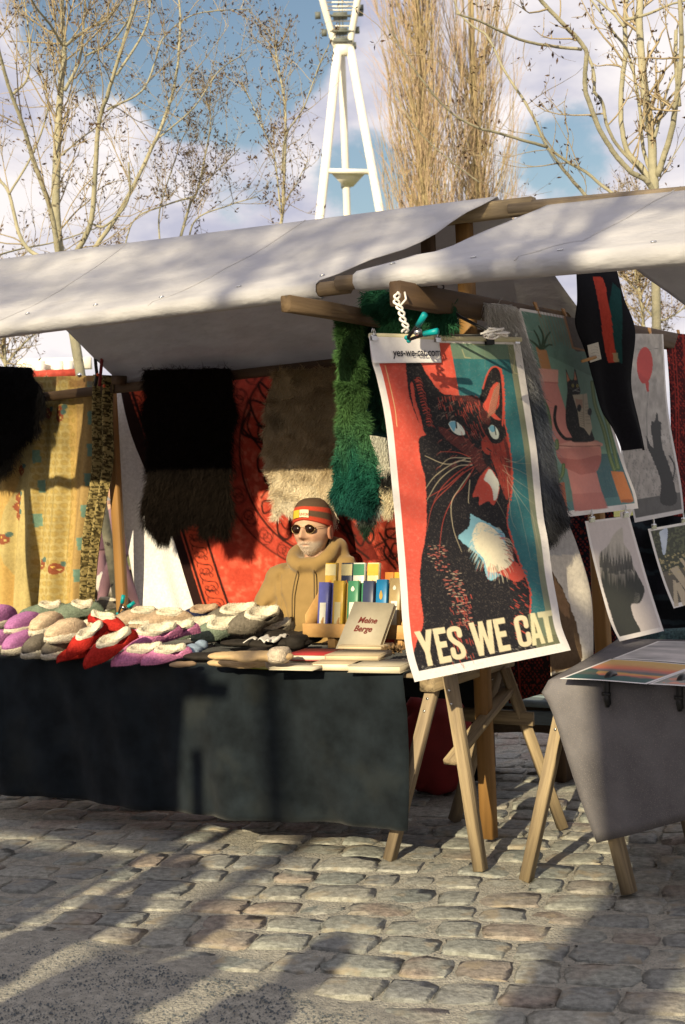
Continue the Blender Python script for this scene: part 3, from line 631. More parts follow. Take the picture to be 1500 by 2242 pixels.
# table cloths
def cloth_profile(rows, name, mat_, label, cat, thick=.003, noise=.0):
    mb = MB(); mb.grid(np.array(rows)); o = obj(name, mb, mat_, smooth=True); md = o.modifiers.new('thick', 'SOLIDIFY'); md.thickness = thick; md.offset = 1
    return tag(o, label, cat)
n_ = 160; s = np.linspace(-5.55, -2.79, n_); rows = []
bot = .012*(fbm(s*4, s*0, 2)-.5)+np.interp(s, [-5.5, -5.1, -4.4, -3.5, -2.79], [.13, .135, .125, .14, .158])
for t in np.linspace(0, 1, 26):
    z = bot+(.772-bot)*t; wav = (1-t)**.7*(.030*np.sin(s*4.1+1)+.024*np.sin(s*9.3+2*t)+.010*np.sin(s*23+t*4)) + .035*(1-t)**.5*(fbm(s*4, s*0+t*1.5, 4)-.5)+.012*(fbm(s*14, s*0+t*9, 6)-.5)
    se = s.copy(); se[-8:] += (1-t)*.0
    rows.append(rd*se[:, None]+nd*(4.925-.012*(1-t)+wav)[:, None]+UP*z[:, None])
for q, z in ((4.93, .785), (4.943, .792), (4.97, .7935), (5.2, .7925), (5.5, .7925), (5.73, .792), (5.745, .78), (5.75, .55)):
    rows.append(rd*s[:, None]+nd*(q+0*s)[:, None]+UP*(z+.0*s)[:, None])
cloth_profile(rows, 'tablecloth', M['tcloth'], 'dark blue-black cloth hanging down the front of the slipper table', 'tablecloth')
# right grey cloth: front face follows a wind-pulled plane
pf = plane(W(-2.0, 4.86, .8), nd*math.cos(.05)+UP*math.sin(.05)) if False else qplane(4.86)
rows = []
Lpx = resamp(catmull([(1291, 1856), (1268, 1775), (1243, 1680), (1222, 1600), (1206, 1545), (1190, 1515)]), 16)
for k, t in enumerate(np.linspace(0, 1, 16)):
    a = pf(*Lpx[k]); sa = a@rd; za = a[2]; zr = .30+t*(.80-.30) + .05*(1-t); ss = np.linspace(sa, -.5, 70)
    zz = za+(np.interp(ss, [sa, -1.55, -.5], [0, zr-za if k < 15 else zr-za, zr-za+.1*(1-t)]))
    wav = (1-t)*.035*np.sin((ss-sa)*6+.8)+.02*(1-t)*(fbm(ss*3, ss*0+t, 2)-.5)*2
    wav = wav + .05*np.exp(-((ss-sa)/.10)**2)*(1-t)
    rows.append(rd*ss[:, None]+nd*(4.845+wav)[:, None]+UP*zz[:, None])
ssT = np.linspace(-2.13, -.5, 70)
for q, z, off in ((4.862, .812, 0), (4.90, .816, .0), (5.2, .815, -.02), (5.6, .8155, -.08), (6.0, .815, -.15), (6.03, .80, -.15), (6.04, .5, -.15)):
    ss = np.linspace(-2.13+off, -.5, 70); bulge = np.exp(-((ss+2.13)/.05)**2)*(q < 4.95)*(-.012)
    rows.append(rd*ss[:, None]+nd*(q+0*ss)[:, None]+UP*(z+bulge)[:, None])
cloth_profile(rows, 'tablecloth', M['gcloth'], 'grey-brown felt cloth pulled sideways over the right table of prints', 'tablecloth')

# ------------------------------------------------------------------ printed patches: every vertex colour is drawn by the little painter below
class Paint:
    def __init__(s, x, y, base): s.x = x; s.y = y; s.c = np.tile(np.array(base, float), x.shape+(1,)); s.jx = 0*x; s.jy = 0*y
    def jag(s, amp, scale, seed=0): s.jx = (fbm(s.x*scale, s.y*scale, seed, 3)-.5)*2*amp; s.jy = (fbm(s.x*scale, s.y*scale, seed+9, 3)-.5)*2*amp; return s
    def inside(s, pts, smooth=True):
        P = catmull(list(pts)+[pts[0]], 6) if smooth else np.array(list(pts)+[pts[0]], float)
        X, Y = s.x+s.jx, s.y+s.jy; m = np.zeros(X.shape, bool); lo, hi = P.min(0), P.max(0)
        idx = np.nonzero((X >= lo[0]) & (X <= hi[0]) & (Y >= lo[1]) & (Y <= hi[1])); x, y = X[idx], Y[idx]; w_ = np.zeros(x.shape, bool)
        for a, b in zip(P[:-1], P[1:]):
            if a[1] == b[1]: continue
            c = (a[1] > y) != (b[1] > y); w_ ^= c & (x < (b[0]-a[0])*(y-a[1])/(b[1]-a[1])+a[0])
        m[idx] = w_; return m
    def fill(s, m, col, a=1.):
        a = np.asarray(m, float)*a; s.c = s.c*(1-a[..., None])+np.array(col, float)*a[..., None]; return s
    def poly(s, pts, col, a=1., smooth=True): return s.fill(s.inside(pts, smooth), col, a)
    def stroke(s, pts, wd_, col, a=1., smooth=True, w2=None):
        P = catmull(pts, 6) if smooth and len(pts) > 2 else np.array(pts, float); n = len(P)
        X, Y = s.x+s.jx*.3, s.y+s.jy*.3; wm = max(wd_, w2 or 0)
        lo, hi = P.min(0)-wm, P.max(0)+wm; idx = np.nonzero((X >= lo[0]) & (X <= hi[0]) & (Y >= lo[1]) & (Y <= hi[1])); x, y = X[idx], Y[idx]; al = np.zeros(x.shape)
        for i in range(n-1):
            p, q = P[i], P[i+1]; d = q-p; L = d@d+1e-9; t = np.clip(((x-p[0])*d[0]+(y-p[1])*d[1])/L, 0, 1)
            r = np.hypot(x-p[0]-t*d[0], y-p[1]-t*d[1]); w_ = wd_ if w2 is None else wd_+(w2-wd_)*(i+t)/(n-1)
            al = np.maximum(al, np.clip((w_/2-r)/.6+.5, 0, 1)*np.minimum(1, w_/.9))
        m = np.zeros(X.shape); m[idx] = al; return s.fill(m, col, a)
    def ell(s, c, rx, ry, col, a=1., rot=0.):
        X, Y = s.x+s.jx-c[0], s.y+s.jy-c[1]; cr, sr = math.cos(rot), math.sin(rot); u, v = X*cr+Y*sr, -X*sr+Y*cr
        return s.fill((u/rx)**2+(v/ry)**2 < 1, col, a)
    def ring(s, c, rx, ry, w_, col, a=1., a0=0, a1=2*PI):
        t = np.linspace(a0, a1, 60); return s.stroke(np.stack([c[0]+rx*np.cos(t), c[1]+ry*np.sin(t)], 1), w_, col, a, smooth=False)
def sheet(name, Lp, Rp, surf, nu, nv, paint=None, disp=None, material='paint', parent=None, top=None, solid=.0, ret=False, col=(1, 1, 1), ss=1):
    """Lp/Rp: left and right edges from top to foot; surf turns them into points of the hanging plane"""
    L = resamp(catmull(Lp, 8), nv); R = resamp(catmull(Rp, 8), nv); u = np.linspace(0, 1, nu)
    P2 = L[:, None]*(1-u)[None, :, None]+R[:, None]*u[None, :, None]
    if top is not None: P2 = P2+top(u[None, :, None], np.linspace(0, 1, nv)[:, None, None])
    L3 = np.array([surf(*p) for p in L]); R3 = np.array([surf(*p) for p in R])
    D = ((P2[..., 0]-750)[..., None]*CR-(P2[..., 1]-1121)[..., None]*CU+Fw*FPX); P0 = L3[0]; nn = surf.n
    P3 = CAM+D*(((P0-CAM)@nn)/(D@nn))[..., None]
    U_, V_ = np.meshgrid(u, np.linspace(0, 1, nv))
    if disp is not None: P3 = P3+nn*disp(U_, V_)[..., None]
    c = None
    if paint is not None:
        acc = 0
        for dx, dy in ([(0, 0)] if ss == 1 else [(-.25, -.25), (.25, -.25), (-.25, .25), (.25, .25)]):
            ex = (R-L)[:, 0].mean()/nu; ey = (L[-1, 1]-L[0, 1])/nv
            p = Paint(P2[..., 0]+dx*ex, P2[..., 1]+dy*ey, (1, 1, 1)); p.u, p.v = U_, V_; paint(p); acc = acc+np.clip(p.c, 0, 1)
        c = acc/(1 if ss == 1 else 4)
    elif col is not None: c = np.tile(np.array(col, float), P3.shape[:2]+(1,))
    mb = MB(); mb.grid(P3, c)
    o = obj(name, mb, M[material], parent, smooth=True)
    if solid: md = o.modifiers.new('thick', 'SOLIDIFY'); md.thickness = solid
    return (o, P3) if ret else o

RED = (.52, .075, .05); DRED = (.34, .045, .03); TEAL = (.028, .135, .155); BLK = (.012, .011, .014); CRM = (.62, .53, .36); PAP = (.74, .71, .70)
z3 = lambda L: [(780+x/2.7333, 700+y/2.7342) for x, y in L]
# ---- main poster
MPL = [(72, 104), (84, 240), (112, 340), (150, 500), (176, 640), (197, 800), (216, 950), (240, 1150), (254, 1300), (266, 1460), (273, 1620), (276, 1800), (290, 2000), (328, 2168)]
MPR = [(1012, 132), (1034, 240), (1052, 420), (1076, 620), (1095, 800), (1118, 960), (1140, 1150), (1160, 1320), (1184, 1520), (1208, 1700), (1228, 1840), (1275, 1980)]
MPR = [(972, 128), (985, 240), (1008, 420), (1040, 620), (1068, 780), (1092, 960), (1122, 1180), (1150, 1320), (1175, 1520), (1204, 1700), (1226, 1840), (1276, 1978)]
mp0 = W(-2.80, 4.60, 2.0)
MPS = hang(onq(812, 740, 4.60), 33, 4)
LET = {
 'Y': [[(0, 0), (.33, 0), (.5, .33), (.67, 0), (1, 0), (.65, .6), (.65, 1), (.35, 1), (.35, .6)]],
 'E': [[(0, 0), (.95, 0), (.95, .17), (.36, .17), (.36, .40), (.86, .40), (.86, .57), (.36, .57), (.36, .83), (.97, .83), (.97, 1), (0, 1)]],
 'W': [[(0, 0), (.22, 0), (.31, .58), (.40, 0), (.60, 0), (.69, .58), (.78, 0), (1, 0), (.84, 1), (.62, 1), (.5, .42), (.38, 1), (.16, 1)]],
 'T': [[(0, 0), (1, 0), (1, .18), (.68, .18), (.68, 1), (.32, 1), (.32, .18), (0, .18)]],
 'A': [[(.33, 0), (.67, 0), (1, 1), (.68, 1), (.63, .80), (.37, .80), (.32, 1), (0, 1)]],
}
def letter(p, ch, q, col):
    (x0, y0), (x1, y1), (x2, y2), (x3, y3) = q            # TL TR BR BL
    def mp_(u, v): return ((x0*(1-u)+x1*u)*(1-v)+(x3*(1-u)+x2*u)*v, (y0*(1-u)+y1*u)*(1-v)+(y3*(1-u)+y2*u)*v)
    if ch in LET:
        m = p.inside([mp_(*a) for a in LET[ch][0]], smooth=False)
        if ch == 'A': m &= ~p.inside([mp_(*a) for a in [(.5, .28), (.42, .64), (.58, .64)]], smooth=False)
        p.fill(m, col)
    else:
        w_ = abs(x1-x0)*.34
        pts = {'S': [(.82, .30), (.80, .14), (.5, .09), (.2, .14), (.19, .32), (.4, .46), (.66, .56), (.82, .7), (.8, .86), (.5, .915), (.2, .86), (.17, .68)],
               'C': [(.82, .36), (.80, .14), (.5, .085), (.2, .16), (.18, .5), (.2, .84), (.5, .915), (.80, .86), (.82, .62)]}[ch]
        p.stroke([mp_(*a) for a in pts], w_, col)
def main_paint(p):
    p.c[:] = PAP
    # printed field
    inn = (p.u > .045) & (p.u < .955) & (p.v > .012) & (p.v < .972)
    n1 = fbm(p.x*.05, p.y*.02, 1); n2 = fbm(p.x*.25, p.y*.25, 4)
    red = np.array(RED)*(.9+.35*n1[..., None])+np.array([.12, .08, .06])*np.clip(n2-.55, 0, 1)[..., None]*1.6
    teal = np.array(TEAL)*(.75+.6*n1[..., None])+np.array([.02, .05, .05])*np.clip(n2-.5, 0, 1)[..., None]
    spl = (p.x-780)*2.7333 > 553+((p.y-700)*2.7342-140)*.165
    field = np.where(spl[..., None], teal, red); p.c = np.where(inn[..., None], field, p.c)
    S = z3
    olive = inn & (p.u > .915) ; p.fill(olive & spl, (.33, .28, .14), .55)
    p.fill(inn & spl & (p.v < .06), (.25, .27, .13), .45*1)
    for a in ([(945, 190), (925, 320), (960, 330)], [(625, 180), (640, 225)], [(640, 228), (675, 232)], [(690, 150), (760, 155)]): p.stroke(S(a), 1.6, (.5, .46, .25), .7, smooth=False)
    p.stroke(S([(165, 275), (195, 400), (225, 530), (240, 640)]), 1.4, (.7, .6, .3), .8); p.stroke(S([(760, 150), (760, 300)]), .6, (.4, .4, .25), .5)
    p.stroke(S([(905, 960), (1090, 1010)]), .6, (.3, .4, .3), .3)
    # cat body
    p.jag(1.6, .35, 2)
    body = [(415, 690), (370, 620), (345, 560), (312, 470), (298, 380), (290, 255), (330, 252), (372, 258), (420, 340), (500, 440), (560, 452), (620, 458), (680, 455), (722, 468), (745, 400), (768, 330), (795, 290), (825, 283), (850, 310), (862, 380), (866, 480), (868, 600), (885, 680), (905, 780), (920, 880), (925, 980), (920, 1060), (905, 1140), (905, 1220), (930, 1310), (960, 1400), (995, 1500), (1030, 1590), (1040, 1680), (1035, 1760), (1040, 2000), (330, 2130), (345, 1960), (400, 1820), (395, 1700), (390, 1560), (400, 1440), (425, 1300), (432, 1180), (425, 1050), (415, 940), (385, 840), (372, 720)]
    m = p.inside(S(body)) & inn
    p.jag(3.5, .3, 3); rim = p.inside(S([(x+(9 if x > 700 else -1), y) for x, y in body])) & inn; p.fill(rim & ((p.x-780)*2.7333 > 700) & ((p.y-700)*2.7342 > 250), RED)
    p.jag(.9, .5, 6); p.fill(m, BLK)
    p.fill(inn & (p.v > .90) & (p.u > .02) & ((p.y-700)*2.7342 > 2030-((p.x-780)*2.7333-330)*.17), BLK, .96)
    p.fill(inn & (p.v > .865) & (p.u > .80), (.16, .17, .10), .75)
    # ears inner
    p.jag(1.5, .5, 8)
    p.poly(S([(322, 370), (315, 400), (330, 500), (350, 560), (385, 650), (392, 640), (372, 560), (345, 480), (335, 400)]), RED)
    for k in range(34):
        y = 350+k*8.5+10*rng2(k+11); x = 335+k*2.4+16*rng2(k+17); p.stroke(S([(x, y), (x+16+12*rng2(k+5), y-4), (x+26+18*rng2(k+6), y+16)]), .9+1.2*rng2(k+8), RED if k % 3 else DRED, w2=.5)
    p.poly(S([(745, 420), (770, 350), (800, 300), (835, 300), (850, 340), (848, 470), (820, 560), (790, 590), (755, 540), (740, 500)]), BLK)
    p.poly(S([(770, 470), (800, 400), (835, 380), (842, 450), (838, 520), (815, 560), (850, 600), (820, 600), (775, 560), (745, 520)]), RED)
    for k in range(12): p.stroke(S([(775+k*4, 590-k*3), (790+k*5, 500-k*8), (812+k*3, 420-k*4)]), 1.0, BLK if k % 2 else (.6, .3, .2))
    p.stroke(S([(745, 415), (768, 340), (797, 293), (828, 286), (852, 318), (861, 390), (866, 500), (862, 640)]), 3.2, RED)
    # face reds
    p.poly(S([(505, 470), (560, 458), (640, 455), (720, 470), (740, 520), (770, 560), (790, 590), (790, 620), (765, 660), (748, 640), (730, 560), (700, 520), (650, 500), (600, 490)]), DRED, .18)
    for k in range(70):
        t = k/70.; x = 480+260*rng2(k); y = 455+120*rng2(k+99); p.stroke(S([(x, y), (x+8, y+26+12*rng2(k+7))]), 1.0, BLK if k % 2 else RED, .8)
    p.poly(S([(480, 640), (530, 655), (580, 690), (660, 715), (700, 760), (740, 790), (790, 840), (800, 900), (760, 930), (720, 900), (690, 850), (640, 800), (560, 740), (500, 680)]), (.14, .03, .026), .7)
    p.poly(S([(770, 690), (800, 735), (850, 740), (890, 700), (905, 780), (920, 880), (925, 1000), (905, 1080), (870, 1010), (840, 940), (830, 900), (800, 830), (760, 770), (740, 730)]), DRED, .8)
    p.poly(S([(560, 585), (620, 580), (670, 640), (700, 700), (680, 725), (640, 700), (560, 640), (520, 620), (530, 600)]), BLK)
    p.poly(S([(640, 560), (700, 600), (740, 700), (720, 760), (790, 800), (800, 840), (790, 880), (760, 850), (740, 790), (700, 740), (660, 680)]), BLK, .9)
    p.poly(S([(690, 600), (745, 610), (790, 640), (835, 625), (866, 645), (868, 700), (830, 725), (790, 700), (770, 660), (740, 650)]), BLK, .9)
    p.jag(1.2, .6, 22)
    for k in range(150):
        t = rng2(k+40); x = 500+300*rng2(k+60); y = 640+240*rng2(k+80)+(x-500)*.2; p.stroke(S([(x, y), (x-16, y+10), (x-26, y+24)]), 1.3, BLK if k % 4 else (.45, .12, .09), .75, w2=.5)
    for k in range(90):
        x = 800+110*rng2(k+160); y = 720+300*rng2(k+180); p.stroke(S([(x, y), (x+5, y+22)]), 1.3, BLK if k % 3 else DRED, .7, w2=.6)
    p.poly(S([(875, 690), (905, 780), (918, 880), (905, 900), (890, 800), (868, 720)]), BLK, .6)
    # eyes
    p.jag(.2, .5, 1)
    p.poly(S([(543, 625), (560, 608), (590, 612), (622, 640), (642, 675), (636, 692), (600, 690), (565, 665)]), (.70, .74, .66)); p.poly(S([(546, 625), (562, 610), (590, 614), (585, 650), (575, 670)]), (.17, .42, .55)); p.stroke(S([(588, 612), (592, 650)]), 3, BLK)
    p.poly(S([(780, 650), (800, 632), (825, 648), (842, 680), (838, 712), (815, 715), (792, 690)]), (.66, .72, .62)); p.poly(S([(782, 650), (800, 634), (822, 648), (820, 668), (800, 675)]), (.17, .42, .55)); p.stroke(S([(815, 640), (825, 690)]), 2.2, BLK)
    p.jag(.8, .6, 30)
    for k in range(60):
        t = rng2(k+440); x = 600+150*t; y = 470+230*rng2(k+460); p.stroke(S([(x, y), (x+12, y+30), (x+30, y+55)]), 1.2, RED if k % 2 else BLK, .75, w2=.4)
    for k in range(40):
        x = 480+110*rng2(k+480); y = 480+110*rng2(k+490); p.stroke(S([(x, y), (x-14, y+8), (x-22, y+26)]), 1.0, (.34, .25, .2) if k % 2 else BLK, .7, w2=.4)
    # nose / mouth / chin
    p.jag(1.2, .5, 12)
    p.poly(S([(740, 730), (770, 735), (800, 745), (812, 790), (795, 810), (765, 800), (745, 770)]), DRED); p.stroke(S([(795, 800), (790, 850), (800, 880), (835, 920), (840, 960)]), 3, BLK); p.stroke(S([(790, 870), (760, 900), (720, 950)]), 3, BLK); p.stroke(S([(775, 770), (800, 790)]), 2.5, BLK)
    p.poly(S([(715, 1000), (740, 940), (790, 890), (830, 930), (855, 1000), (850, 1050), (825, 1110), (790, 1085), (740, 1110), (735, 1060), (700, 1060)]), RED); p.poly(S([(770, 930), (795, 895), (825, 930), (852, 980), (845, 1060), (825, 1080), (815, 1020), (790, 980), (765, 960)]), (.66, .66, .58))
    # whiskers
    p.jag(0, 1, 1)
    for k, a in enumerate(([(680, 850), (600, 850), (480, 930), (420, 1010)], [(690, 870), (600, 880), (500, 960), (430, 1080)], [(700, 880), (640, 920), (560, 1000), (470, 1100), (432, 1260)], [(680, 830), (560, 830), (500, 880)], [(670, 820), (600, 795), (500, 790)], [(650, 835), (540, 865), (410, 815)],
        [(700, 890), (640, 1000), (590, 1060), (530, 1200), (505, 1400)], [(680, 920), (620, 1010), (575, 1100), (590, 1250), (640, 1390)], [(690, 860), (600, 920), (520, 1000), (470, 1090)], [(680, 960), (675, 1080), (680, 1100)], [(640, 910), (540, 1000), (440, 1060)])): p.stroke(S(a), 1.7, CRM if k % 2 else RED if k > 1 else CRM, .95, w2=.7)
    for a in ([(870, 870), (960, 900), (1070, 960)], [(870, 900), (980, 980), (1090, 1050)], [(880, 880), (960, 1020), (1090, 1120)], [(900, 960), (1000, 1100), (1110, 1250)], [(880, 830), (960, 860), (1045, 860)], [(890, 850), (960, 850), (1015, 805)], [(930, 1000), (980, 1130), (1050, 1440)], [(900, 940), (930, 1180), (965, 1260)], [(1050, 1140), (1090, 1330), (1130, 1480)], [(840, 1080), (870, 1130), (900, 1190)]): p.stroke(S(a), .9, CRM, .6, w2=.5)
    # chest patch
    p.jag(2.2, .5, 14)
    p.poly(S([(690, 1160), (760, 1200), (820, 1230), (890, 1280), (900, 1340), (950, 1440), (900, 1500), (800, 1560), (760, 1440), (690, 1370), (620, 1300), (680, 1240)]), (.20, .42, .52))
    p.jag(2, .5, 15); p.poly(S([(800, 1490), (880, 1470), (960, 1450), (1010, 1530), (960, 1570), (900, 1540)]), RED)
    p.jag(1.6, .5, 16); p.poly(S([(700, 1290), (730, 1220), (780, 1220), (850, 1270), (895, 1340), (945, 1430), (900, 1490), (800, 1510), (770, 1430), (720, 1370)]), (.70, .64, .48))
    p.jag(0, 1, 1)
    for k in range(190):
        a = rng2(k)*6.28; rr_ = .72+.4*rng2(k+77); cx, cy = 812+math.cos(a)*100*rr_+(math.sin(a)*38), 1365+math.sin(a)*135*rr_; p.stroke(S([(cx, cy), (cx+math.cos(a)*20+8, cy+math.sin(a)*18+12), (cx+math.cos(a)*34+10, cy+math.sin(a)*30+34)]), 1.0, (.70, .64, .48) if k % 3 == 0 else (.2, .42, .52) if cx < 850 and cy < 1450 else RED if k % 3 == 1 else BLK, .9, w2=.6)
    # flecks of red in the coat
    for k in range(190):
        y = 1350+480*rng2(k+300); x = 470+110*rng2(k+500)+(y-1350)*.27*1+(-50 if y < 1500 else 0); s_ = 6+12*rng2(k+700); p.stroke(S([(x, y), (x+s_, y-s_*.5+6)]), 1.2, (.5, .13, .1) if k % 3 else (.5, .38, .28), .8, smooth=False)
    for k in range(45):
        y = 1480+450*rng2(k+900); x = 920+90*rng2(k+950); p.stroke(S([(x, y), (x+20, y+14)]), 1.3, RED, .8, smooth=False)
    for k in range(60):
        y = 1640+430*rng2(k+1200); x = 560+130*rng2(k+1250); p.stroke(S([(x, y), (x+8, y+24)]), 1.2, RED, .7, smooth=False)
    for k in range(90):
        y = 1150+880*rng2(k+1500); x = 1045+80*rng2(k+1550); p.stroke(S([(x, y), (x+22, y+10)]), .9, TEAL if k % 2 else (.35, .35, .2), .18, smooth=False)
    # lettering
    ty = lambda x: 1868-.158*(x-345); by = lambda x: 2076-.192*(x-400)
    for ch, x0, x1 in (('Y', 342, 447), ('E', 452, 528), ('S', 530, 618), ('W', 668, 806), ('E', 812, 886), ('C', 932, 1016), ('A', 1018, 1100), ('T', 1080, 1166)):
        if ch == 'A': x0, x1 = 1012, 1092
        sh = 34; c = (.62, .54, .37)
        if ch in 'AT': c = (.60, .56, .36)
        letter(p, ch, S([(x0, ty(x0)), (x1, ty(x1)), (x1+sh, by(x1+sh)), (x0+sh, by(x0+sh))]), c)
    # scuffs on the lower edge
    for k in range(160):
        x = 330+900*rng2(k+2000); y = 2130-.17*(x-330)-70*rng2(k+2100)**2; p.stroke(S([(x, y), (x+14*rng2(k), y+5)]), .9, (.5, .48, .42), .5, smooth=False)
    p.fill(inn & (fbm(p.x*.6, p.y*.6, 31) > .70), (.35, .3, .25), .22)
def rng2(k): return float(_h(k*1.37+.5, k*.77+3.1, 11))
pst = thing('poster', 'large YES WE CAT poster of a black cat on red and teal between the stalls', 'poster', MPS(930, 1450))
sheet('print', z3(MPL), z3(MPR), MPS, 230, 520, main_paint, lambda u, v: .012*np.sin(v*PI*2.0+.6)+.02*(u-.5)*np.sin(v*3)+.018*v*v*(1-u), parent=pst, ss=4)
mb = MB(); mb.tube([MPS(*p)+MPS.n*.012 for p in z3([(70, 100), (972, 122)])], .011, 8); obj('top_rail', mb, mat('cream_poster_rail', (.60, .55, .36), .5), pst, True)
# paper sign with the web address
def sgn(p):
    p.c[:] = (.76, .74, .76)
SGS = plane(MPS(870, 740)+MPS.n*.02, MPS.n)
sg = thing('paper_sign', 'white paper sign reading yes-we-cat.com clipped on the top corner of the cat poster', 'sign', SGS(880, 795))
sheet('paper', [(808, 737), (811, 765), (816, 796)], [(962, 742), (965, 768), (967, 794)], SGS, 30, 20, sgn, lambda u, v: .004*np.sin(u*5)+.003*v, parent=sg, solid=.0006)
def text(body, P, xdir, ydir, size, mat_, name, parent=None, bold=0., width=None, shear=0.):
    cu = bpy.data.curves.new(name, 'FONT'); cu.body = body; cu.size = size; cu.offset = bold; cu.shear = shear; cu.resolution_u = 3
    to = bpy.data.objects.new(name, cu); COL.objects.link(to); dg = bpy.context.evaluated_depsgraph_get()
    me = bpy.data.meshes.new_from_object(to.evaluated_get(dg)); bpy.data.objects.remove(to)
    co = np.empty(len(me.vertices)*3); me.vertices.foreach_get('co', co); co = co.reshape(-1, 3)
    x = np.array(xdir)/np.linalg.norm(xdir); y = np.array(ydir)/np.linalg.norm(ydir); kx = 1. if width is None else width/np.ptp(co[:, 0])
    w3 = np.array(P)+(co[:, 0:1]-co[:, 0].min())*kx*x+co[:, 1:2]*y; me.vertices.foreach_set('co', w3.ravel()); me.update(); me.materials.clear()
    return obj(name, me, mat_, parent)
M['ink'] = mat('dark_print_ink', (.03, .03, .045), .7)
a, b = SGS(857, 781), SGS(961, 780); up_ = SGS(857, 765)-SGS(857.8, 781)
text('yes-we-cat.com', a+SGS.n*.012, b-a, up_, .042, M['ink'], 'lettering', sg, bold=.0008, width=np.linalg.norm(b-a))

# binder clips, clamps, hanger, rope
def binder_clip(P, n, label, black=True, sc_=1.):
    t = thing('binder_clip', label, 'binder clip', P, 'binder clips on the prints')
    x = np.cross(n, UP); x /= np.linalg.norm(x); mb = MB(); s_ = .012*sc_
    for e in (-1, 1): 
        q = P+n*.006*e
        mb.add([q-x*s_-UP*s_*1.3, q+x*s_-UP*s_*1.3, q+x*s_, q-x*s_], [[(0, 1, 2, 3)]])
    mb.tube([P-x*s_, P+x*s_], .005*sc_, 6); obj('clip_body', mb, M['black' if black else 'steel'], t)
    mb = MB()
    for e in (-1, 1):
        mb.tube(catmull([P+x*s_*.5*e*.2+UP*0, P+x*s_*(.9*e)+UP*s_*1.2+n*.004*e, P+x*s_*.5*e+UP*s_*2.3+n*.004*e, P+x*s_*.05*e+UP*s_*1.2, P+x*s_*.1*e], 4), .0016, 5)
    obj('wire_handle', mb, M['steel'], t, True); return t
binder_clip(SGS(815, 737)+SGS.n*.01, SGS.n, 'silver binder clip on the left corner of the web address sign', False)
binder_clip(SGS(955, 741)+SGS.n*.01, SGS.n, 'silver binder clip on the right corner of the web address sign', False)
binder_clip(MPS(1065, 742)+MPS.n*.02, MPS.n, 'large black binder clip on the top rail of the cat poster', True, 1.7)
binder_clip(MPS(1128, 745)+MPS.n*.01, MPS.n, 'small silver binder clip on the right corner of the cat poster', False)
def spring_clamp(P, dirv, label, L=.11, a=M['black'], b=M['teal']):
    t = thing('spring_clamp', label, 'clamp', P); d = np.array(dirv)/np.linalg.norm(dirv); x = np.cross(d, A3(.3, -1, .1)); x /= np.linalg.norm(x)
    for e in (-1, 1):
        mb = MB(); pts = catmull([P-d*L*.45+x*.004*e, P+x*.016*e, P+d*L*.25+x*.022*e, P+d*L*.55+x*.036*e], 5); mb.tube(pts, np.linspace(.006, .009, len(pts)), 8); obj('jaw', mb, a, t, True)
        mb = MB(); mb.tube([P+d*L*.15+x*.019*e, P+d*L*.6+x*.038*e], [.011, .012], 8); obj('grip', mb, b, t, True)
        mb = MB(); mb.ell(P-d*L*.47+x*.007*e, (.009, .009, .009), 8, 6); obj('pad', mb, b, t, True)
    mb = MB(); mb.tube([P-np.cross(d, x)*.012, P+np.cross(d, x)*.012], .011, 10); obj('spring', mb, M['steel'], t, True); return t
cp = onq(915, 727, 4.54); dT = onq(915, 735, 4.52)-onq(893, 747, 4.52)
spring_clamp(cp, onq(940, 712, 4.50)-onq(893, 745, 4.54), 'teal and black spring clamp holding the top of the cat poster', .13)
mb = MB()
for ph in (0, PI):
    t = np.linspace(0, 1, 46); base = np.stack([onq(*p, 4.47) for p in resamp(catmull([(872, 640), (868, 660), (878, 680), (882, 700), (890, 718), (884, 728)]), 46)])
    mb.tube(base+CR*(.009*np.sin(t*22+ph))[:, None]-nd*(.009*np.cos(t*22+ph))[:, None], .0045, 6)
mb.tube([onq(886, 640, 4.5), onq(889, 655, 4.48), onq(878, 668, 4.47)], .004, 6)
tag(obj('rope', mb, M['rope'], smooth=True), 'twisted white cotton rope tying the teal clamp to the beam end', 'rope')
def hangr(pts, q, label, r_=.006):
    mb = MB(); mb.tube(catmull([onq(x, y, q) for x, y in pts], 6), r_, 6)
    return tag(obj('clothes_hanger', mb, M['black'], smooth=True), label, 'clothes hanger')
mb = MB(); q_ = 4.90
mb.tube(catmull([onq(x, y, q_) for x, y in [(900, 706), (930, 698), (948, 684), (957, 665), (967, 650), (980, 660), (1000, 688), (1030, 705), (1062, 722), (1072, 733)]], 6), .0065, 7)
mb.tube([onq(900, 706, q_), onq(905, 720, q_), onq(1000, 734, q_), onq(1072, 733, q_)], .005, 6)
mb.tube(catmull([onq(x, y, q_) for x, y in [(967, 650), (968, 636), (972, 628), (966, 622)]], 5), .003, 6)
tag(obj('clothes_hanger', mb, M['black'], smooth=True), 'black clothes hanger on the beam above the cat poster', 'clothes hanger')
mb = MB(); kp = onq(1085, 728, 4.75)
for k in range(9): mb.tube(catmull([kp+rng.normal(0, .014, 3)*A3(1.6, 1, .8) for _ in range(4)], 4), .0045, 5)
mb.tube([kp, onq(1068, 735, 4.70)], .004, 5)
tag(obj('rope', mb, M['rope'], smooth=True), 'small knot of white cord above the right side of the cat poster', 'rope')

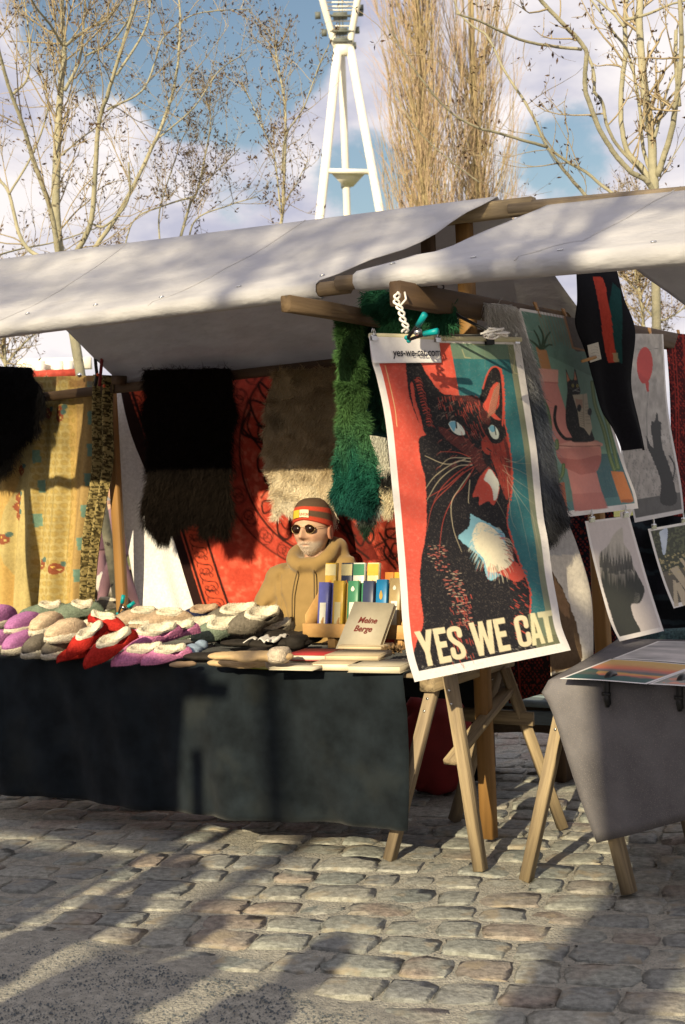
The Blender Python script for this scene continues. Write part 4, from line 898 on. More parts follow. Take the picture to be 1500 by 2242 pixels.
# ---- poster of the cat reading on the toilet
z4 = lambda L: [(1080+x/2.4905, 580+y/2.4911) for x, y in L]
def toilet(p):
    S = z4; p.c[:] = (.72, .68, .66)
    inn = (p.u > .04) & (p.u < .965) & (p.v > .015) & (p.v < .972); n1 = fbm(p.x*.08, p.y*.05, 3)
    g = np.array([.13, .24, .19])*(.8+.5*n1[..., None]); p.c = np.where(inn[..., None], g, p.c)
    lit = p.inside(S([(270, 490), (540, 610), (620, 800), (700, 1000), (700, 1100), (330, 1100), (240, 600)]), False) & inn; p.fill(lit, (.22, .38, .30), .55)
    for k in range(14): x = 270+16*k; p.stroke(S([(x-40, 240), (x+10, 420+40*rng2(k))]), 2.2, (.26, .16, .08), .5)
    p.fill(inn & (p.v > .70) & (p.u > .3), (.05, .13, .15), .9); p.fill(inn & (p.v > .93), (.10, .22, .22), .9)
    p.poly(S([(375, 280), (430, 460), (500, 470), (560, 480), (560, 300)]), (.10, .08, .06)); p.stroke(S([(378, 285), (425, 455), (500, 470)]), 4.5, (.33, .17, .06), smooth=False)
    # plant
    p.poly(S([(222, 450), (280, 470), (305, 570), (250, 575)]), (.45, .22, .09), smooth=False)
    for a in ([(250, 460), (235, 400), (215, 360)], [(255, 460), (262, 390), (240, 335)], [(260, 460), (280, 400), (300, 370)], [(245, 460), (215, 430), (190, 410)], [(262, 460), (290, 440), (310, 440)]): p.stroke(S(a), 5.5, (.03, .06, .03), w2=3)
    PK = (.55, .22, .19); PK2 = (.42, .14, .12); PK3 = (.66, .33, .27)
    p.poly(S([(212, 565), (345, 575), (345, 645), (218, 640)]), PK3, smooth=False); p.poly(S([(222, 640), (340, 645), (430, 900), (560, 950), (470, 1010), (310, 960)]), PK, smooth=False); p.stroke(S([(215, 640), (345, 646)]), 2.5, PK2)
    p.poly(S([(340, 990), (400, 965), (560, 955), (588, 985), (590, 1060), (560, 1130), (480, 1145), (400, 1110), (350, 1050)]), PK); p.poly(S([(350, 1050), (470, 1060), (588, 1040), (560, 1130), (480, 1145), (400, 1110)]), PK2)
    p.poly(S([(355, 980), (460, 955), (585, 965), (590, 990), (470, 995), (360, 1000)]), PK3); p.stroke(S([(360, 985), (460, 990), (588, 985)]), 2, (.25, .08, .06))
    p.poly(S([(405, 1110), (480, 1145), (565, 1130), (585, 1230), (610, 1330), (440, 1345), (430, 1240)]), PK, smooth=False); p.poly(S([(430, 1250), (590, 1240), (618, 1330), (440, 1345)]), PK2, .6, smooth=False)
    # cat
    C_ = (.012, .012, .013)
    p.poly(S([(400, 690), (395, 640), (388, 570), (410, 620), (432, 625), (438, 565), (455, 620), (462, 650), (475, 690), (470, 720), (520, 780), (537, 830), (535, 880), (548, 920), (550, 960), (440, 965), (432, 940), (400, 880), (392, 800)]), C_)
    p.stroke(S([(430, 950), (390, 945), (350, 900), (330, 840), (335, 775)]), 7, C_)
    p.poly(S([(391, 585), (397, 640), (412, 630)]), (.62, .25, .13), smooth=False); p.poly(S([(438, 580), (436, 630), (452, 628)]), (.62, .25, .13), smooth=False)
    for e in (430, 456): p.ell(S([(e, 660)])[0], 2.6, 3.8, (.45, .38, .08)); p.ell(S([(e, 660)])[0], 1, 3, C_)
    for a in ([(440, 685), (470, 690)], [(430, 690), (465, 672)]): p.stroke(S(a), .8, (.6, .6, .55), smooth=False)
    p.poly(S([(430, 710), (490, 705), (512, 700), (522, 770), (545, 890), (530, 930), (500, 890), (475, 880), (462, 800)]), (.56, .48, .36), smooth=False)
    p.stroke(S([(490, 705), (500, 880)]), 1.1, (.25, .2, .15), smooth=False); p.poly(S([(445, 730), (487, 735), (490, 780), (455, 775)]), (.45, .22, .15), .7, smooth=False)
    for k in range(7): p.stroke(S([(468+k*2, 800+k*12), (495+k*1.4, 806+k*12)]), 1.1, (.2, .17, .13), .9, smooth=False); p.stroke(S([(503+k, 760+k*17), (520+k*2.5, 755+k*18)]), 1.1, (.2, .17, .13), .8, smooth=False)
    for (x, y) in ((470, 780), (530, 800)): p.ell(S([(x, y)])[0], 5, 8, C_)
    # cacti
    for a, w_ in (([(262, 750), (285, 800), (300, 880), (300, 960), (330, 1080), (350, 1180)], 13), ([(355, 1180), (380, 1140), (385, 1090)], 8), ([(300, 960), (345, 1000), (345, 960)], 9), ([(540, 640), (560, 760), (610, 900), (640, 1050), (660, 1120)], 9), ([(600, 760), (640, 900), (680, 1110)], 9)):
        p.stroke(S(a), w_, (.07, .14, .05)); p.stroke(S(a), 1.0, (.45, .5, .2), .8); 
        for o in (-.26, .26): p.stroke(S([(x+o*w_*2.4, y) for x, y in a]), .8, (.35, .42, .15), .6)
    p.poly(S([(345, 1190), (390, 1185), (405, 1340), (352, 1350)]), (.40, .12, .06), smooth=False); p.poly(S([(640, 1125), (705, 1130), (750, 1285), (685, 1300)]), (.55, .19, .06), smooth=False); p.ell(S([(718, 1290)])[0], 13, 4, (.35, .11, .04))
    for k in range(4): p.stroke(S([(595+k*12, 1100), (620+k*12, 1240)]), 1.3, (.04, .09, .12), .6, smooth=False)
    p.fill(inn & (fbm(p.x*.5, p.y*.5, 5) > .66), (.4, .35, .3), .12)
TPS = hang(W(-2.47, 5.52, 2.25), 48, 9)
po = thing('poster', 'poster of a black cat reading a newspaper on a pink toilet among cacti', 'poster', TPS(1300, 1130))
sheet('print', z4([(130, 232), (172, 420), (218, 650), (265, 880), (308, 1100), (340, 1270), (348, 1382)]), z4([(520, 310), (560, 480), (610, 700), (665, 900), (712, 1080), (760, 1240), (772, 1332)]), TPS, 130, 260, toilet, lambda u, v: .01*np.sin(v*5+u*2)+.012*v*v, parent=po, ss=4)
# ---- grey street-art style print with a red balloon shape
def street(p):
    S = z4; p.c[:] = (.5, .48, .47); n1 = fbm(p.x*.12, p.y*.06, 13); inn = (p.u > .03) & (p.u < .97) & (p.v < .978)
    p.c = np.where(inn[..., None], np.array([.30, .28, .26])*(.6+.8*n1[..., None]), p.c)
    p.fill(inn & (p.v > .88), (.05, .05, .05), .85); p.fill(inn & (p.v > .6) & (p.v < .88), np.array([.30, .27, .24]), .3)
    p.stroke(S([(745, 460), (840, 462), (910, 455)]), 1.2, (.08, .08, .08), .8); p.fill(inn & (fbm(p.x*.5, p.y*.12, 3) > .62) & (p.v > .55), (.10, .10, .10), .5)
    p.ell(S([(818, 550)])[0], 18, 40, (.36, .045, .04)); p.poly(S([(820, 630), (845, 640), (848, 690), (835, 690)]), (.36, .045, .04), smooth=False); p.stroke(S([(845, 690), (842, 800), (850, 930)]), .9, (.1, .1, .1))
    p.poly(S([(870, 850), (890, 850), (900, 800), (912, 850), (925, 860), (925, 930), (930, 990), (960, 1090), (980, 1180), (990, 1300), (910, 1300), (915, 1180), (880, 1060), (850, 990), (845, 930), (865, 980), (885, 990), (870, 900)]), (.03, .03, .03))
    p.stroke(S([(975, 1180), (990, 1100), (965, 1040)]), 3, (.03, .03, .03))
STS = hang(W(-2.47, 6.75, 2.25), 50, 8)
po = thing('poster', 'grey wall print with a dark cat silhouette reaching up to a red balloon shape', 'poster', STS(1430, 1140))
sheet('print', z4([(690, 375), (720, 560), (700, 760), (700, 1000), (735, 1150), (775, 1405)]), z4([(918, 380), (935, 560), (965, 800), (995, 1010), (1018, 1200), (1030, 1355)]), STS, 70, 200, street, lambda u, v: .01*np.sin(v*6+u*2), parent=po)
# ---- small prints clipped below
def forest(p):
    S = z4; p.c[:] = (.70, .66, .64); inn = (p.u > .05) & (p.u < .955) & (p.v > .02) & (p.v < .962); p.c = np.where(inn[..., None], np.array([.58, .52, .50])*(1.02-.12*p.v[..., None]), p.c)
    p.jag(1.0, .4, 5)
    body = S([(575, 1620), (582, 1570), (625, 1530), (650, 1480), (690, 1440), (705, 1440), (712, 1520), (745, 1570), (762, 1640), (790, 1700), (818, 1760), (815, 1800), (790, 1845), (745, 1855), (760, 1930), (790, 2010), (690, 2040), (650, 1960), (620, 1850), (590, 1740)])
    m = p.inside(body) & inn; sh = np.clip((p.y-(580+1560/2.491))/75+fbm(p.x*.3, p.y*.02, 2)*1.0-.35, 0, 1)
    col = np.array([.48, .44, .38])*(1-sh[..., None])+np.array([.035, .037, .032])*sh[..., None]; p.c = np.where(m[..., None], col*(.9+.2*fbm(p.x*.5, p.y*.5, 1)[..., None]), p.c)
    for k in range(11):
        x = 590+k*16; y = 1590+30*rng2(k+40)+abs(k-5)*-2; S3 = S([(x, y-30), (x+13, y+70), (x-13, y+70)]); p.fill(p.inside(S3, False) & m, (.05, .05, .045), .85)
    p.jag(0, 1, 1); p.stroke(S([(752, 1665), (765, 1690)]), 2, (.35, .33, .28)); 
    for k in range(8): p.stroke(S([(792, 1795+k*4), (768-k*2, 1790+k*12)]), .7, (.4, .38, .33), .6)
FPS = plane(TPS(1290, 1136)+A3(0, -.02, 0), TPS.n)
po = thing('poster', 'small pale print of a cat head silhouette filled with misty forest', 'poster', FPS(1370, 1400))
sheet('print', z4([(500, 1398), (540, 1590), (590, 1800), (630, 1950), (676, 2055)]), z4([(742, 1368), (795, 1560), (855, 1780), (918, 1998)]), FPS, 90, 150, forest, lambda u, v: .012*v*v, parent=po, ss=4)
def road(p):
    S = z4; p.c[:] = (.70, .67, .64); inn = (p.u > .04) & (p.v > .03) & (p.v < .95); p.fill(inn, (.045, .05, .035)); 
    n1 = fbm(p.x*.25, p.y*.25, 8); p.fill(inn & (n1 > .55) & (p.v < .6), (.12, .13, .07), .7)
    p.poly(S([(905, 1455), (950, 1440), (940, 1560), (925, 1580), (915, 1520)]), (.42, .48, .58)); p.fill(inn & (p.v > .55), (.13, .11, .085), .8)
    for a in ([(960, 1660), (1000, 1640), (1100, 1800), (1060, 1800)], [(985, 1740), (1010, 1730), (1070, 1850), (1030, 1880)], [(975, 1720), (990, 1720), (1000, 1860), (975, 1870)], [(1010, 1600), (1030, 1600), (1100, 1700), (1100, 1740)]): p.poly(S(a), (.48, .40, .28), .9, smooth=False)
    p.fill(inn & (n1 > .62) & (p.v > .35) & (p.v < .6), (.5, .4, .2), .6)
RPS = plane(STS(1440, 1150)+A3(0, -.02, 0), STS.n)
po = thing('poster', 'small print of a tree-lined street crossing at the right edge', 'poster', RPS(1500, 1320))
sheet('print', z4([(843, 1440), (885, 1600), (925, 1740), (972, 1875)]), z4([(1150, 1385), (1190, 1540), (1240, 1680), (1290, 1790)]), RPS, 90, 110, road, lambda u, v: .012*v*v, parent=po)
def rug(col, col2, sc_=.16, seed=1, edge=True):
    def f(p):
        p.c[:] = col; a = np.sin(p.x*sc_*2.3)*np.sin(p.y*sc_*1.7); b = np.sin(p.x*sc_*1.1+2)*np.cos(p.y*sc_*.9); m = (a > .35) | ((b > .5) & (fbm(p.x*.2, p.y*.2, seed) > .45)); p.fill(m & (fbm(p.x*.15, p.y*.15, seed+2) > .4), col2, .85)
        if edge:
            for e in (.08, .14, .30): p.fill((abs(p.u-e) < .012), col2, .9)
    return f
sheet_tag = lambda o, l, c, g=None: tag(o, l, c, g)
RUS = hang(W(-2.47, 7.6, 2.2), 50, 6)
sheet_tag(sheet('rug', [(1456, 728), (1462, 850), (1470, 1000), (1478, 1130)], [(1580, 740), (1585, 1140)], RUS, 60, 150, rug((.045, .01, .012), (.24, .03, .025), .35, 3), lambda u, v: .01*np.sin(v*5), material='cloth_paint', solid=.006), 'dark red patterned rug hanging at the right edge behind the small prints', 'rug')
# prints: corners behind (the third print's white rim)
mb = MB(); a, b, c, d = [FPS(*p)-FPS.n*.03 for p in ((1370, 1118), (1398, 1112), (1385, 1148), (1372, 1150))]; mb.add([a, b, c, d], [[(0, 3, 2, 1)]], (.7, .66, .62)); tag(obj('print_corner', mb, M['paint']), 'white corner of a hidden print behind the forest cat print', 'print')
for (x, y), S_, l in (((1292, 1134), FPS, 'steel binder clip on the left corner of the forest cat print'), ((1366, 1124), FPS, 'steel binder clip on the right corner of the forest cat print'), ((1428, 1150), RPS, 'steel binder clip on the left corner of the street crossing print'), ((1493, 1136), RPS, 'steel binder clip on the right corner of the street crossing print')):
    binder_clip(S_(x, y)+S_.n*.01, S_.n, l, False, 1.3)
# clothes pegs
def peg(P, tilt, label):
    t = thing('clothes_peg', label, 'clothes peg', P, 'wooden clothes pegs holding the prints'); dn = A3(math.sin(tilt), 0, -math.cos(tilt))
    for e in (-1, 1):
        mb = MB(); o_ = nd*.006*e; pts = [P+o_*1.7-dn*.03, P+o_-dn*.005, P+o_*.8+dn*.04]; mb.tube(pts, [.0055, .006, .004], 5); obj('peg_half', mb, mat_peg, t)
    mb = MB(); mb.tube([P-nd*.009, P+nd*.009], .005, 8); obj('spring', mb, M['steel'], t)
mat_peg = mat('peg_wood', (.40, .22, .09), .7)
peg(TPS(1176, 676), .35, 'wooden clothes peg on the left half of the toilet cat poster'); peg(TPS(1238, 690), .35, 'wooden clothes peg on the right half of the toilet cat poster')
peg(STS(1424, 730), .2, 'wooden clothes peg on the red balloon print'); peg(RUS(1487, 734), .2, 'wooden clothes peg on the dark red rug'); 

# ---- black garment with red band and price card
def shirt(p):
    p.c[:] = (.010, .010, .013); S = z4
    p.fill(p.inside(S([(640, 100), (680, 140), (690, 400), (700, 540), (660, 520), (610, 250)]), False), (.012, .05, .05), .9)
    p.fill(p.inside(S([(535, 65), (588, 70), (612, 200), (660, 440), (680, 530), (640, 530), (600, 400), (560, 200)]), False), (.36, .045, .03))
    p.fill(p.inside(S([(588, 70), (608, 140), (605, 155), (590, 110)]), False), (.36, .045, .03)); p.fill(p.inside(S([(655, 480), (675, 480), (685, 530), (665, 530)]), False), (.3, .28, .16), .7)
SHS = hang(W(-2.36, 5.30, 2.3), 48, 8)
sh_ = thing('black_robe', 'black hanging robe with a red stripe between the toilet cat poster and the balloon print', 'robe', SHS(1370, 980))
sheet('fabric', z4([(452, 30), (445, 200), (436, 330), (500, 480), (545, 640), (575, 800), (625, 900), (670, 1012)]), z4([(670, 30), (700, 190), (770, 370), (768, 640), (800, 840), (832, 1008)]), SHS, 70, 180, shirt, lambda u, v: .02*np.sin(u*9+v*2)*v+.01*np.sin(v*8), material='cloth_paint', parent=sh_, solid=.004)
PCS = plane(SHS(1300, 770)+SHS.n*.05, SHS.n)
pc = thing('price_card', 'small handwritten white price card pegged to the black robe', 'card', PCS(1302, 795))
def card(p):
    p.c[:] = (.55, .52, .47)
    for k in range(5):
        y = 760+k*6.2; p.stroke([(1292+k, y+2), (1302+k, y-1), (1309+k, y+1)], .8, (.15, .14, .14), .7)
sheet('card', [(1286, 756), (1292, 794)], [(1310, 749), (1317, 786)], PCS, 24, 30, card, None, parent=pc)
mb = MB(); mb.tube([PCS(1270, 792)+PCS.n*.01, PCS(1300, 783)+PCS.n*.01], .007, 5); obj('peg', mb, mat_peg, pc)
# black clothes pile and teal cloth at the right rear
def wavy(p): p.c[:] = (.014, .016, .020); p.fill(np.sin(p.y*.12+3*fbm(p.x*.02, p.y*.02, 2)) > .8, (.03, .045, .055), .8)
o, P3 = sheet('black_clothes', [(1325, 1135), (1330, 1250), (1340, 1440)], [(1600, 1110), (1600, 1420)], qplane(7.4), 60, 80, wavy, lambda u, v: .03*np.sin(u*20+v*6)+.03*np.sin(v*14), material='cloth_paint', ret=True, solid=.01)
tag(o, 'black folded clothes hanging behind the small prints', 'clothes')
mb = MB(); pts = [onq(x, y, 6.15) for x, y in ((1405, 1402), (1440, 1395), (1480, 1392), (1560, 1388))]; mb.tube(catmull(pts, 5), .035, 10); o = obj('folded_cloth', mb, mat('teal_grey_wool', (.06, .11, .12), .95, noise=.6, nscale=80, bump=.6, bscale=150), smooth=True); tag(o, 'teal grey woollen cloth folded at the back edge of the print table', 'cloth')

# ---- art prints flat on the right table
def tprint(name, label, pts, paint, z=.822):
    q = [onz(x, y, z) for x, y in pts]; nu, nv = 70, 50; u = np.linspace(0, 1, nu)[None, :, None]; v = np.linspace(0, 1, nv)[:, None, None]
    P = (q[0]*(1-u)+q[1]*u)*(1-v)+(q[3]*(1-u)+q[2]*u)*v; U_, V_ = np.meshgrid(np.linspace(0, 1, nu), np.linspace(0, 1, nv))
    p = Paint(U_*100, V_*100, (.74, .72, .73)); p.u, p.v = U_, V_; paint(p); mb = MB(); mb.grid(P+UP*(.0015+.002*np.sin(U_*4)[..., None]), p.c); o = obj(name, mb, M['paint'], smooth=True); md = o.modifiers.new('t', 'SOLIDIFY'); md.thickness = .001; return tag(o, label, 'print', 'art prints on the right table')
def inn_(p, m=.035): return (p.u > m) & (p.u < 1-m) & (p.v > m) & (p.v < 1-m)
def sunset(p):
    i = inn_(p); n1 = fbm(p.x*.05, p.y*.2, 3); v = p.v+(n1-.5)*.12; c = np.zeros(p.c.shape); st_ = [(0, (.60, .42, .14)), (.25, (.60, .36, .14)), (.42, (.62, .16, .10)), (.52, (.30, .16, .16)), (.58, (.08, .13, .14)), (.64, (.60, .34, .09)), (.73, (.62, .17, .12)), (.80, (.05, .11, .11)), (1, (.03, .09, .09))]
    for k in range(3): c[..., k] = np.interp(v, [a for a, _ in st_], [b[k] for _, b in st_])
    p.c = np.where(i[..., None], c, p.c); p.poly([(0, 45), (18, 55), (26, 72), (60, 100), (0, 100)], (.02, .08, .08), .9)
    p.c = np.where(i[..., None], p.c, (.74, .72, .73))
def greyp(p):
    i = inn_(p); n1 = fbm(p.x*.03, p.y*.10, 5); c = np.array([.20, .21, .22])*(1-n1[..., None])+np.array([.62, .58, .58])*n1[..., None]*1.2; p.c = np.where(i[..., None], c, p.c)
def mixp(p):
    i = inn_(p); n1 = fbm(p.x*.06, p.y*.12, 7); c = np.array([.05, .12, .12])*(1-n1[..., None])+np.array([.5, .45, .40])*n1[..., None]; p.c = np.where(i[..., None], c, p.c); p.fill(i & (n1 > .6) & (p.v > .5), (.62, .25, .18), .8)
tprint('art_print', 'sunset print in orange and teal lying at the left corner of the right table', [(1336, 1444), (1530, 1457), (1416, 1498), (1226, 1487)], sunset)
tprint('art_print', 'pale grey misty print lying behind the sunset print', [(1440, 1405), (1640, 1412), (1530, 1455), (1342, 1443)], greyp)
tprint('art_print', 'teal and pink print lying right of the sunset print', [(1534, 1456), (1700, 1466), (1600, 1512), (1420, 1499)], mixp)
for (x, y), l in (((1333, 1490), 'black plastic clamp on the table edge below the sunset print'), ((1491, 1497), 'black plastic clamp on the table edge at the right border of the picture')):
    P = onq(x, y, 4.845); t = thing('table_clamp', l, 'clamp', P-UP*.09, 'black clamps on the print table')
    mb = MB(); mb.tube(catmull([P+nd*.06+UP*.012, P+nd*.02+UP*.02, P-nd*.014+UP*.008, P-nd*.022-UP*.03, P-nd*.018-UP*.085], 5), .013, 8); obj('arm', mb, M['black'], t, True)
    mb = MB(); mb.tube([P-nd*.022-UP*.035, P-nd*.030-UP*.06, P-nd*.022-UP*.092], [.009, .012, .009], 8); obj('lever', mb, M['black'], t, True)
    mb = MB(); mb.tube([P-nd*.03-UP*.045-rd*.015, P-nd*.03-UP*.045+rd*.015], .008, 8); obj('pivot', mb, M['black'], t, True)

# ---- furs
FK = 2.1
def hair_edges(P3, col_fn, length, width, density, n_out, lean=(0, 0, -1), leanamt=.6, jit=.3, edge_boost=2., clump=0., cvar=.25, thick=.03):
    """hair over a quad grid, both on its face and fringed at its rim"""
    nv, nu = P3.shape[:2]; k = int(density*FK); width = width*.55
    u = rng.random(k)*(nu-1.001); v = rng.random(k)*(nv-1.001)
    ke = int(k*.22*edge_boost/2); side = rng.integers(0, 4, ke); uu = rng.random(ke)*(nu-1.001); vv = rng.random(ke)*(nv-1.001)
    uu = np.where(side == 0, 0.01, np.where(side == 1, nu-1.01, uu)); vv = np.where(side == 2, .01, np.where(side == 3, nv-1.01, vv))
    u = np.concatenate([u, uu]); v = np.concatenate([v, vv]); i = v.astype(int); j = u.astype(int); a = (v-i)[:, None]; b = (u-j)[:, None]
    P = P3[i, j]*(1-a)*(1-b)+P3[i+1, j]*a*(1-b)+P3[i, j+1]*(1-a)*b+P3[i+1, j+1]*a*b
    N_ = np.tile(n_out, (len(P), 1)).astype(float)
    cen = P3.reshape(-1, 3).mean(0); o = P-cen; o = o-np.outer(o@n_out, n_out); ed = np.zeros(len(P)); ed[k:] = 1
    od = np.zeros_like(o); xdir = P3[nv//2, -1]-P3[nv//2, 0]; xdir /= np.linalg.norm(xdir)
    od[k:][side == 0] = -xdir; od[k:][side == 1] = xdir; od[k:][side == 2] = UP*.6; od[k:][side == 3] = -UP
    N_ = N_*(1-.6*ed[:, None])+od*ed[:, None]*.9
    C = col_fn(u/(nu-1), v/(nv-1), P)
    return hairs(P, N_, length, width, lean, leanamt, jit, C, cvar, clump=clump)
def pelt(name, label, Lp, Rp, surf, col_fn, length=.05, width=.004, density=9000, bulge=.03, lean=(0, 0, -1), leanamt=.55, jit=.3, clump=0., group=None, nu=24, nv=40, cvar=.3, edge_boost=2.):
    t = thing(name, label, 'fur pelt', surf(*(np.array(Lp[-1])*.5+np.array(Rp[-1])*.5)), group)
    def cf(p): p.c = col_fn(p.u.ravel(), p.v.ravel(), None).reshape(p.u.shape+(3,))*.6
    sd0 = sum(map(ord, label)) % 97
    wpx = abs(Rp[0][0]-Lp[0][0])
    def top_(u, v):
        u2, v2 = np.broadcast_arrays(u[..., 0], v[..., 0]); return np.stack([(fbm(v2*4, 0*v2+sd0, 3)-.5)*.22*wpx*(2*u2-1), v2**5*(fbm(u2*5, 0*u2+sd0, 5)-.45)*.6*wpx], -1)
    o, P3 = sheet('hide', Lp, Rp, surf, nu, nv, cf, lambda u, v: bulge*np.sin(PI*np.clip(u, 0, 1))**.6*(.7+.5*np.sin(v*4+u*3)), material='fur', parent=t, ret=True, solid=.008, top=top_)
    V, F, C = hair_edges(P3, col_fn, length, width, density, surf.n, lean, leanamt, jit, edge_boost, clump, cvar)
    mb = MB(); mb.add(V, F, C); tag(obj('fur_hair', mb, M['fur'], t), kind='stuff'); return t
def cols(*stops):
    xs = [s_[0] for s_ in stops]
    def f(u, v, P):
        vv = np.clip(v+(fbm(u*5, v*5, 3)-.5)*.15, 0, 1); return np.stack([np.interp(vv, xs, [s_[1][k] for s_ in stops]) for k in range(3)], 1)
    return f
G_F = 'fur pelts hanging from the left stall'
q1 = qplane(6.06); q2 = qplane(6.20); q3 = qplane(6.32)
pelt('fur_pelt', 'long black-brown fur pelt hanging left of the red tapestry', [(318, 812), (320, 900), (322, 1000), (322, 1080), (328, 1150)], [(505, 808), (512, 900), (508, 1010), (500, 1080), (495, 1150)], q1, cols((0, (.014, .010, .008)), (.62, (.008, .006, .005)), (.74, (.011, .008, .006)), (1, (.007, .005, .004))), .055, .004, 15000, group=G_F)
pelt('fur_pelt', 'black fur pelt bulging in from the left edge of the picture', [(-90, 800), (-100, 880), (-95, 940), (-80, 990)], [(70, 805), (92, 880), (80, 930), (45, 990)], q1, cols((0, (.008, .008, .009)), (1, (.012, .010, .010))), .05, .004, 9000, bulge=.05, group=G_F)
pelt('fur_pelt', 'grey silver fox fur below the black pelt at the left edge', [(-80, 950), (-70, 1010), (-60, 1040)], [(38, 950), (34, 1000), (22, 1030)], qplane(6.10), cols((0, (.10, .10, .09)), (1, (.05, .045, .035))), .06, .003, 2500, group=G_F)
pelt('fur_pelt', 'beige and pale cream fur pelt hanging above the vendor', [(594, 815), (590, 900), (592, 1000), (598, 1060), (600, 1120)], [(745, 805), (748, 900), (742, 1000), (738, 1060), (732, 1130)], qplane(6.12), lambda u, v, P: np.stack([np.interp(np.clip(v+(fbm(u*6, v*5, 8)-.5)*.30, 0, 1), [0, .3, .6, .8, 1], c) for c in ([.36, .40, .42, .70, .72], [.27, .31, .32, .60, .64], [.15, .19, .19, .43, .50])], 1)*(1-.5*np.exp(-(((u-.15)/.12)**2+((v-.35)/.10)**2)))[:, None], .042, .0035, 15000, clump=14, group=G_F)
def grn(u, v, P):
    return np.stack([np.interp(np.clip(v+(fbm(u*4, v*6, 9)-.5)*.2, 0, 1), [0, .45, .8, 1], c) for c in ([.055, .07, .014, .012], [.125, .15, .095, .07], [.042, .05, .065, .058])], 1)
qg = qplane(4.95)
pelt('fur_pelt', 'long bright green dyed fur pelt hanging beside the cat poster', [(750, 690), (753, 800), (750, 920), (738, 1020), (733, 1080), (748, 1105)], [(785, 690), (792, 800), (802, 920), (820, 1020), (826, 1080), (812, 1120)], qg, grn, .036, .0055, 16000, bulge=.055, jit=.42, clump=16, nu=18, nv=50)
pelt('fur_pelt', 'dark green tip of a dyed fur pelt below the bright green one', [(775, 1095), (785, 1130), (800, 1160)], [(835, 1090), (830, 1120), (808, 1162)], qplane(4.98), cols((0, (.03, .09, .06)), (.4, (.35, .38, .35)), (.7, (.04, .06, .045)), (1, (.02, .05, .03))), .035, .004, 1600, bulge=.02)
pelt('fur_pelt', 'dark green dyed fur draped over the support arm above the sign', [(800, 640), (815, 660), (830, 700), (845, 728)], [(985, 655), (985, 690), (980, 715), (950, 730)], qplane(4.90), cols((0, (.02, .09, .05)), (1, (.03, .11, .05))), .05, .005, 8000, bulge=.06, jit=.45, clump=14)
pelt('fur_pelt', 'dark green fur tail hanging behind the left edge of the cat poster', [(792, 700), (800, 800), (812, 880), (822, 920)], [(838, 700), (850, 800), (855, 880), (850, 925)], qplane(5.15), cols((0, (.015, .06, .03)), (1, (.02, .07, .04))), .045, .005, 5000, bulge=.04)
sheet_tag(sheet('dark_teal_cloth', [(772, 690), (778, 800), (790, 950)], [(840, 690), (850, 800), (860, 960)], qplane(5.25), 30, 40, None, lambda u, v: .01*np.sin(u*9), material='cloth_paint', col=(.015, .05, .05), solid=.003), 'dark teal cloth hanging behind the green furs', 'cloth')
pelt('fur_pelt', 'white fur pelt showing between the green fur and the cat poster', [(805, 925), (822, 1000), (835, 1110)], [(862, 915), (866, 1000), (868, 1110)], qplane(5.6), cols((0, (.55, .55, .5)), (.55, (.6, .58, .5)), (.62, (.02, .02, .02)), (.75, (.02, .02, .02)), (.8, (.6, .52, .36)), (1, (.6, .52, .36))), .035, .004, 3500)
GFS = hang(W(-2.44, 5.25, 2.2), 45, 6)
pelt('fur_pelt', 'silver grey fox fur hanging behind the right edge of the cat poster', [(1060, 665), (1085, 760), (1130, 900), (1165, 1050), (1185, 1180)], [(1128, 680), (1160, 780), (1190, 900), (1215, 1050), (1235, 1130)], GFS, cols((0, (.60, .58, .56)), (.30, (.40, .40, .40)), (.45, (.12, .14, .17)), (.6, (.20, .22, .26)), (1, (.03, .03, .035))), .055, .0035, 11000, jit=.22, leanamt=.7)

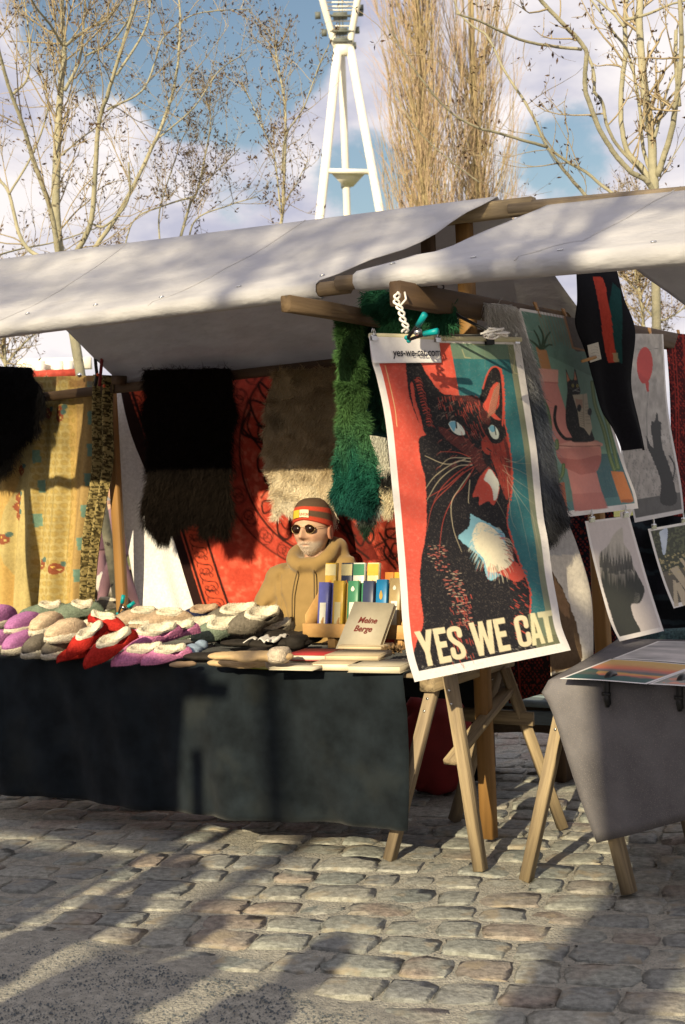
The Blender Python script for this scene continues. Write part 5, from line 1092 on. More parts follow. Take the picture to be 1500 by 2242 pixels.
# ---- tapestry
def tap(p):
    n1 = fbm(p.x*.03, p.y*.03, 2); n2 = fbm(p.x*.12, p.y*.12, 5)
    p.c = np.array([.47, .060, .035])*(.7+.45*n1[..., None])+np.array([.35, .22, .14])*np.clip((n2-.45)*2.2, 0, 1)[..., None]*np.clip((n1-.38)*4, 0, 1)[..., None]*.6
    K = (.022, .010, .009); DK = (.20, .028, .018)
    c = (735, 985)
    # ring band
    rr = ((p.x-c[0])/262)**2+((p.y-c[1])/262)**2; ri = ((p.x-c[0])/215)**2+((p.y-c[1])/230)**2
    p.fill((rr < 1) & (ri > 1), (.42, .055, .035), .75); p.ring(c, 262, 262, 4, K, .75); p.ring(c, 258, 258, 1, K, .5)
    p.ring(c, 215, 230, 5, K, .9); p.ring(c, 209, 224, 1.5, K, .8)
    for a in np.arange(0, 360, 13.0):
        a_ = math.radians(a); q = (c[0]+238*math.cos(a_), c[1]+246*math.sin(a_))
        for o in (-1, 1): p.ring((q[0]+6*math.cos(a_+1.57)*o, q[1]+6*math.sin(a_+1.57)*o), 10, 10, 2.2, K, .85)
        p.ring(q, 18, 19, 1.9, K, .75); p.stroke([(q[0]-9, q[1]-7), (q[0]+9, q[1]+7)], 1.4, K, .7, smooth=False)
    z2 = lambda L: [(450+x/3., 780+y/3.) for x, y in L]
    for a, w_ in (([(430, 230), (360, 170), (370, 240), (440, 330), (300, 290), (330, 420), (420, 520)], 3.6), ([(250, 430), (240, 480), (330, 560), (420, 560), (250, 520), (235, 460), (300, 340)], 3.6), ([(290, 380), (270, 470), (350, 600), (420, 640)], 3), ([(420, 640), (340, 660), (350, 760), (440, 700)], 3.6), ([(440, 760), (380, 800), (430, 860)], 3.4), ([(330, 450), (400, 470), (390, 540), (340, 520), (350, 440)], 3), ([(430, 950), (370, 960), (380, 1030), (440, 1010)], 3), ([(360, 930), (400, 880), (450, 850)], 2.4), ([(480, 1060), (490, 1160), (540, 1200), (580, 1170), (570, 1080)], 3.6), ([(500, 1080), (540, 1130), (600, 1130)], 2)): p.stroke(z2(a), w_*1.5, K, .95)
    for k in range(6): p.ring(c, 160-3*k if k < 3 else 120, 175-3*k if k < 3 else 130, 1.3, K, .6)
    # right medallion and dark wedge
    p.poly(z2([(860, 1000), (940, 1050), (1080, 1220), (1130, 1340), (1020, 1350), (930, 1200), (840, 1110)]), (.10, .015, .012), .9, smooth=False)
    for a in ([(860, 1060), (920, 1150), (960, 1240), (1060, 1330)], [(900, 1040), (1000, 1240), (1040, 1200)], [(940, 1080), (900, 1140), (980, 1180)]): p.stroke(z2(a), 4.4, K)
    m = (888, 1172)
    for r_, w_ in ((62, 1.6), (66, 1.6), (70, 1.6), (46, 3)): p.ring(m, r_, r_*1.05, w_, K, .8)
    for a in ([(1140, 1160), (1200, 1260), (1290, 1400)], [(1260, 1130), (1190, 1140), (1200, 1190), (1280, 1200)], [(1180, 1240), (1170, 1300), (1250, 1400)], [(1210, 1300), (1240, 1230), (1290, 1260), (1240, 1330), (1205, 1310)], [(1030, 1180), (1070, 1230), (1100, 1180), (1080, 1130)]): p.stroke(z2(a), 5, K)
    # left border
    def bx(y, o): return 433+(y-1117)*.354+o-0.00045*(y-1117)**2*(1 if y < 1117 else 0)
    for o0, o1, col in ((-100, -54, K), (-54, -51, (.5, .08, .04)), (-51, -44, K), (-44, 0, (.52, .075, .035)), (-1.5, 4, K)):
        xx = (p.x-433)-(p.y-1117)*.354; p.fill((xx >= o0) & (xx < o1), col, 1.)
    for k in range(-10, 6):
        y0 = 1140+k*37; f = lambda u, v: (bx(y0+v, -22+u), y0+v)
        p.stroke([f(-16, -10), f(-14, -18), f(0, -16), f(14, -14), f(16, -4)], 2.2, K); p.stroke([f(16, -4), f(6, 3), f(-14, 4), f(-16, 12), f(-12, 18)], 2.2, K)
        for u, v, r_ in ((-10, -3, 3.6), (9, 8, 3.6), (0, 0, 7.5)): p.ring(f(u, v), r_, r_, 1.7, K)
        p.stroke([f(-8, 8), f(8, -6)], 1.8, K, smooth=False)
tp_, P3 = sheet('tapestry', [(255, 800), (290, 950), (340, 1080), (378, 1180), (405, 1260), (440, 1360), (470, 1440)], [(900, 790), (905, 1000), (905, 1200), (910, 1460)], q3, 250, 230, tap, lambda u, v: .02*np.sin(u*14)*(.3+v)+.012*np.sin(v*9+u*5), material='cloth_paint', ret=True, ss=4, solid=.003)
tag(tp_, 'red wall tapestry with black celtic knotwork hanging behind the vendor', 'tapestry')
# ---- white sheet
o, P3 = sheet('white_sheet', [(247, 838), (248, 940), (252, 1020), (266, 1100), (285, 1200), (300, 1270), (322, 1340), (330, 1400)], [(560, 830), (560, 1000), (560, 1200), (560, 1400)], qplane(6.42), 90, 60, None, lambda u, v: .05*np.sin(u*16+1.5)*v*(u < .45)+.012*np.sin(v*7+u*11), material='cloth_paint', ret=True, col=(.66, .65, .66), solid=.003)
tag(o, 'plain white sheet hanging left of the tapestry beside the wooden post', 'sheet')
# ---- yellow printed scarf and leopard scarf
z1 = lambda L: [(x/3., 780+y/3.) for x, y in L]
def scarf(p):
    n1 = fbm(p.x*.04, p.y*.02, 6); p.c = np.array([.40, .32, .14])*(.8+.4*n1[..., None]); p.fill(p.x > 165, (.33, .205, .08), .75); p.fill((p.x > 150) & (p.x < 168), (.44, .28, .09), .7)
    p.fill((p.x < 20+18*np.sin(p.y*.02)), (.50, .28, .07), .5)
    for i in range(12):
        for j in range(34):
            x = 84+i*12+(j % 2)*6-j*.6; y = 812+j*15.5
            if 70 < x < 160: p.ell((x, y), 5.2, 6, (.30, .20, .05), .55); p.ell((x, y), 2.6, 3.2, (.40, .30, .10), .6)
            elif x < 70 and y > 1000 and j % 2: p.ell((x-5, y), 3.6, 4.4, (.34, .22, .06), .3)
    for (x, y) in ((201, 850), (203, 915), (202, 985), (197, 1050), (190, 1120), (182, 1190), (175, 1260), (82, 1000), (88, 1065), (80, 1140)): p.poly([(x-6, y-14), (x+5, y-15), (x+6, y+13), (x-5, y+14)], (.12, .24, .20), .9, smooth=False)
    for (x, y) in ((135, 900), (133, 912), (45, 1030), (35, 1110), (38, 1130), (92, 1235), (122, 1245), (10, 1180), (38, 1090), (103, 905)):
        p.ell((x, y), 10, 12, (.22, .05, .03), .9); p.ell((x-2, y-4), 2, 2.4, (.6, .4, .1)); p.ell((x+4, y+3), 2, 2, (.5, .4, .15)); p.ell((x+9, y-10), 4, 6, (.05, .12, .12), .9)
    p.fill((p.y < 870) & (fbm(p.x*.05, p.y*.05, 3) > .5), (.22, .10, .05), .5)
o, P3 = sheet('printed_scarf', [(-120, 830), (-120, 1000), (-120, 1300), (-120, 1420)], [(210, 822), (206, 960), (198, 1080), (186, 1200), (178, 1300), (172, 1420)], qplane(6.20), 190, 260, scarf, lambda u, v: (.035*np.sin(u*34+v*1.5)+.018*np.sin(u*71+2))*(.25+.8*v), material='cloth_paint', ret=True, solid=.002)
tag(o, 'yellow printed scarf with round motifs hanging at the left rear of the stall', 'scarf')
def leo(p):
    p.c[:] = (.30, .235, .10); a = fbm(p.x*.24, p.y*.24, 2, 2); b = fbm(p.x*.22+40, p.y*.22, 7, 2); p.fill(abs(a-.5) < .085, (.035, .028, .012)); p.fill((b > .60), (.06, .045, .02), .8)
o, P3 = sheet('leopard_scarf', [(208, 820), (206, 930), (203, 1010), (193, 1110), (184, 1200), (176, 1300), (172, 1420)], [(249, 822), (249, 940), (247, 1010), (232, 1100), (220, 1190), (207, 1290), (200, 1420)], qplane(6.12), 50, 300, leo, lambda u, v: .02*np.sin(u*12+.6)+.008*np.sin(v*13), material='cloth_paint', ret=True, solid=.002)
tag(o, 'narrow leopard print scarf hanging in front of the wooden rear post', 'scarf')
c_ = onq(216, 812, 6.05); t = thing('spring_clamp', 'black and red plastic clamp gripping the scarves at the rear bar', 'clamp', c_-UP*.05)
for e, m_ in ((-1, M['black']), (1, mat('dark_red_plastic', (.16, .012, .015), .4))):
    mb = MB(); mb.tube(catmull([onq(213+5*e, 845, 6.06), onq(216+4*e, 822, 6.05), onq(216+6*e, 800, 6.04), onq(216+7.5*e, 782, 6.04)], 5), .010, 8); obj('jaw', mb, m_, t, True)
for x, y in ((214, 820), (228, 845)):
    mb = MB(); mb.ell(onq(x, y, 6.03), (.008, .006, .01), 8, 6); obj('pad', mb, mat('orange_rubber', (.6, .09, .03), .5), t, True)
beam('bracket_block', onq(252, 832, 6.10), onq(270, 832, 6.10), .06, .05, M['wood_dark'], stL)
tag(obj('eye_bolt', MB().ell(onq(174, 821, 6.15), (.014, .014, .014), 10, 8), M['steel'], stL, True))

# things behind the right stall
def foxsheet(p):
    p.c[:] = (.60, .55, .47); p.jag(2, .12, 4); p.poly([(1200, 1240), (1232, 1280), (1250, 1330), (1262, 1390), (1258, 1460), (1150, 1460), (1180, 1300)], (.13, .085, .05)); p.poly([(1215, 1260), (1240, 1300), (1250, 1350), (1235, 1340), (1215, 1300)], (.25, .15, .08)); p.jag(0, 1, 1)
    p.fill((p.y < 1215), (.30, .31, .34), .6)  # grey shadow painted across the top of the sheet
FXS = hang(W(-2.38, 5.6, 1.5), 46, 9)
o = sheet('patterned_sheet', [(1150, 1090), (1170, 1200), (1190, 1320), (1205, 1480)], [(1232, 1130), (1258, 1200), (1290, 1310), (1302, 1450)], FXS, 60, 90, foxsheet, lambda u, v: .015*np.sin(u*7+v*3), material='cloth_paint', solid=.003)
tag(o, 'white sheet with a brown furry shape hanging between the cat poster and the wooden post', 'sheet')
o = sheet('rug', [(1225, 1125), (1240, 1250), (1260, 1440)], [(1345, 1120), (1350, 1440)], qplane(6.5), 70, 160, rug((.012, .012, .02), (.20, .03, .025), .3, 9, False), lambda u, v: .01*np.sin(u*7), material='cloth_paint', solid=.006)
tag(o, 'dark carpet with small red flowers hanging behind the sheet and post', 'rug')
o = sheet('rug', [(1105, 1440), (1110, 1500), (1115, 1540)], [(1205, 1420), (1207, 1470), (1210, 1512)], qplane(5.95), 60, 40, rug((.02, .012, .012), (.22, .03, .02), .3, 15), None, material='cloth_paint', solid=.006)
tag(o, 'low end of a black and red patterned rug under the cat poster', 'rug')
o = sheet('brown_blanket', [(1040, 1440), (1040, 1600)], [(1320, 1440), (1320, 1610)], qplane(6.7), 40, 30, None, lambda u, v: .03*np.sin(u*11), material='cloth_paint', col=(.13, .095, .07), solid=.006)
tag(o, 'brown blanket hanging behind the trestles', 'blanket')
o = sheet('dark_tarp', [(820, 1400), (820, 1700)], [(1075, 1400), (1085, 1715)], qplane(6.45), 40, 30, None, lambda u, v: .03*np.sin(u*13), material='cloth_paint', col=(.012, .011, .010), solid=.006)
tag(o, 'dark tarpaulin closing the back of the stall below the table', 'tarpaulin')
bm_ = mat('weathered_blue_grey_board', (.17, .22, .25), .8, noise=.5, nscale=12, stretch=(1, 1, .15), bump=.4, bscale=50)
bn = thing('bench', 'low bench of weathered blue-grey boards behind the trestles', 'bench', onz(1160, 1680)*A3(1, 1, 0))
s0 = onq(1020, 1600, 6.75)@rd; s1 = s0+1.3
for q_, z_ in ((6.60, .40), (6.72, .405), (6.86, .41)): beam('board', W(s0, q_, z_), W(s1, q_, z_), .11, .035, bm_, bn)
beam('front_board', W(s0, 6.56, .33), W(s1, 6.56, .33), .02, .07, bm_, bn)
for s_ in (s0+.1, s0+.6, s1-.1): beam('leg', W(s_, 6.72, 0), W(s_, 6.72, .385), .06, .25, M['wood_dark'], bn)
# red bag
def lump(c, r, amp, fr, seed, nu=40, nv=28, R=None, squash=None):
    t = np.linspace(.02, PI-.02, nv)[:, None]; p_ = (np.arange(nu)*2*PI/nu)[None]
    D = np.stack([np.sin(t)*np.cos(p_), np.sin(t)*np.sin(p_), np.cos(t)*np.ones_like(p_)], -1)
    n_ = fbm(D[..., 0]*fr+5, D[..., 2]*fr+D[..., 1]*fr*.7, seed); P = D*np.array(r)*(1+amp*(n_-.5)*2)[..., None]
    if squash: P = np.sign(P)*np.abs(P/np.array(r))**squash*np.array(r)
    if R is not None: P = P@np.array(R).T
    return P+np.array(c)
def add_lump(mb, P, col=None):
    nv, nu = P.shape[:2]; i = np.arange(nv*nu).reshape(nv, nu); i2 = np.concatenate([i, i[:, :1]], 1)
    mb.add(P.reshape(-1, 3), [np.stack([i2[1:, :-1], i2[1:, 1:], i2[:-1, 1:], i2[:-1, :-1]], -1).reshape(-1, 4), np.array([i[0]]), np.array([i[-1][::-1]])], col)
c_ = onz(955, 1735); mb = MB(); add_lump(mb, lump(c_+UP*.24, (.19, .15, .25), .2, 2.2, 4, squash=.8))
bg_ = thing('red_bag', 'dark red bag standing in the shade under the table end', 'bag', c_); obj('bag_body', mb, mat('dark_red_fabric', (.17, .014, .014), .8, noise=.3, nscale=6), bg_, True)
mb = MB(); mb.tube(catmull([c_+UP*.45-rd*.07, c_+UP*.56-rd*.03, c_+UP*.57+rd*.03, c_+UP*.45+rd*.07], 5), .01, 6); obj('handle', mb, M['black'], bg_, True)

# ------------------------------------------------------------------ goods on the slipper table
TZ = .797
def rotm(yaw, pitch=0., roll=0.):
    cy, sy, cp_, sp__, cr, sr = math.cos(yaw), math.sin(yaw), math.cos(pitch), math.sin(pitch), math.cos(roll), math.sin(roll)
    return np.array([[cy, -sy, 0], [sy, cy, 0], [0, 0, 1]])@np.array([[cp_, 0, sp__], [0, 1, 0], [-sp__, 0, cp_]])@np.array([[1, 0, 0], [0, cr, -sr], [0, sr, cr]])
def fuzz(mb, P, N_, col, n, length=.0045, width=.0013):
    i = rng.integers(0, len(P), n); j = np.clip(i+rng.integers(-1, 2, n), 0, len(P)-1); t = rng.random((n, 1)); p = P[i]*(1-t)+P[j]*t
    ok = np.linalg.norm(P[i]-P[j], axis=1) < .03; p = np.where(ok[:, None], p, P[i])
    V, F, C = hairs(p, N_[i], length, width, lean=(0, 0, -.2), leanamt=.15, jit=.45, col=col[i] if np.ndim(col) == 2 else col, cvar=.25); mb.add(V, F, C)
def slipper_parts(col, lin, seed, L=.265, Wd=.098, H=.078, cuff=.0, fz=1500, open_=(.33, .27)):
    """toe at -x; returns body and lining meshes"""
    nu, nv = 40, 34; r = np.random.default_rng(seed)
    u = (1-np.cos(np.linspace(0, PI, nu)))/2; a = np.linspace(0, 2*PI, nv, endpoint=False)
    wid = Wd*(.5+.5*np.exp(-((u-.30)/.34)**2))*(np.clip(u*(1-u)*4, 0, 1)**.40); hei = H*(.62+.30*np.clip((u-.15)*1.4, 0, 1))*(np.clip(u*(1-u)*4, 0, 1)**.42)
    U_, A_2 = np.meshgrid(u, a, indexing='ij'); ca_2, sa_2 = np.cos(A_2), np.sin(A_2)
    y = wid[:, None]/2*np.sign(ca_2)*np.abs(ca_2)**.8; zt = np.where(sa_2 > 0, hei[:, None]*np.abs(sa_2)**.85, -.006*np.abs(sa_2)**.5)
    x = (U_-.5)*L; n_ = fbm(U_*6+seed, A_2*1.2+seed, seed)+.5*(fbm(U_*26+seed, A_2*6+seed, seed)-.5); z = zt+.016*hei[:, None]/H+ (n_-.5)*.010*(sa_2 > -.1); y = y*(1+(n_-.5)*.10)
    uc, vr = .58, open_[0]
    rr = np.sqrt(((U_-uc)/open_[1])**2+(y/(Wd*vr))**2); top = sa_2 > .15
    dip = np.where(top, np.clip((1.02-rr)/.35, 0, 1), 0); z = z-dip*.042
    P = np.stack([x, y, z], -1); i = np.arange(nu*nv).reshape(nu, nv); i2 = np.concatenate([i, i[:, :1]], 1)
    F = [np.stack([i2[:-1, :-1], i2[1:, :-1], i2[1:, 1:], i2[:-1, 1:]], -1).reshape(-1, 4)]
    cen = np.stack([x, 0*y, .03+0*z], -1); N_ = P-cen; N_ /= np.linalg.norm(N_, axis=-1)[..., None]+1e-9
    body = MB(); cvar = (.8+.4*fbm(U_*14, A_2*3, seed+3))[..., None]*np.array(col); body.add(P.reshape(-1, 3), F, cvar.reshape(-1, 3))
    m = (dip < .3).ravel(); fuzz(body, P.reshape(-1, 3)[m], N_.reshape(-1, 3)[m], cvar.reshape(-1, 3)[m], fz)
    # lining: thick rolled rim and sunk inside
    lining = MB(); th = np.linspace(0, 2*PI, 30, endpoint=False); rows = []
    for rad, dz in ((1.16, -.002), (1.12, .006), (1.0, .0085), (.86, .004), (.74, -.010), (.5, -.028), (.2, -.034), (.02, -.035)):
        uu = uc+open_[1]*rad*np.cos(th); yy = Wd*vr*rad*np.sin(th); uu = np.clip(uu, .03, .985)
        hw = np.interp(uu, u, hei); ww = np.interp(uu, u, wid)/2; yy = np.clip(yy, -ww*.86, ww*.86); ztop = hw*np.sqrt(np.clip(1-(np.abs(yy)/ww)**2.5, .02, 1))**.85+.016*hw/H
        rows.append(np.stack([(uu-.5)*L, yy, ztop+dz+.002+r.normal(0, .0008, 30)], -1))
    R_ = np.array(rows); lining.grid(np.concatenate([R_, R_[:, :1]], 1), np.tile(np.array(lin), (8, 31, 1))*(.85+.3*r.random((8, 31, 1))))
    q = R_[:5].reshape(-1, 3); fuzz(lining, q, np.tile(UP, (len(q), 1)), np.array(lin), int(fz*.5))
    return body, lining
def boot_parts(col, sole, seed, fz=1500):
    """short sheepskin boot seen from its toe (-x): thick pale sole band, coloured upper, folded cuff"""
    L, Wd = .25, .10; nu, nv = 34, 30; u = (1-np.cos(np.linspace(0, PI, nu)))/2; a = np.linspace(0, 2*PI, nv, endpoint=False); U_, A_2 = np.meshgrid(u, a, indexing='ij')
    env = np.clip(u*(1-u)*4, 0, 1)**.38; out = []
    for zc, hh, wf, col_ in ((.027, .028, 1.14, sole), (.0, .0, 1., col)):
        if hh: y = Wd*wf/2*env[:, None]*np.sign(np.cos(A_2))*np.abs(np.cos(A_2))**.7; z = zc+hh*env[:, None]*np.sign(np.sin(A_2))*np.abs(np.sin(A_2))**.7; x = (U_-.5)*L*1.03
        else:
            hei = (.088+.022*np.clip((u-.1)*2, 0, 1))*env**.7; y = Wd/2*env[:, None]*np.sign(np.cos(A_2))*np.abs(np.cos(A_2))**.65; s_ = np.sin(A_2); z = .045+np.where(s_ > 0, (hei[:, None]-.035)*np.abs(s_)**.55, -.01*np.abs(s_)); x = (U_-.5)*L
        n_ = fbm(U_*7+seed, A_2*1.5, seed+int(hh*100))+.6*(fbm(U_*24+seed, A_2*6, seed)-.5); P = np.stack([x, y*(1+(n_-.5)*.08), z+(n_-.5)*.009], -1); i = np.arange(nu*nv).reshape(nu, nv); i2 = np.concatenate([i, i[:, :1]], 1)
        F = [np.stack([i2[:-1, :-1], i2[1:, :-1], i2[1:, 1:], i2[:-1, 1:]], -1).reshape(-1, 4)]; cen = np.stack([x, 0*x, .04+0*x], -1); N_ = P-cen; N_ /= np.linalg.norm(N_, axis=-1)[..., None]+1e-9
        c = (.82+.36*fbm(U_*14, A_2*3, seed+3))[..., None]*np.array(col_); mb = MB(); mb.add(P.reshape(-1, 3), F, c.reshape(-1, 3)); fuzz(mb, P.reshape(-1, 3), N_.reshape(-1, 3), c.reshape(-1, 3), fz); out.append(mb)
    return out
_pr = {}
def slipper(key, col, lin, x, y, z, yaw, label, kind='slipper', pitch=0., roll=0., scale=1., group='fleecy slippers on the left table', sub=('body', 'lining'), zl=None, **kw):
    k = (key, kind)
    if k not in _pr:
        A, B = (slipper_parts if kind == 'slipper' else boot_parts)(col, lin, len(_pr)+3, **kw); _pr[k] = (A.mesh('a'), B.mesh('b'))
        for me in _pr[k]: me.materials.append(M['fleece']); me.polygons.foreach_set('use_smooth', [True]*len(me.polygons))
    names = ('upper', 'lining') if kind == 'slipper' else ('sole', 'upper')
    P = onz(x, y, z); t = thing('slipper' if kind == 'slipper' else 'sheepskin_boot', label, 'slipper' if kind == 'slipper' else 'boot', P, group)
    for nm, me in zip(names, _pr[k]):
        o = bpy.data.objects.new(nm, me); COL.objects.link(o); o.parent = t
    t.rotation_euler = (roll, pitch, yaw); t.scale = (scale*(.94+.12*rng.random()), scale*(.92+.16*rng.random()), scale*(.88+.2*rng.random())); t.location.z += .030*math.sin(abs(roll))+.04*math.sin(abs(pitch))
    return t
RD_, PK_, PU_, GR_, SG_, BE_, CR_, NV_, WH_, DB_ = (.42, .028, .022), (.66, .24, .44), (.42, .17, .38), (.155, .135, .11), (.17, .21, .16), (.42, .31, .215), (.60, .46, .32), (.02, .025, .06), (.66, .60, .48), (.035, .022, .016)
dg_ = math.radians
Y2 = TZ+.066
# yaw: toe points to -x rotated by yaw
B_ = 'sheepskin_boot'
for (x, y, z, lab) in ((-2, 1428, TZ, 'purple boot at the left edge, lower one of its stack'), (48, 1432, TZ, 'purple boot with white sole, lower one of its stack, beside the grey ones'), (0, 1378, TZ+.092, 'purple boot at the left edge, upper one of its stack'), (55, 1386, TZ+.092, 'purple boot with white sole on top of its stack, touching the cream boots')):
    slipper('pu', PU_, WH_, x, y, z, dg_(62), lab, 'boot', scale=.98)
slipper('gy', GR_, WH_, 86, 1440, TZ, dg_(66), 'grey boot with white sole under the left cream boot', 'boot', scale=.88); slipper('gy', GR_, WH_, 135, 1442, TZ, dg_(60), 'grey boot with white sole under the right cream boot', 'boot', scale=1.0)
slipper('cr', CR_, WH_, 104, 1392, TZ+.084, dg_(66), 'cream boot with white sole, the left one of the cream pair', 'boot', scale=.98); slipper('cr', CR_, WH_, 146, 1406, TZ+.080, dg_(52), 'cream boot with white sole, the right one of the cream pair', 'boot', scale=1.0)
slipper('sg', SG_, WH_, 100, 1352, TZ+.06, dg_(16), 'sage green slipper behind the cream boots', open_=(.30, .18), scale=1.15, pitch=0, roll=0.35); slipper('sg2', SG_, WH_, 172, 1352, TZ+.065, dg_(10), 'sage green slipper behind the red ones at the left', open_=(.30, .18), scale=1.15, pitch=0, roll=0.4)
slipper('gy', GR_, WH_, 196, 1334, TZ+.05, dg_(80), 'dark grey slipper toe pointing up behind the sage green pair', scale=.95, pitch=.35); slipper('gy', GR_, WH_, 240, 1336, TZ+.05, dg_(20), 'dark grey slipper lying behind the red slippers', scale=1.05)
slipper('be2', BE_, WH_, 165, 1385, TZ+.075, dg_(-30), 'beige folded slipper between the cream boots and the red slippers', scale=.85)
slipper('rd', RD_, WH_, 172, 1443, TZ, dg_(35), 'red slipper at the very bottom of the red pile', scale=.85); slipper('rd', RD_, WH_, 222, 1396, TZ+.045, dg_(30), 'red slipper lying flat behind the two front red ones', scale=1.0, pitch=-0.1, roll=0.3)
slipper('rd', RD_, WH_, 235, 1378, TZ+.10, dg_(150), 'red slipper at the back with a white tag', scale=.92, pitch=-0.2, roll=-0.3)
slipper('rd', RD_, WH_, 193, 1420, TZ+.055, dg_(48), 'red slipper with white lining, the left one of the front red pair', scale=1.0, open_=(.40, .26), pitch=-0.42, roll=0.35); slipper('rd', RD_, WH_, 245, 1440, TZ+.035, dg_(36), 'red slipper with white lining, the right one of the front red pair', scale=1.08, pitch=-0.38, roll=0.42)
slipper('be', BE_, WH_, 305, 1366, TZ+.075, dg_(10), 'beige fluffy slipper, left one of the beige pair', scale=1.12, open_=(.22, .20), pitch=0, roll=0.5); slipper('be', BE_, WH_, 365, 1372, TZ+.07, dg_(-4), 'beige fluffy slipper, right one of the beige pair', scale=1.12, open_=(.22, .20), pitch=0, roll=0.5); slipper('be', BE_, WH_, 300, 1398, TZ+.02, dg_(5), 'beige fluffy slipper under the beige pair', scale=1.1)
slipper('pk', PK_, WH_, 308, 1452, TZ, dg_(20), 'pink slipper, lower left one of the pink pile', scale=.98, pitch=-0.1, roll=0.45); slipper('pk', PK_, WH_, 366, 1452, TZ, dg_(14), 'pink slipper, lower right one beside the blue sock', scale=.86, pitch=-0.1, roll=0.45)
slipper('pk', PK_, WH_, 330, 1412, TZ+.058, dg_(26), 'pink slipper on top of the pile, the nearer one', scale=1.15, pitch=-0.12, roll=0.62); slipper('pk', PK_, WH_, 375, 1402, TZ+.062, dg_(18), 'pink slipper on top of the pile, the farther one', scale=1.12, pitch=-0.08, roll=0.6)
slipper('nv', NV_, BE_, 440, 1358, TZ+.04, dg_(15), 'navy blue slipper between the beige and grey pairs', scale=.95, pitch=-0.1, roll=0.6)
slipper('sg3', SG_, WH_, 428, 1392, TZ+.045, dg_(25), 'sage green slipper, left one of the pair by the pink pile', scale=1.05, pitch=-0.15, roll=0.65); slipper('sg3', SG_, WH_, 484, 1396, TZ+.04, dg_(18), 'sage green slipper, right one of the pair by the pink pile', scale=1.15, pitch=-0.15, roll=0.65)
slipper('gy2', GR_, WH_, 510, 1362, TZ+.085, dg_(22), 'grey slipper with white lining, farther one on the grey stack', scale=1.15, pitch=-0.1, roll=0.62); slipper('gy2', GR_, WH_, 560, 1378, TZ+.07, dg_(28), 'grey slipper with white lining, nearer one on the grey stack', scale=1.22, pitch=-0.12, roll=0.66)
slipper('gy2', GR_, WH_, 590, 1396, TZ+.015, dg_(25), 'grey slipper lying lowest at the right of the grey stack', scale=1.08, pitch=-0.1, roll=0.6)
slipper('gy2', GR_, WH_, 530, 1400, TZ+.0, dg_(20), 'grey slipper hidden mostly under the sage and grey pairs', scale=1.05)
slipper('db', DB_, DB_, 148, 1332, TZ+.06, dg_(15), 'dark brown furry slipper behind the sage green pair', scale=1.0)
# tags on slippers
for (pts, l) in (([(200, 1346), (210, 1344), (212, 1364), (198, 1362)], 'small white paper tag standing on the back red slipper'), ([(262, 1440), (276, 1444), (274, 1449), (258, 1445)], 'small white paper tag lying under the red slippers at the table edge')):
    q = [onz(x, y, .0+1.0) for x, y in pts]; Y_ = onz(pts[0][0], pts[0][1], TZ+(.13 if pts[0][1] < 1400 else .01))[1]-.02; q = [ony(x, y, Y_) for x, y in pts]; mb = MB(); mb.add(q+[p+A3(0, .003, 0) for p in q], [[(0, 1, 2, 3), (7, 6, 5, 4), (0, 4, 5, 1), (1, 5, 6, 2), (2, 6, 7, 3), (3, 7, 4, 0)]], (.75, .72, .68)); tag(obj('paper_tag', mb, M['paint']), l, 'tag')
# pelts lying on the table
def table_pelt(label, px, r, col, seed, hl=.035, n=5000, wd_=.0035, flat=.5):
    P = onz(px[0], px[1], TZ); t = thing('fur_pelt', label, 'fur pelt', P, 'pelts lying on the left table'); G = lump(P+UP*r[2]*.5, r, .3, 2.5, seed, R=rotm(-TH)); mb = MB(); add_lump(mb, G, np.array(col)*.7); obj('hide', mb, M['fur'], t, True)
    V_ = G.reshape(-1, 3); i = rng.integers(0, len(V_)-1, n); t_ = rng.random((n, 1)); p = V_[i]*(1-t_)+V_[i+1]*t_; N_ = p-(P+UP*r[2]*.3); N_ /= np.linalg.norm(N_, axis=1)[:, None]
    Vv, F, C = hairs(p, N_, hl, wd_, lean=(.3, -.3, -.4), leanamt=.45, jit=.35, col=np.array(col), cvar=.25, clump=10); mb = MB(); mb.add(Vv, F, C); tag(obj('fur_hair', mb, M['fur'], t), kind='stuff')
table_pelt('long white and pale pink sheepskin lying at the left of the table', (60, 1352), (.30, .16, .085), (.60, .50, .45), 3, .04, 9000)
table_pelt('black short-haired pelt heaped on the white sheepskin', (10, 1292), (.16, .13, .06), (.010, .009, .009), 5, .018, 5000)
table_pelt('small dark brown pelt tucked behind the white sheepskin', (145, 1328), (.09, .06, .045), (.03, .018, .012), 6, .02, 2500)
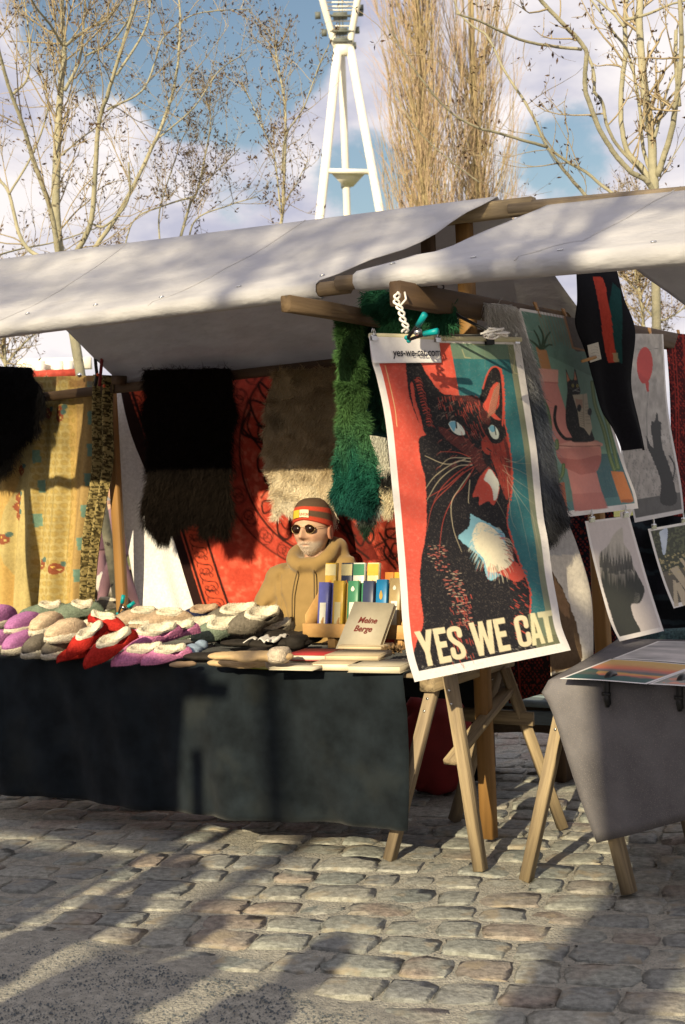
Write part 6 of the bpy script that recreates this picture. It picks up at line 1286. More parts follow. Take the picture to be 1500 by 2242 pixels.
# mittens, gloves, socks
def soft(name, label, cat, blobs, mat_, group=None, fz=0, col=(.5, .5, .5), extra=None, sub='body', vox=.006):
    mb = MB()
    for c, r, R in blobs: mb.ell(c, r, 18, 12, R)
    me = mb.mesh(name); tmp = bpy.data.objects.new('tmp', me); COL.objects.link(tmp); md = tmp.modifiers.new('r', 'REMESH'); md.mode = 'VOXEL'; md.voxel_size = vox; sm_ = tmp.modifiers.new('s', 'SMOOTH'); sm_.iterations = 6
    dg = bpy.context.evaluated_depsgraph_get(); m2 = bpy.data.meshes.new_from_object(tmp.evaluated_get(dg)); bpy.data.objects.remove(tmp)
    co = np.empty(len(m2.vertices)*3); m2.vertices.foreach_get('co', co); co = co.reshape(-1, 3); no = np.empty(len(m2.vertices)*3); m2.vertices.foreach_get('normal', no); no = no.reshape(-1, 3)
    co += no*((fbm(co[:, 0]*34, co[:, 2]*60+co[:, 1]*30, 3)-.5)*.006)[:, None]; m2.vertices.foreach_set('co', co.ravel()); m2.update()
    base = blobs[0][0]*A3(1, 1, 0)+UP*TZ
    t = thing(name, label, cat, base, group); m2.materials.clear(); m2.materials.append(mat_); o = obj(sub, m2, mat_, t, True)
    if fz:
        mb = MB(); i = rng.integers(0, len(co), fz); V, F, C = hairs(co[i], no[i], .004, .0015, (0, 0, -.1), .1, .5, col, .25); mb.add(V, F, C); tag(obj('fuzz', mb, M['fleece'], t), kind='stuff')
    if extra: extra(t)
    return t
def K(x, y, z): return onz(x, y, z)
mt_tan = mat('tan_sheepskin_suede', (.50, .35, .19), .85, noise=.15, nscale=20, bump=.3, bscale=60)
mt_cuff = mat('pale_sheepskin_cuff', (.55, .46, .36), .95, noise=.25, nscale=60, bump=1., bscale=140)
mt_blk = mat('black_suede', (.018, .014, .011), .8, noise=.4, nscale=20, bump=.3, bscale=60)
RX = rotm(dg_(2))
def mitten(label, x0, x1, y, z, cw=.052, m=mt_tan, cuffm=mt_cuff, group='suede and knitted gloves on the left table'):
    a, b = K(x0, y, z), K(x1, y, z); d = b-a; L = np.linalg.norm(d); yaw = math.atan2(d[1], d[0]); R = rotm(yaw)
    bl = [(a+d*f+UP*.022, (L*.26, cw*w_, .021*h_), R) for f, w_, h_ in ((.16, .92, .9), (.36, 1.05, 1.05), (.58, 1.0, 1.1), (.72, .9, 1.15))]+[(a+d*.42+np.array([d[1], -d[0], 0])/L*.045+UP*.016, (L*.17, .020, .015), rotm(yaw-.25))]
    def ex(t):
        mb = MB(); c = a+d*.80+UP*.026; add_lump(mb, lump(c, (L*.12, cw*1.12, .034), .14, 6, 3, R=R, squash=.7)); obj('cuff', mb, cuffm, t, True)
    return soft('mitten', label, 'mitten', bl, m, group, extra=ex)
mitten('tan suede mitten with pale fluffy cuff, lower one of the pair at the table edge', 470, 640, 1462, TZ)
mitten('tan suede mitten with pale fluffy cuff, upper one of the pair', 472, 648, 1448, TZ+.045, .056)
mitten('black suede mitten lying beside the tan pair', 418, 600, 1448, TZ+.005, .055, mt_blk, mt_blk); mitten('black suede mitten behind the tan pair', 500, 690, 1418, TZ+.02, .055, mt_blk, mt_blk)
mitten('black woollen mitten in front of the wooden display box', 600, 712, 1402, TZ+.02, .06, mt_blk, mt_blk); mitten('black suede mitten under the sage green slippers', 450, 640, 1405, TZ+.0, .06, mt_blk, mt_blk)
mt_blue = mat('light_blue_knit', (.23, .30, .40), .95, noise=.2, nscale=90, bump=.8, bscale=200, bdist=.003)
a = K(412, 1446, TZ); soft('knitted_sock', 'light blue knitted sock between the pink slippers and black gloves', 'sock', [(a+UP*.028, (.055, .035, .026), RX), (a+A3(.02, .03, .045), (.05, .035, .028), rotm(.6)), (a+A3(.055, .07, .058), (.035, .03, .026), rotm(.8)), (a+A3(-.02, -.01, .05), (.035, .03, .022), RX)], mt_blue)
a = K(393, 1462, TZ); soft('knitted_sock', 'small tan knitted sock at the table edge below the blue sock', 'sock', [(a+UP*.014, (.05, .022, .014), RX), (a+A3(.045, .005, .014), (.035, .02, .013), RX)], mat('tan_knit', (.38, .26, .16), .95, bump=.8, bscale=200, bdist=.003))
mb = MB(); L_ = [K(x, y, TZ+.065) for x, y in ((545, 1400), (575, 1395), (600, 1402), (625, 1392))]; P = np.array([[p+nd*.05*v+UP*(.01*math.sin(i*2.2+v*2)) for i, p in enumerate(resamp(L_, 14))] for v in np.linspace(-1, 1, 8)]); mb.grid(P); o = obj('lace_scarf', mb, M['white_cloth'], smooth=True); o.modifiers.new('t', 'SOLIDIFY').thickness = .004; tag(o, 'crumpled cream lace cloth lying on the black gloves', 'cloth')
mb = MB(); P = np.array([[K(x, 1412-(x-440)*.06, TZ+.03)+nd*.03*v+UP*.012*math.sin(x*.06+v) for x in np.linspace(470, 600, 16)] for v in np.linspace(-1, 1, 6)]); mb.grid(P); o = obj('glossy_bag', mb, mat('black_glossy_foil', (.01, .012, .01), .15, bump=.5, bscale=60), smooth=True); o.modifiers.new('t', 'SOLIDIFY').thickness = .003; tag(o, 'glossy black plastic wrapper between the black gloves', 'wrapper')
spring_clamp(K(270, 1330, TZ+.11), A3(.55, .1, .75), 'teal and black clamp sticking up behind the red slippers', .10)
# ---- books
M['page'] = mat('book_page_edges', (.60, .50, .34), .8, noise=.12, nscale=4, stretch=(1, 1, 80)); M['pagew'] = mat('white_page_edges', (.68, .62, .48), .8, noise=.1, nscale=4, stretch=(1, 1, 80))
def book(label, P, w_, d_, h_, yaw, cover, page=None, pitch=0., roll=0., name='book', spine_round=True):
    t = thing(name, label, 'book' if name == 'book' else name, P, 'old books on the left table'); page = page or M['page']; t['wloc'] = (0., 0., 0.)
    mb = MB(); mb.box((0, 0, h_/2), (w_-.006, d_-.006, h_-.005)); o = obj('pages', mb, page, t)
    mb = MB(); mb.box((0, 0, .0015), (w_, d_, .003)); mb.box((0, 0, h_-.0015), (w_, d_, .003)); mb.box((w_/2-.001, 0, h_/2), (.003, d_, h_-.0062)) ; obj('cover', mb, cover, t)
    t.rotation_euler = (roll, pitch, yaw); return t
bm = lambda n, c, **k: mat(n, c, .6, noise=.12, nscale=14, bump=.2, bscale=200, bdist=.001, **k)
SY = -TH
tan_c = bm('tan_book_cloth', (.40, .32, .22)); red_c = bm('red_book_cloth', (.33, .03, .03)); grey_c = bm('grey_linen_book_cloth', (.36, .32, .25)); pale_c = bm('pale_paper_cover', (.55, .50, .40)); yel_c = bm('yellow_green_magazine_cover', (.42, .42, .05))
# meshes are built at the origin so empties may be moved after
book('open-edged pale book lying under the red book', K(672, 1448, TZ), .16, .20, .022, SY+.10, pale_c, M['pagew']); book('red cloth book on top of the pale book', K(690, 1440, TZ+.023), .19, .20, .026, SY+.14, red_c, M['pagew'])
book('thin yellow-green magazine at the table edge', K(610, 1458, TZ), .19, .20, .010, SY+.05, yel_c, M['pagew'], name='magazine'); book('thin pale magazine overlapping the yellow-green one', K(655, 1462, TZ+.011), .20, .16, .010, SY+.12, pale_c, M['pagew'], name='magazine')
book('thick pale book at the table edge left of the grey one', K(748, 1462, TZ), .20, .16, .030, SY+.16, tan_c, M['pagew']); book('pale book lying on the thick book behind the upright one', K(785, 1440, TZ+.031), .24, .17, .022, SY+.18, tan_c)
book('large grey book with white page edges at the right end of the table', K(838, 1466, TZ), .23, .20, .030, SY+.15, grey_c, M['pagew']); book('brown closed book lying beneath the dried flowers', K(800, 1418, TZ+.03), .22, .12, .016, SY+.1, tan_c)
# upright book with title
ub = [onq(864, 1321, 5.50), onq(776, 1317, 5.50), onq(735, 1420, 5.36), onq(828, 1425, 5.36)]
TRr, TLl, BLl, BRr = ub; xd = (TRr-TLl); xd_ = xd/np.linalg.norm(xd); yd = (TLl-BLl); nn_ = np.cross(xd_, yd/np.linalg.norm(yd)); nn_ /= np.linalg.norm(nn_)
t = thing('book', 'upright grey book titled Meine Berge leaning against the wooden box', 'book', (BLl+BRr)/2, 'old books on the left table'); bk_ = -nn_*.026
if nn_[1] > 0: bk_ = nn_*.026; nn_ = -nn_
c4 = [BLl, BRr, TRr, TLl]
def slab(c4, off0, off1, inset=0.):
    cen = sum(c4)/4; q = [c+(cen-c)*inset for c in c4]; mb = MB(); v = [p+off0 for p in q]+[p+off1 for p in q]; mb.add(v, [[(0, 1, 2, 3), (7, 6, 5, 4), (0, 4, 5, 1), (1, 5, 6, 2), (2, 6, 7, 3), (3, 7, 4, 0)]]); return mb
obj('cover', slab(c4, nn_*0, bk_*.12), grey_c, t); obj('cover', slab(c4, bk_*.9, bk_), grey_c, t); obj('pages', slab(c4, bk_*.125, bk_*.89, .03), M['page'], t)
M['oxblood'] = mat('oxblood_print', (.12, .02, .015), .7)
a = c4[3]; xdir = xd_; ydir = (c4[3]-c4[0])/np.linalg.norm(c4[3]-c4[0])
wB = np.linalg.norm(c4[1]-c4[0]); hB = np.linalg.norm(c4[3]-c4[0])
o1 = c4[0]+xdir*wB*.28+ydir*hB*.56+nn_*.002; text('Meine', o1, xdir, ydir, .042, M['oxblood'], 'title', t, bold=.0012, width=wB*.44, shear=.15)
o1 = c4[0]+xdir*wB*.26+ydir*hB*.38+nn_*.002; text('Berge', o1, xdir, ydir, .042, M['oxblood'], 'title', t, bold=.0012, width=wB*.42, shear=.15)
# ---- incense display
M['oak'] = mat('light_oak_box', (.52, .31, .12), .6, col2=(.40, .22, .08), nscale=12, stretch=(1, .1, 1), bump=.15, bscale=60)
bx_q = 5.55; XL = onq(667, 1385, bx_q)@rd; XR = XL+.62; z0_ = onq(667, 1390, bx_q)[2]
bt = thing('display_box', 'light wooden box with slanted compartments holding incense packets', 'display box', W((XL+XR)/2, 5.62, TZ))
z0_ = TZ+.062
def bb(nm, s0, s1, q0, q1, za, zb, m=M['oak'], par=bt):
    mb = MB(); v = [W(s, q, z) for s in (s0, s1) for q in (q0, q1) for z in (za, zb)]; mb.add(v, [[(0, 1, 3, 2), (4, 6, 7, 5), (0, 4, 5, 1), (2, 3, 7, 6), (0, 2, 6, 4), (1, 5, 7, 3)]]); o = obj(nm, mb, m, par); o.modifiers.new('b', 'BEVEL').width = .0015; return o
bb('base', XL, XR, 5.56, 5.75, z0_, z0_+.012); bb('front_rail', XL-.006, XR, 5.542, 5.558, z0_-.012, z0_+.052); bb('foot', XL+.12, XL+.16, 5.56, 5.73, TZ, z0_-.002); bb('foot', XL+.48, XL+.52, 5.56, 5.73, TZ, z0_-.002); bb('back_panel', XL, XR, 5.752, 5.762, z0_+.012, z0_+.20)
nsl = 7; wS = .62/nsl
for i in range(nsl+1):
    s_ = XL+i*wS*.98; mb = MB(); prof_ = [(5.56, z0_+.013), (5.75, z0_+.013), (5.75, z0_+.20), (5.70, z0_+.20), (5.56, z0_+.06 if i > 0 else z0_+.09)]
    v = [W(s_, q, z) for q, z in prof_]+[W(s_+.006, q, z) for q, z in prof_]; n5 = 5; mb.add(v, [[tuple(range(5))], [tuple(range(9, 4, -1))], [(k, 5+k, 5+(k+1) % 5, (k+1) % 5) for k in range(5)]]); obj('divider', mb, M['oak'], bt)
def packet(label, s, q, z, w_, h_, c, c2, lean=.16, n=3, cc=None, emblem=None, txt=None, band=None):
    """a row of n slim packets, one behind the other"""
    t = thing('incense_packet', label, 'incense packet', W(s, q, z), 'incense packets in the wooden box'); nb = 0
    up2 = UP*math.cos(lean)+nd*math.sin(lean); fw_ = nd*math.cos(lean)-UP*math.sin(lean)
    for k in range(1):
        b = W(s, q, z); mb = MB(); v = [b+rd*a_+fw_*d_+up2*e for a_ in (0, w_) for d_ in (0, .024) for e in (0, h_)]; mb.add(v, [[(0, 1, 3, 2), (4, 6, 7, 5), (0, 4, 5, 1), (2, 3, 7, 6), (0, 2, 6, 4), (1, 5, 7, 3)]]); o = obj('carton', mb, c, t); o.modifiers.new('b', 'BEVEL').width = .001
    def plate(a0, a1, e0, e1, m, nm, off=-.0012):
        mb = MB(); v = [b+rd*w_*a_+fw_*off+up2*h_*e_ for a_, e_ in ((a0, e0), (a1, e0), (a1, e1), (a0, e1))]; mb.add(v, [[(0, 1, 2, 3)]]); obj(nm, mb, m, t)
    if c2: plate(.2, .8, .08, .58, c2, 'label_panel')
    if band: plate(.0, 1., .70, .97, band, 'top_band')
    if emblem:
        mb = MB(); ctr = b+rd*w_*.5-fw_*.0022+up2*h_*(emblem[1]); th = np.linspace(0, 2*PI, 14, endpoint=False); rx, ry = emblem[2]; pts = [ctr]+[ctr+rd*rx*np.cos(a_)*(1-.45*(np.sin(a_) > 0)*np.sin(a_))+up2*ry*np.sin(a_)*(1.2 if np.sin(a_) > 0 else 1) for a_ in th]; mb.add(pts, [[(0, 1+(i+1) % 14, 1+i) for i in range(14)]]); obj('emblem', mb, emblem[0], t)
    if txt: text(txt, b+rd*w_*.22-fw_*.0024+up2*h_*.46, -up2, rd, w_*.62, txt_m, 'lettering', t, bold=.0006, width=h_*.42)
    return t
pm = lambda n, c: mat(n, c, .4, noise=.1, nscale=40)
yel, wht, grn_, blu, sky_, nvy, crm, org, gold, tan2 = pm('yellow_card', (.60, .38, .05)), pm('white_card', (.68, .66, .58)), pm('green_card', (.05, .20, .11)), pm('violet_blue_card', (.10, .11, .38)), pm('sky_blue_card', (.01, .16, .36)), pm('navy_card', (.03, .04, .09)), pm('cream_card', (.62, .54, .30)), pm('orange_card', (.55, .20, .04)), pm('gold_card', (.42, .27, .06)), pm('tan_card', (.34, .25, .12))
txt_m = wht
fr = lambda x, y=1362, q=5.57: onq(x, y, q)@rd
zf_ = z0_+.014
F_ = [(693, 'blue and white incense packet at the left end of the front row', blu, wht, .175, None, None), (725, 'yellow incense packet with a pale label in the front row', yel, crm, .18, None, None), (757, 'green incense packet lettered FORE in the front row', grn_, wht, .18, (wht, .84, (.010, .011)), 'FORE'),
      (790, 'navy incense packet with dark squares in the front row', nvy, pm('slate_card', (.10, .12, .16)), .18, None, None), (819, 'bright blue incense packet with golden marks in the front row', sky_, None, .185, (gold, .70, (.009, .02)), None), (848, 'tan incense packet with a white disc in the front row', tan2, wht, .19, (wht, .82, (.009, .010)), None)]
for x, lab, c, c2, h_, emb, tx in F_: packet(lab, fr(x), 5.57, zf_, .056, h_*1.32, c, c2, emblem=emb, txt=tx)
def lb(x): return onq(x, 1275, 5.70)@rd
for x, lab, c, bd, emb in ((716, 'yellow incense packet with a small flame, left one of the back row', yel, crm, org), (751, 'black and cream incense packet with a flame in the back row', nvy, crm, org), (777, 'white and green edged incense packet with a flame in the back row', wht, grn_, gold), (808, 'yellow incense packet with a golden flame, right one of the back row', crm, yel, gold)):
    packet(lab, lb(x), 5.665, zf_+.115, .060, .20, c, None, emblem=(emb, .52, (.009, .012)), band=bd)
for i in range(2): packet('orange brown packet at the right end of the box, %s one' % ('nearer' if i else 'farther'), lb(842)+.01+.05*i, 5.665, zf_+.10, .045, .17, org if i == 0 else yel, None)
# second and third packets of each front row, standing behind
for x, c, lab in ((706, blu, 'blue packet behind the first violet-blue one'), (771, grn_, 'green packet behind the one lettered FORE'), (803, nvy, 'navy packet behind the first navy one'), (832, nvy, 'dark packet behind the bright blue one'), (738, gold, 'golden packet between the two back yellow packets')):
    packet(lab, fr(x), 5.605, zf_, .05, .225, c, None)
# dried flowers and cones at the right end
cp_ = K(852, 1432, TZ+.03); t = thing('pine_cones', 'dried brown pine cones lying on the brown book beside the box', 'pine cones', cp_)
mcone = mat('pine_cone_scale', (.16, .10, .05), .8, noise=.4, nscale=80)
for k in range(5):
    c = cp_+A3(rng.normal(0, .028), rng.normal(0, .02), .012+.01*rng.random()); mb = MB(); V, F, _c = hairs(np.tile(c, (60, 1)), (lambda d: d/np.linalg.norm(d, axis=1)[:, None])(rng.normal(0, 1, (60, 3))), .022, .012, (0, 0, 1), .1, .2); mb.ell(c, (.012, .010, .010), 8, 6); mb.add(V, F); obj('cone', mb, mcone, t)

# ------------------------------------------------------------------ the vendor
def remesh(mb, vox, smooth=8, name='m'):
    me = mb.mesh(name); tmp = bpy.data.objects.new('tmp', me); COL.objects.link(tmp); md = tmp.modifiers.new('r', 'REMESH'); md.mode = 'VOXEL'; md.voxel_size = vox; sm_ = tmp.modifiers.new('s', 'SMOOTH'); sm_.iterations = smooth
    dg = bpy.context.evaluated_depsgraph_get(); m2 = bpy.data.meshes.new_from_object(tmp.evaluated_get(dg)); bpy.data.objects.remove(tmp); m2.materials.clear()
    n = len(m2.vertices); co = np.empty(n*3); m2.vertices.foreach_get('co', co); no = np.empty(n*3); m2.vertices.foreach_get('normal', no); return m2, co.reshape(-1, 3), no.reshape(-1, 3)
def set_cols(me, C): a = me.attributes.new('Col', 'FLOAT_COLOR', 'POINT'); a.data.foreach_set('color', np.concatenate([C, np.ones((len(C), 1))], 1).ravel())
mq = 5.99
HC = onq(683, 1163, mq)                                 # centre of the head
MX, MY = HC[0], HC[1]; man = thing('person', 'seated man in olive hoodie, striped beanie and round sunglasses behind the incense box', 'person', (MX, MY, 0))
YAW = dg_(-24)
RB = rotm(YAW*.75); RH = rotm(YAW)
def tb(x, y, z): return A3(MX, MY+.04, 0)+RB@A3(x, y, 0)+UP*z      # body frame, -y is the front
def thd(P): return (np.asarray(P)*1.07)@RH.T+HC
# head: deformed ellipsoid
nu, nv = 96, 80
t_ = np.linspace(.01, PI-.01, nv)[:, None]; p_ = np.linspace(0, 2*PI, nu, endpoint=False)[None]
D = np.stack([np.sin(t_)*np.sin(p_), -np.sin(t_)*np.cos(p_), np.cos(t_)*np.ones_like(p_)], -1)
P = D*A3(.083, .100, .118)
x, y, z = P[..., 0], P[..., 1], P[..., 2]; front = np.clip(-D[..., 1], 0, 1)
jaw = np.clip((-z-.01)/.10, 0, 1); P[..., 0] *= (1-.22*jaw); P[..., 1] *= (1-.04*jaw); 
def gs(cx, cz, sx, sz): return np.exp(-((D[..., 0]*.079-cx)/sx)**2-((z-cz)/sz)**2)*front
disp = 0*x
disp += .030*gs(0, -.020, .012, .013)+.022*gs(0, -.004, .009, .020)+.010*gs(0, .012, .008, .014)       # nose
disp += .010*gs(.016, -.025, .008, .007)+.010*gs(-.016, -.025, .008, .007)
disp -= .011*gs(.032, .016, .017, .011)+.011*gs(-.032, .016, .017, .011)                                  # sockets
disp += .007*gs(.03, .036, .024, .008)+.007*gs(-.03, .036, .024, .008)                                    # brows
disp += .006*gs(.045, -.022, .018, .018)+.006*gs(-.045, -.022, .018, .018)                                # cheeks
disp += .007*gs(0, -.052, .022, .008)-.006*gs(0, -.0605, .020, .003)+.006*gs(0, -.069, .018, .006)       # lips
disp += .012*gs(0, -.095, .024, .016)-.003*gs(0, -.080, .02, .006)
disp -= .004*(gs(.032, -.042, .006, .02)+gs(-.032, -.042, .006, .02)); disp -= .0022*(gs(0, .060, .04, .0025)+gs(0, .050, .035, .0025)); disp += .0025*(fbm(P[..., 0]*60, P[..., 2]*60, 8)-.5)
P = P+D*disp[..., None]*A3(.35, 1, .25)
skin = np.array([.50, .30, .20]); C = np.tile(skin, P.shape[:2]+(1,)); 
rnd = fbm(P[..., 0]*90, P[..., 2]*90, 3)
cheek = gs(.045, -.022, .02, .02)+gs(-.045, -.022, .02, .02)+gs(0, -.03, .014, .014); C = C*(1-.25*cheek[..., None])+np.array([.52, .19, .12])*.25*cheek[..., None]
beard = np.clip((-P[..., 2]-.040)/.02, 0, 1)*np.clip(front*1.6+.3, 0, 1); lip = gs(0, -.0605, .020, .007); beard = np.clip(beard*(.55+rnd)*(1-lip*1.3), 0, .85)
C = C*(1-beard[..., None])+np.array([.56, .48, .40])*beard[..., None]; C = C*(1-.4*lip[..., None])+np.array([.40, .15, .11])*.4*lip[..., None]
hair_ = np.clip((P[..., 1]-.02)/.02, 0, 1)*np.clip((P[..., 2]+.06)/.02, 0, 1); C = C*(1-hair_[..., None])+np.array([.20, .17, .13])*hair_[..., None]
C = C*(.9+.2*rnd[..., None])
body = MB(); i = np.arange(nv*nu).reshape(nv, nu); i2 = np.concatenate([i, i[:, :1]], 1)
headV = thd(P.reshape(-1, 3))
body.add(headV, [np.stack([i2[:-1, :-1], i2[1:, :-1], i2[1:, 1:], i2[:-1, 1:]], -1).reshape(-1, 4), np.array([i[0][::-1]]), np.array([i[-1]])], C.reshape(-1, 3))
neckb = tb(0, .03, HC[2]-.26); body.tube([HC-UP*.06+RH@A3(0, .03, 0), HC-UP*.12+RH@A3(0, .035, 0), neckb], [.058, .058, .07], 20, col=skin)
for e in (-1, 1):                                        # ears
    th = np.linspace(0, 2*PI, 18, endpoint=False); c0 = A3(e*.078, .012, -.008)
    E1 = np.stack([c0[0]+0*th+e*.004, c0[1]+.017*np.cos(th), c0[2]+.030*np.sin(th)], 1); E2 = np.stack([c0[0]+e*.015+0*th, c0[1]+.010+.020*np.cos(th), c0[2]+.034*np.sin(th)], 1); E3 = np.stack([c0[0]+e*.011+0*th, c0[1]+.006+.012*np.cos(th), c0[2]+.024*np.sin(th)], 1); E4 = np.stack([c0[0]+e*.004+0*th, c0[1]+.004+.005*np.cos(th), c0[2]+.012*np.sin(th)], 1)
    G = np.array([E1, E2, E3, E4]); body.grid(thd(np.concatenate([G, G[:, :1]], 1).reshape(-1, 3)).reshape(4, 19, 3), np.tile(np.array([.52, .24, .15]), (4, 19, 1)))
body.tube([neckb+UP*.02, tb(0, .02, HC[2]-.40), tb(0, .01, .66)], [.085, .13, .13], 20, col=skin)
for e in (-1, 1): body.tube(catmull([tb(0, .02, HC[2]-.30), tb(e*.17, .01, HC[2]-.30), tb(e*.27, -.03, HC[2]-.52), tb(e*.09, -.27, .71)], 5), np.linspace(.05, .03, 16), 12, col=skin)
# forearms' hands, resting on the lap
def hand(mb, wrist, dirv, upv, e):
    d = dirv/np.linalg.norm(dirv); s_ = np.cross(d, upv); s_ /= np.linalg.norm(s_); u_ = np.cross(s_, d)
    mb.ell(wrist+d*.045, (.045, .040, .016), 14, 8, np.stack([d, s_, u_], 1), col=skin)
    for k, (off, L_) in enumerate(((-.030, .062), (-.010, .072), (.011, .068), (.030, .054))):
        b = wrist+d*.078+s_*off; mb.tube([b-d*.01, b+d*L_*.45-u_*.006, b+d*L_*.8-u_*.022, b+d*L_*.9-u_*.04], [.0095, .009, .0085, .007], 8, col=skin)
    b = wrist+d*.03+s_*(-e*.036); mb.tube([b, b+d*.025-s_*e*.022-u_*.005, b+d*.05-s_*e*.026-u_*.018], [.012, .010, .008], 8, col=skin)
SEAT = .62
hL = [tb(-.08, -.30, .70), tb(.09, -.30, .69)]
for e, h_ in zip((-1, 1), hL): hand(body, h_, RB@A3(-e*.5, -1, 0)+UP*-.25, UP, e)
mskin = mat('skin', rough=.55, attr=True, bump=.15, bscale=220, bdist=.001, spec=.35)
obj('body', body, mskin, man, True)
# hoodie
ol = np.array([.255, .165, .062])
sw = MB()
def ring_(cx, cy, cz, rx, ry, n=32, ph=2.3):
    a = np.linspace(0, 2*PI, n, endpoint=False); return np.array([tb(cx+rx*np.sign(np.cos(q))*abs(np.cos(q))**(2/ph), cy+ry*np.sign(np.sin(q))*abs(np.sin(q))**(2/ph), cz) for q in a])
HZ = HC[2]; SHZ = HZ-.218
rows = [ring_(0, 0, .60, .19, .15), ring_(0, 0, .72, .21, .165), ring_(0, -.01, .85, .215, .165), ring_(0, -.01, SHZ-.22, .215, .16), ring_(0, 0, SHZ-.10, .225, .145), ring_(0, .01, SHZ-.03, .215, .125), ring_(0, .015, SHZ+.02, .16, .105), ring_(0, .015, SHZ+.055, .10, .09), ring_(0, .01, SHZ+.085, .08, .08)]
G = np.array(rows); nvv, nuu = G.shape[:2]; i = np.arange(nvv*nuu).reshape(nvv, nuu); i2 = np.concatenate([i, i[:, :1]], 1); sw.add(G.reshape(-1, 3), [np.stack([i2[:-1, :-1], i2[:-1, 1:], i2[1:, 1:], i2[1:, :-1]], -1).reshape(-1, 4), np.array([i[0][::-1]]), np.array([i[-1]])])
for e in (-1, 1):
    sh = tb(e*.185, .01, SHZ-.035); el = tb(e*.285, -.02, SHZ-.30); wr = tb(e*.10, -.27, .72)
    if e < 0: el = tb(-.30, -.05, SHZ-.27)
    sw.ell(sh, (.078, .080, .075), 16, 12); sw.tube(catmull([tb(e*.14, .01, SHZ-.01), sh, (sh+el)/2+RB@A3(e*.012, 0, 0), el, (el+wr)/2+UP*.01, wr], 5), np.interp(np.linspace(0, 1, 26), [0, .2, .5, .6, 1], [.075, .078, .064, .066, .048]), 16)
    sw.ell(el, (.068, .068, .065), 14, 10)
sw.tube(catmull([tb(-.02, -.105, SHZ+.035), tb(-.085, -.06, SHZ+.075), tb(-.098, .03, SHZ+.11), tb(-.06, .11, SHZ+.13), tb(.05, .125, SHZ+.15), tb(.105, .05, SHZ+.14), tb(.095, -.05, SHZ+.09), tb(.02, -.105, SHZ+.035)], 6), .036, 12)
sw.ell(tb(0, .10, SHZ+.04), (.12, .07, .09), 18, 12, RB); sw.ell(tb(.11, .08, SHZ+.09), (.06, .07, .09), 14, 10, RB); sw.ell(tb(.15, .04, SHZ+.03), (.065, .07, .055), 14, 10, RB); sw.ell(tb(-.10, .06, SHZ+.03), (.06, .07, .05), 14, 10, RB)
sw.ell(tb(0, -.085, SHZ+.055), (.072, .042, .038), 14, 10, RB)
me, co, no = remesh(sw, .011, 5, 'hoodie')
L2 = (co-A3(MX, MY+.04, 0))@RB; X_, Y_, Zz = L2[:, 0], L2[:, 1], L2[:, 2]
fold = (fbm(X_*9+Zz*5, Zz*9-X_*6, 4, 3)-.5)*.030+(np.abs(fbm(X_*7-Zz*9, Zz*6+X_*7+Y_*4, 14, 2)-.5))*-.035+.009
side = np.clip((np.abs(X_)-.10)/.08, 0, 1); low = np.clip((SHZ-.08-Zz)/.15, 0, 1); fold = fold*(.25+.75*np.maximum(side, low))
for (x0, z0, x1, z1, w2, am) in ((-.30, SHZ-.28, -.17, SHZ-.20, .010, -.016), (-.31, SHZ-.22, -.18, SHZ-.12, .010, -.013), (-.14, SHZ-.10, -.06, SHZ-.34, .010, -.016), (-.10, SHZ-.30, .10, SHZ-.40, .012, -.015), (.16, SHZ-.04, .10, SHZ-.26, .010, -.016), (-.16, SHZ-.0, -.15, SHZ-.20, .008, -.018), (.0, SHZ-.33, .16, SHZ-.30, .010, -.012), (.24, SHZ-.20, .14, SHZ-.28, .010, -.013)):
    dx, dz = x1-x0, z1-z0; tt = np.clip(((X_-x0)*dx+(Zz-z0)*dz)/(dx*dx+dz*dz), 0, 1); r = np.hypot(X_-x0-tt*dx, Zz-z0-tt*dz); fold += am*np.exp(-(r/w2)**2)*(Y_ < .05)
co = co+no*fold[:, None]; me.vertices.foreach_set('co', co.ravel()); me.update()
mh = mat('olive_fleece', tuple(ol), .95, noise=.12, nscale=10, bump=.4, bscale=260, bdist=.002, sheen=.15)
hd = obj('hoodie', me, mh, man, True)
mcord = mat('dark_cord', (.09, .06, .03), .8)
for e in (-1, 1):
    mb = MB(); ln = [tb(e*.042, -.118, SHZ+.035), tb(e*.052, -.150, SHZ-.03), tb(e*.058+(.0), -.176, SHZ-.10), tb(e*.060, -.186, SHZ-.20 if e < 0 else SHZ-.17)]; mb.tube(catmull(ln, 6), .0032, 6); mb.tube([ln[-1], ln[-1]-UP*.03], .005, 6); obj('drawstring', mb, mcord, man, True)
# beanie
nu, nv = 64, 30; a = np.linspace(0, 2*PI, nu, endpoint=False)[None]; t = np.linspace(0.01, 1, nv)[:, None]
rimz = .062+(-.066)*np.clip(((1-np.cos(a))/2), 0, 1)**.75                        # a=0 front; back sits lower
el_ = .5*PI*(1-t)
zz = rimz+(.162-rimz)*np.sin(el_)**.95*1.0; rad = np.cos(el_)**.62
Bx = (.0915*rad)*np.sin(a); By = -(.1075*rad)*np.cos(a)+.014+.02*(1-np.cos(el_))*0; bulg = 1+.03*np.sin(PI*t)
Pb_ = np.stack([Bx*bulg, By*bulg, zz*np.ones_like(Bx)-.004], -1); ribs = 1+.006*np.sin(a*34)*t; Pb_[..., :2] *= ribs[..., None]
band = t*np.ones_like(a); Cb = np.tile(np.array([.085, .050, .030]), (nv, nu, 1)); side_f = band
for lo, hi in ((.58, .70), (.88, 1.01)): Cb[(side_f > lo) & (side_f < hi)] = (.42, .045, .02)
bn_ = MB(); i = np.arange(nv*nu).reshape(nv, nu); i2 = np.concatenate([i, i[:, :1]], 1); bn_.add(thd(Pb_.reshape(-1, 3)), [np.stack([i2[:-1, :-1], i2[1:, :-1], i2[1:, 1:], i2[:-1, 1:]], -1).reshape(-1, 4)], Cb.reshape(-1, 3))
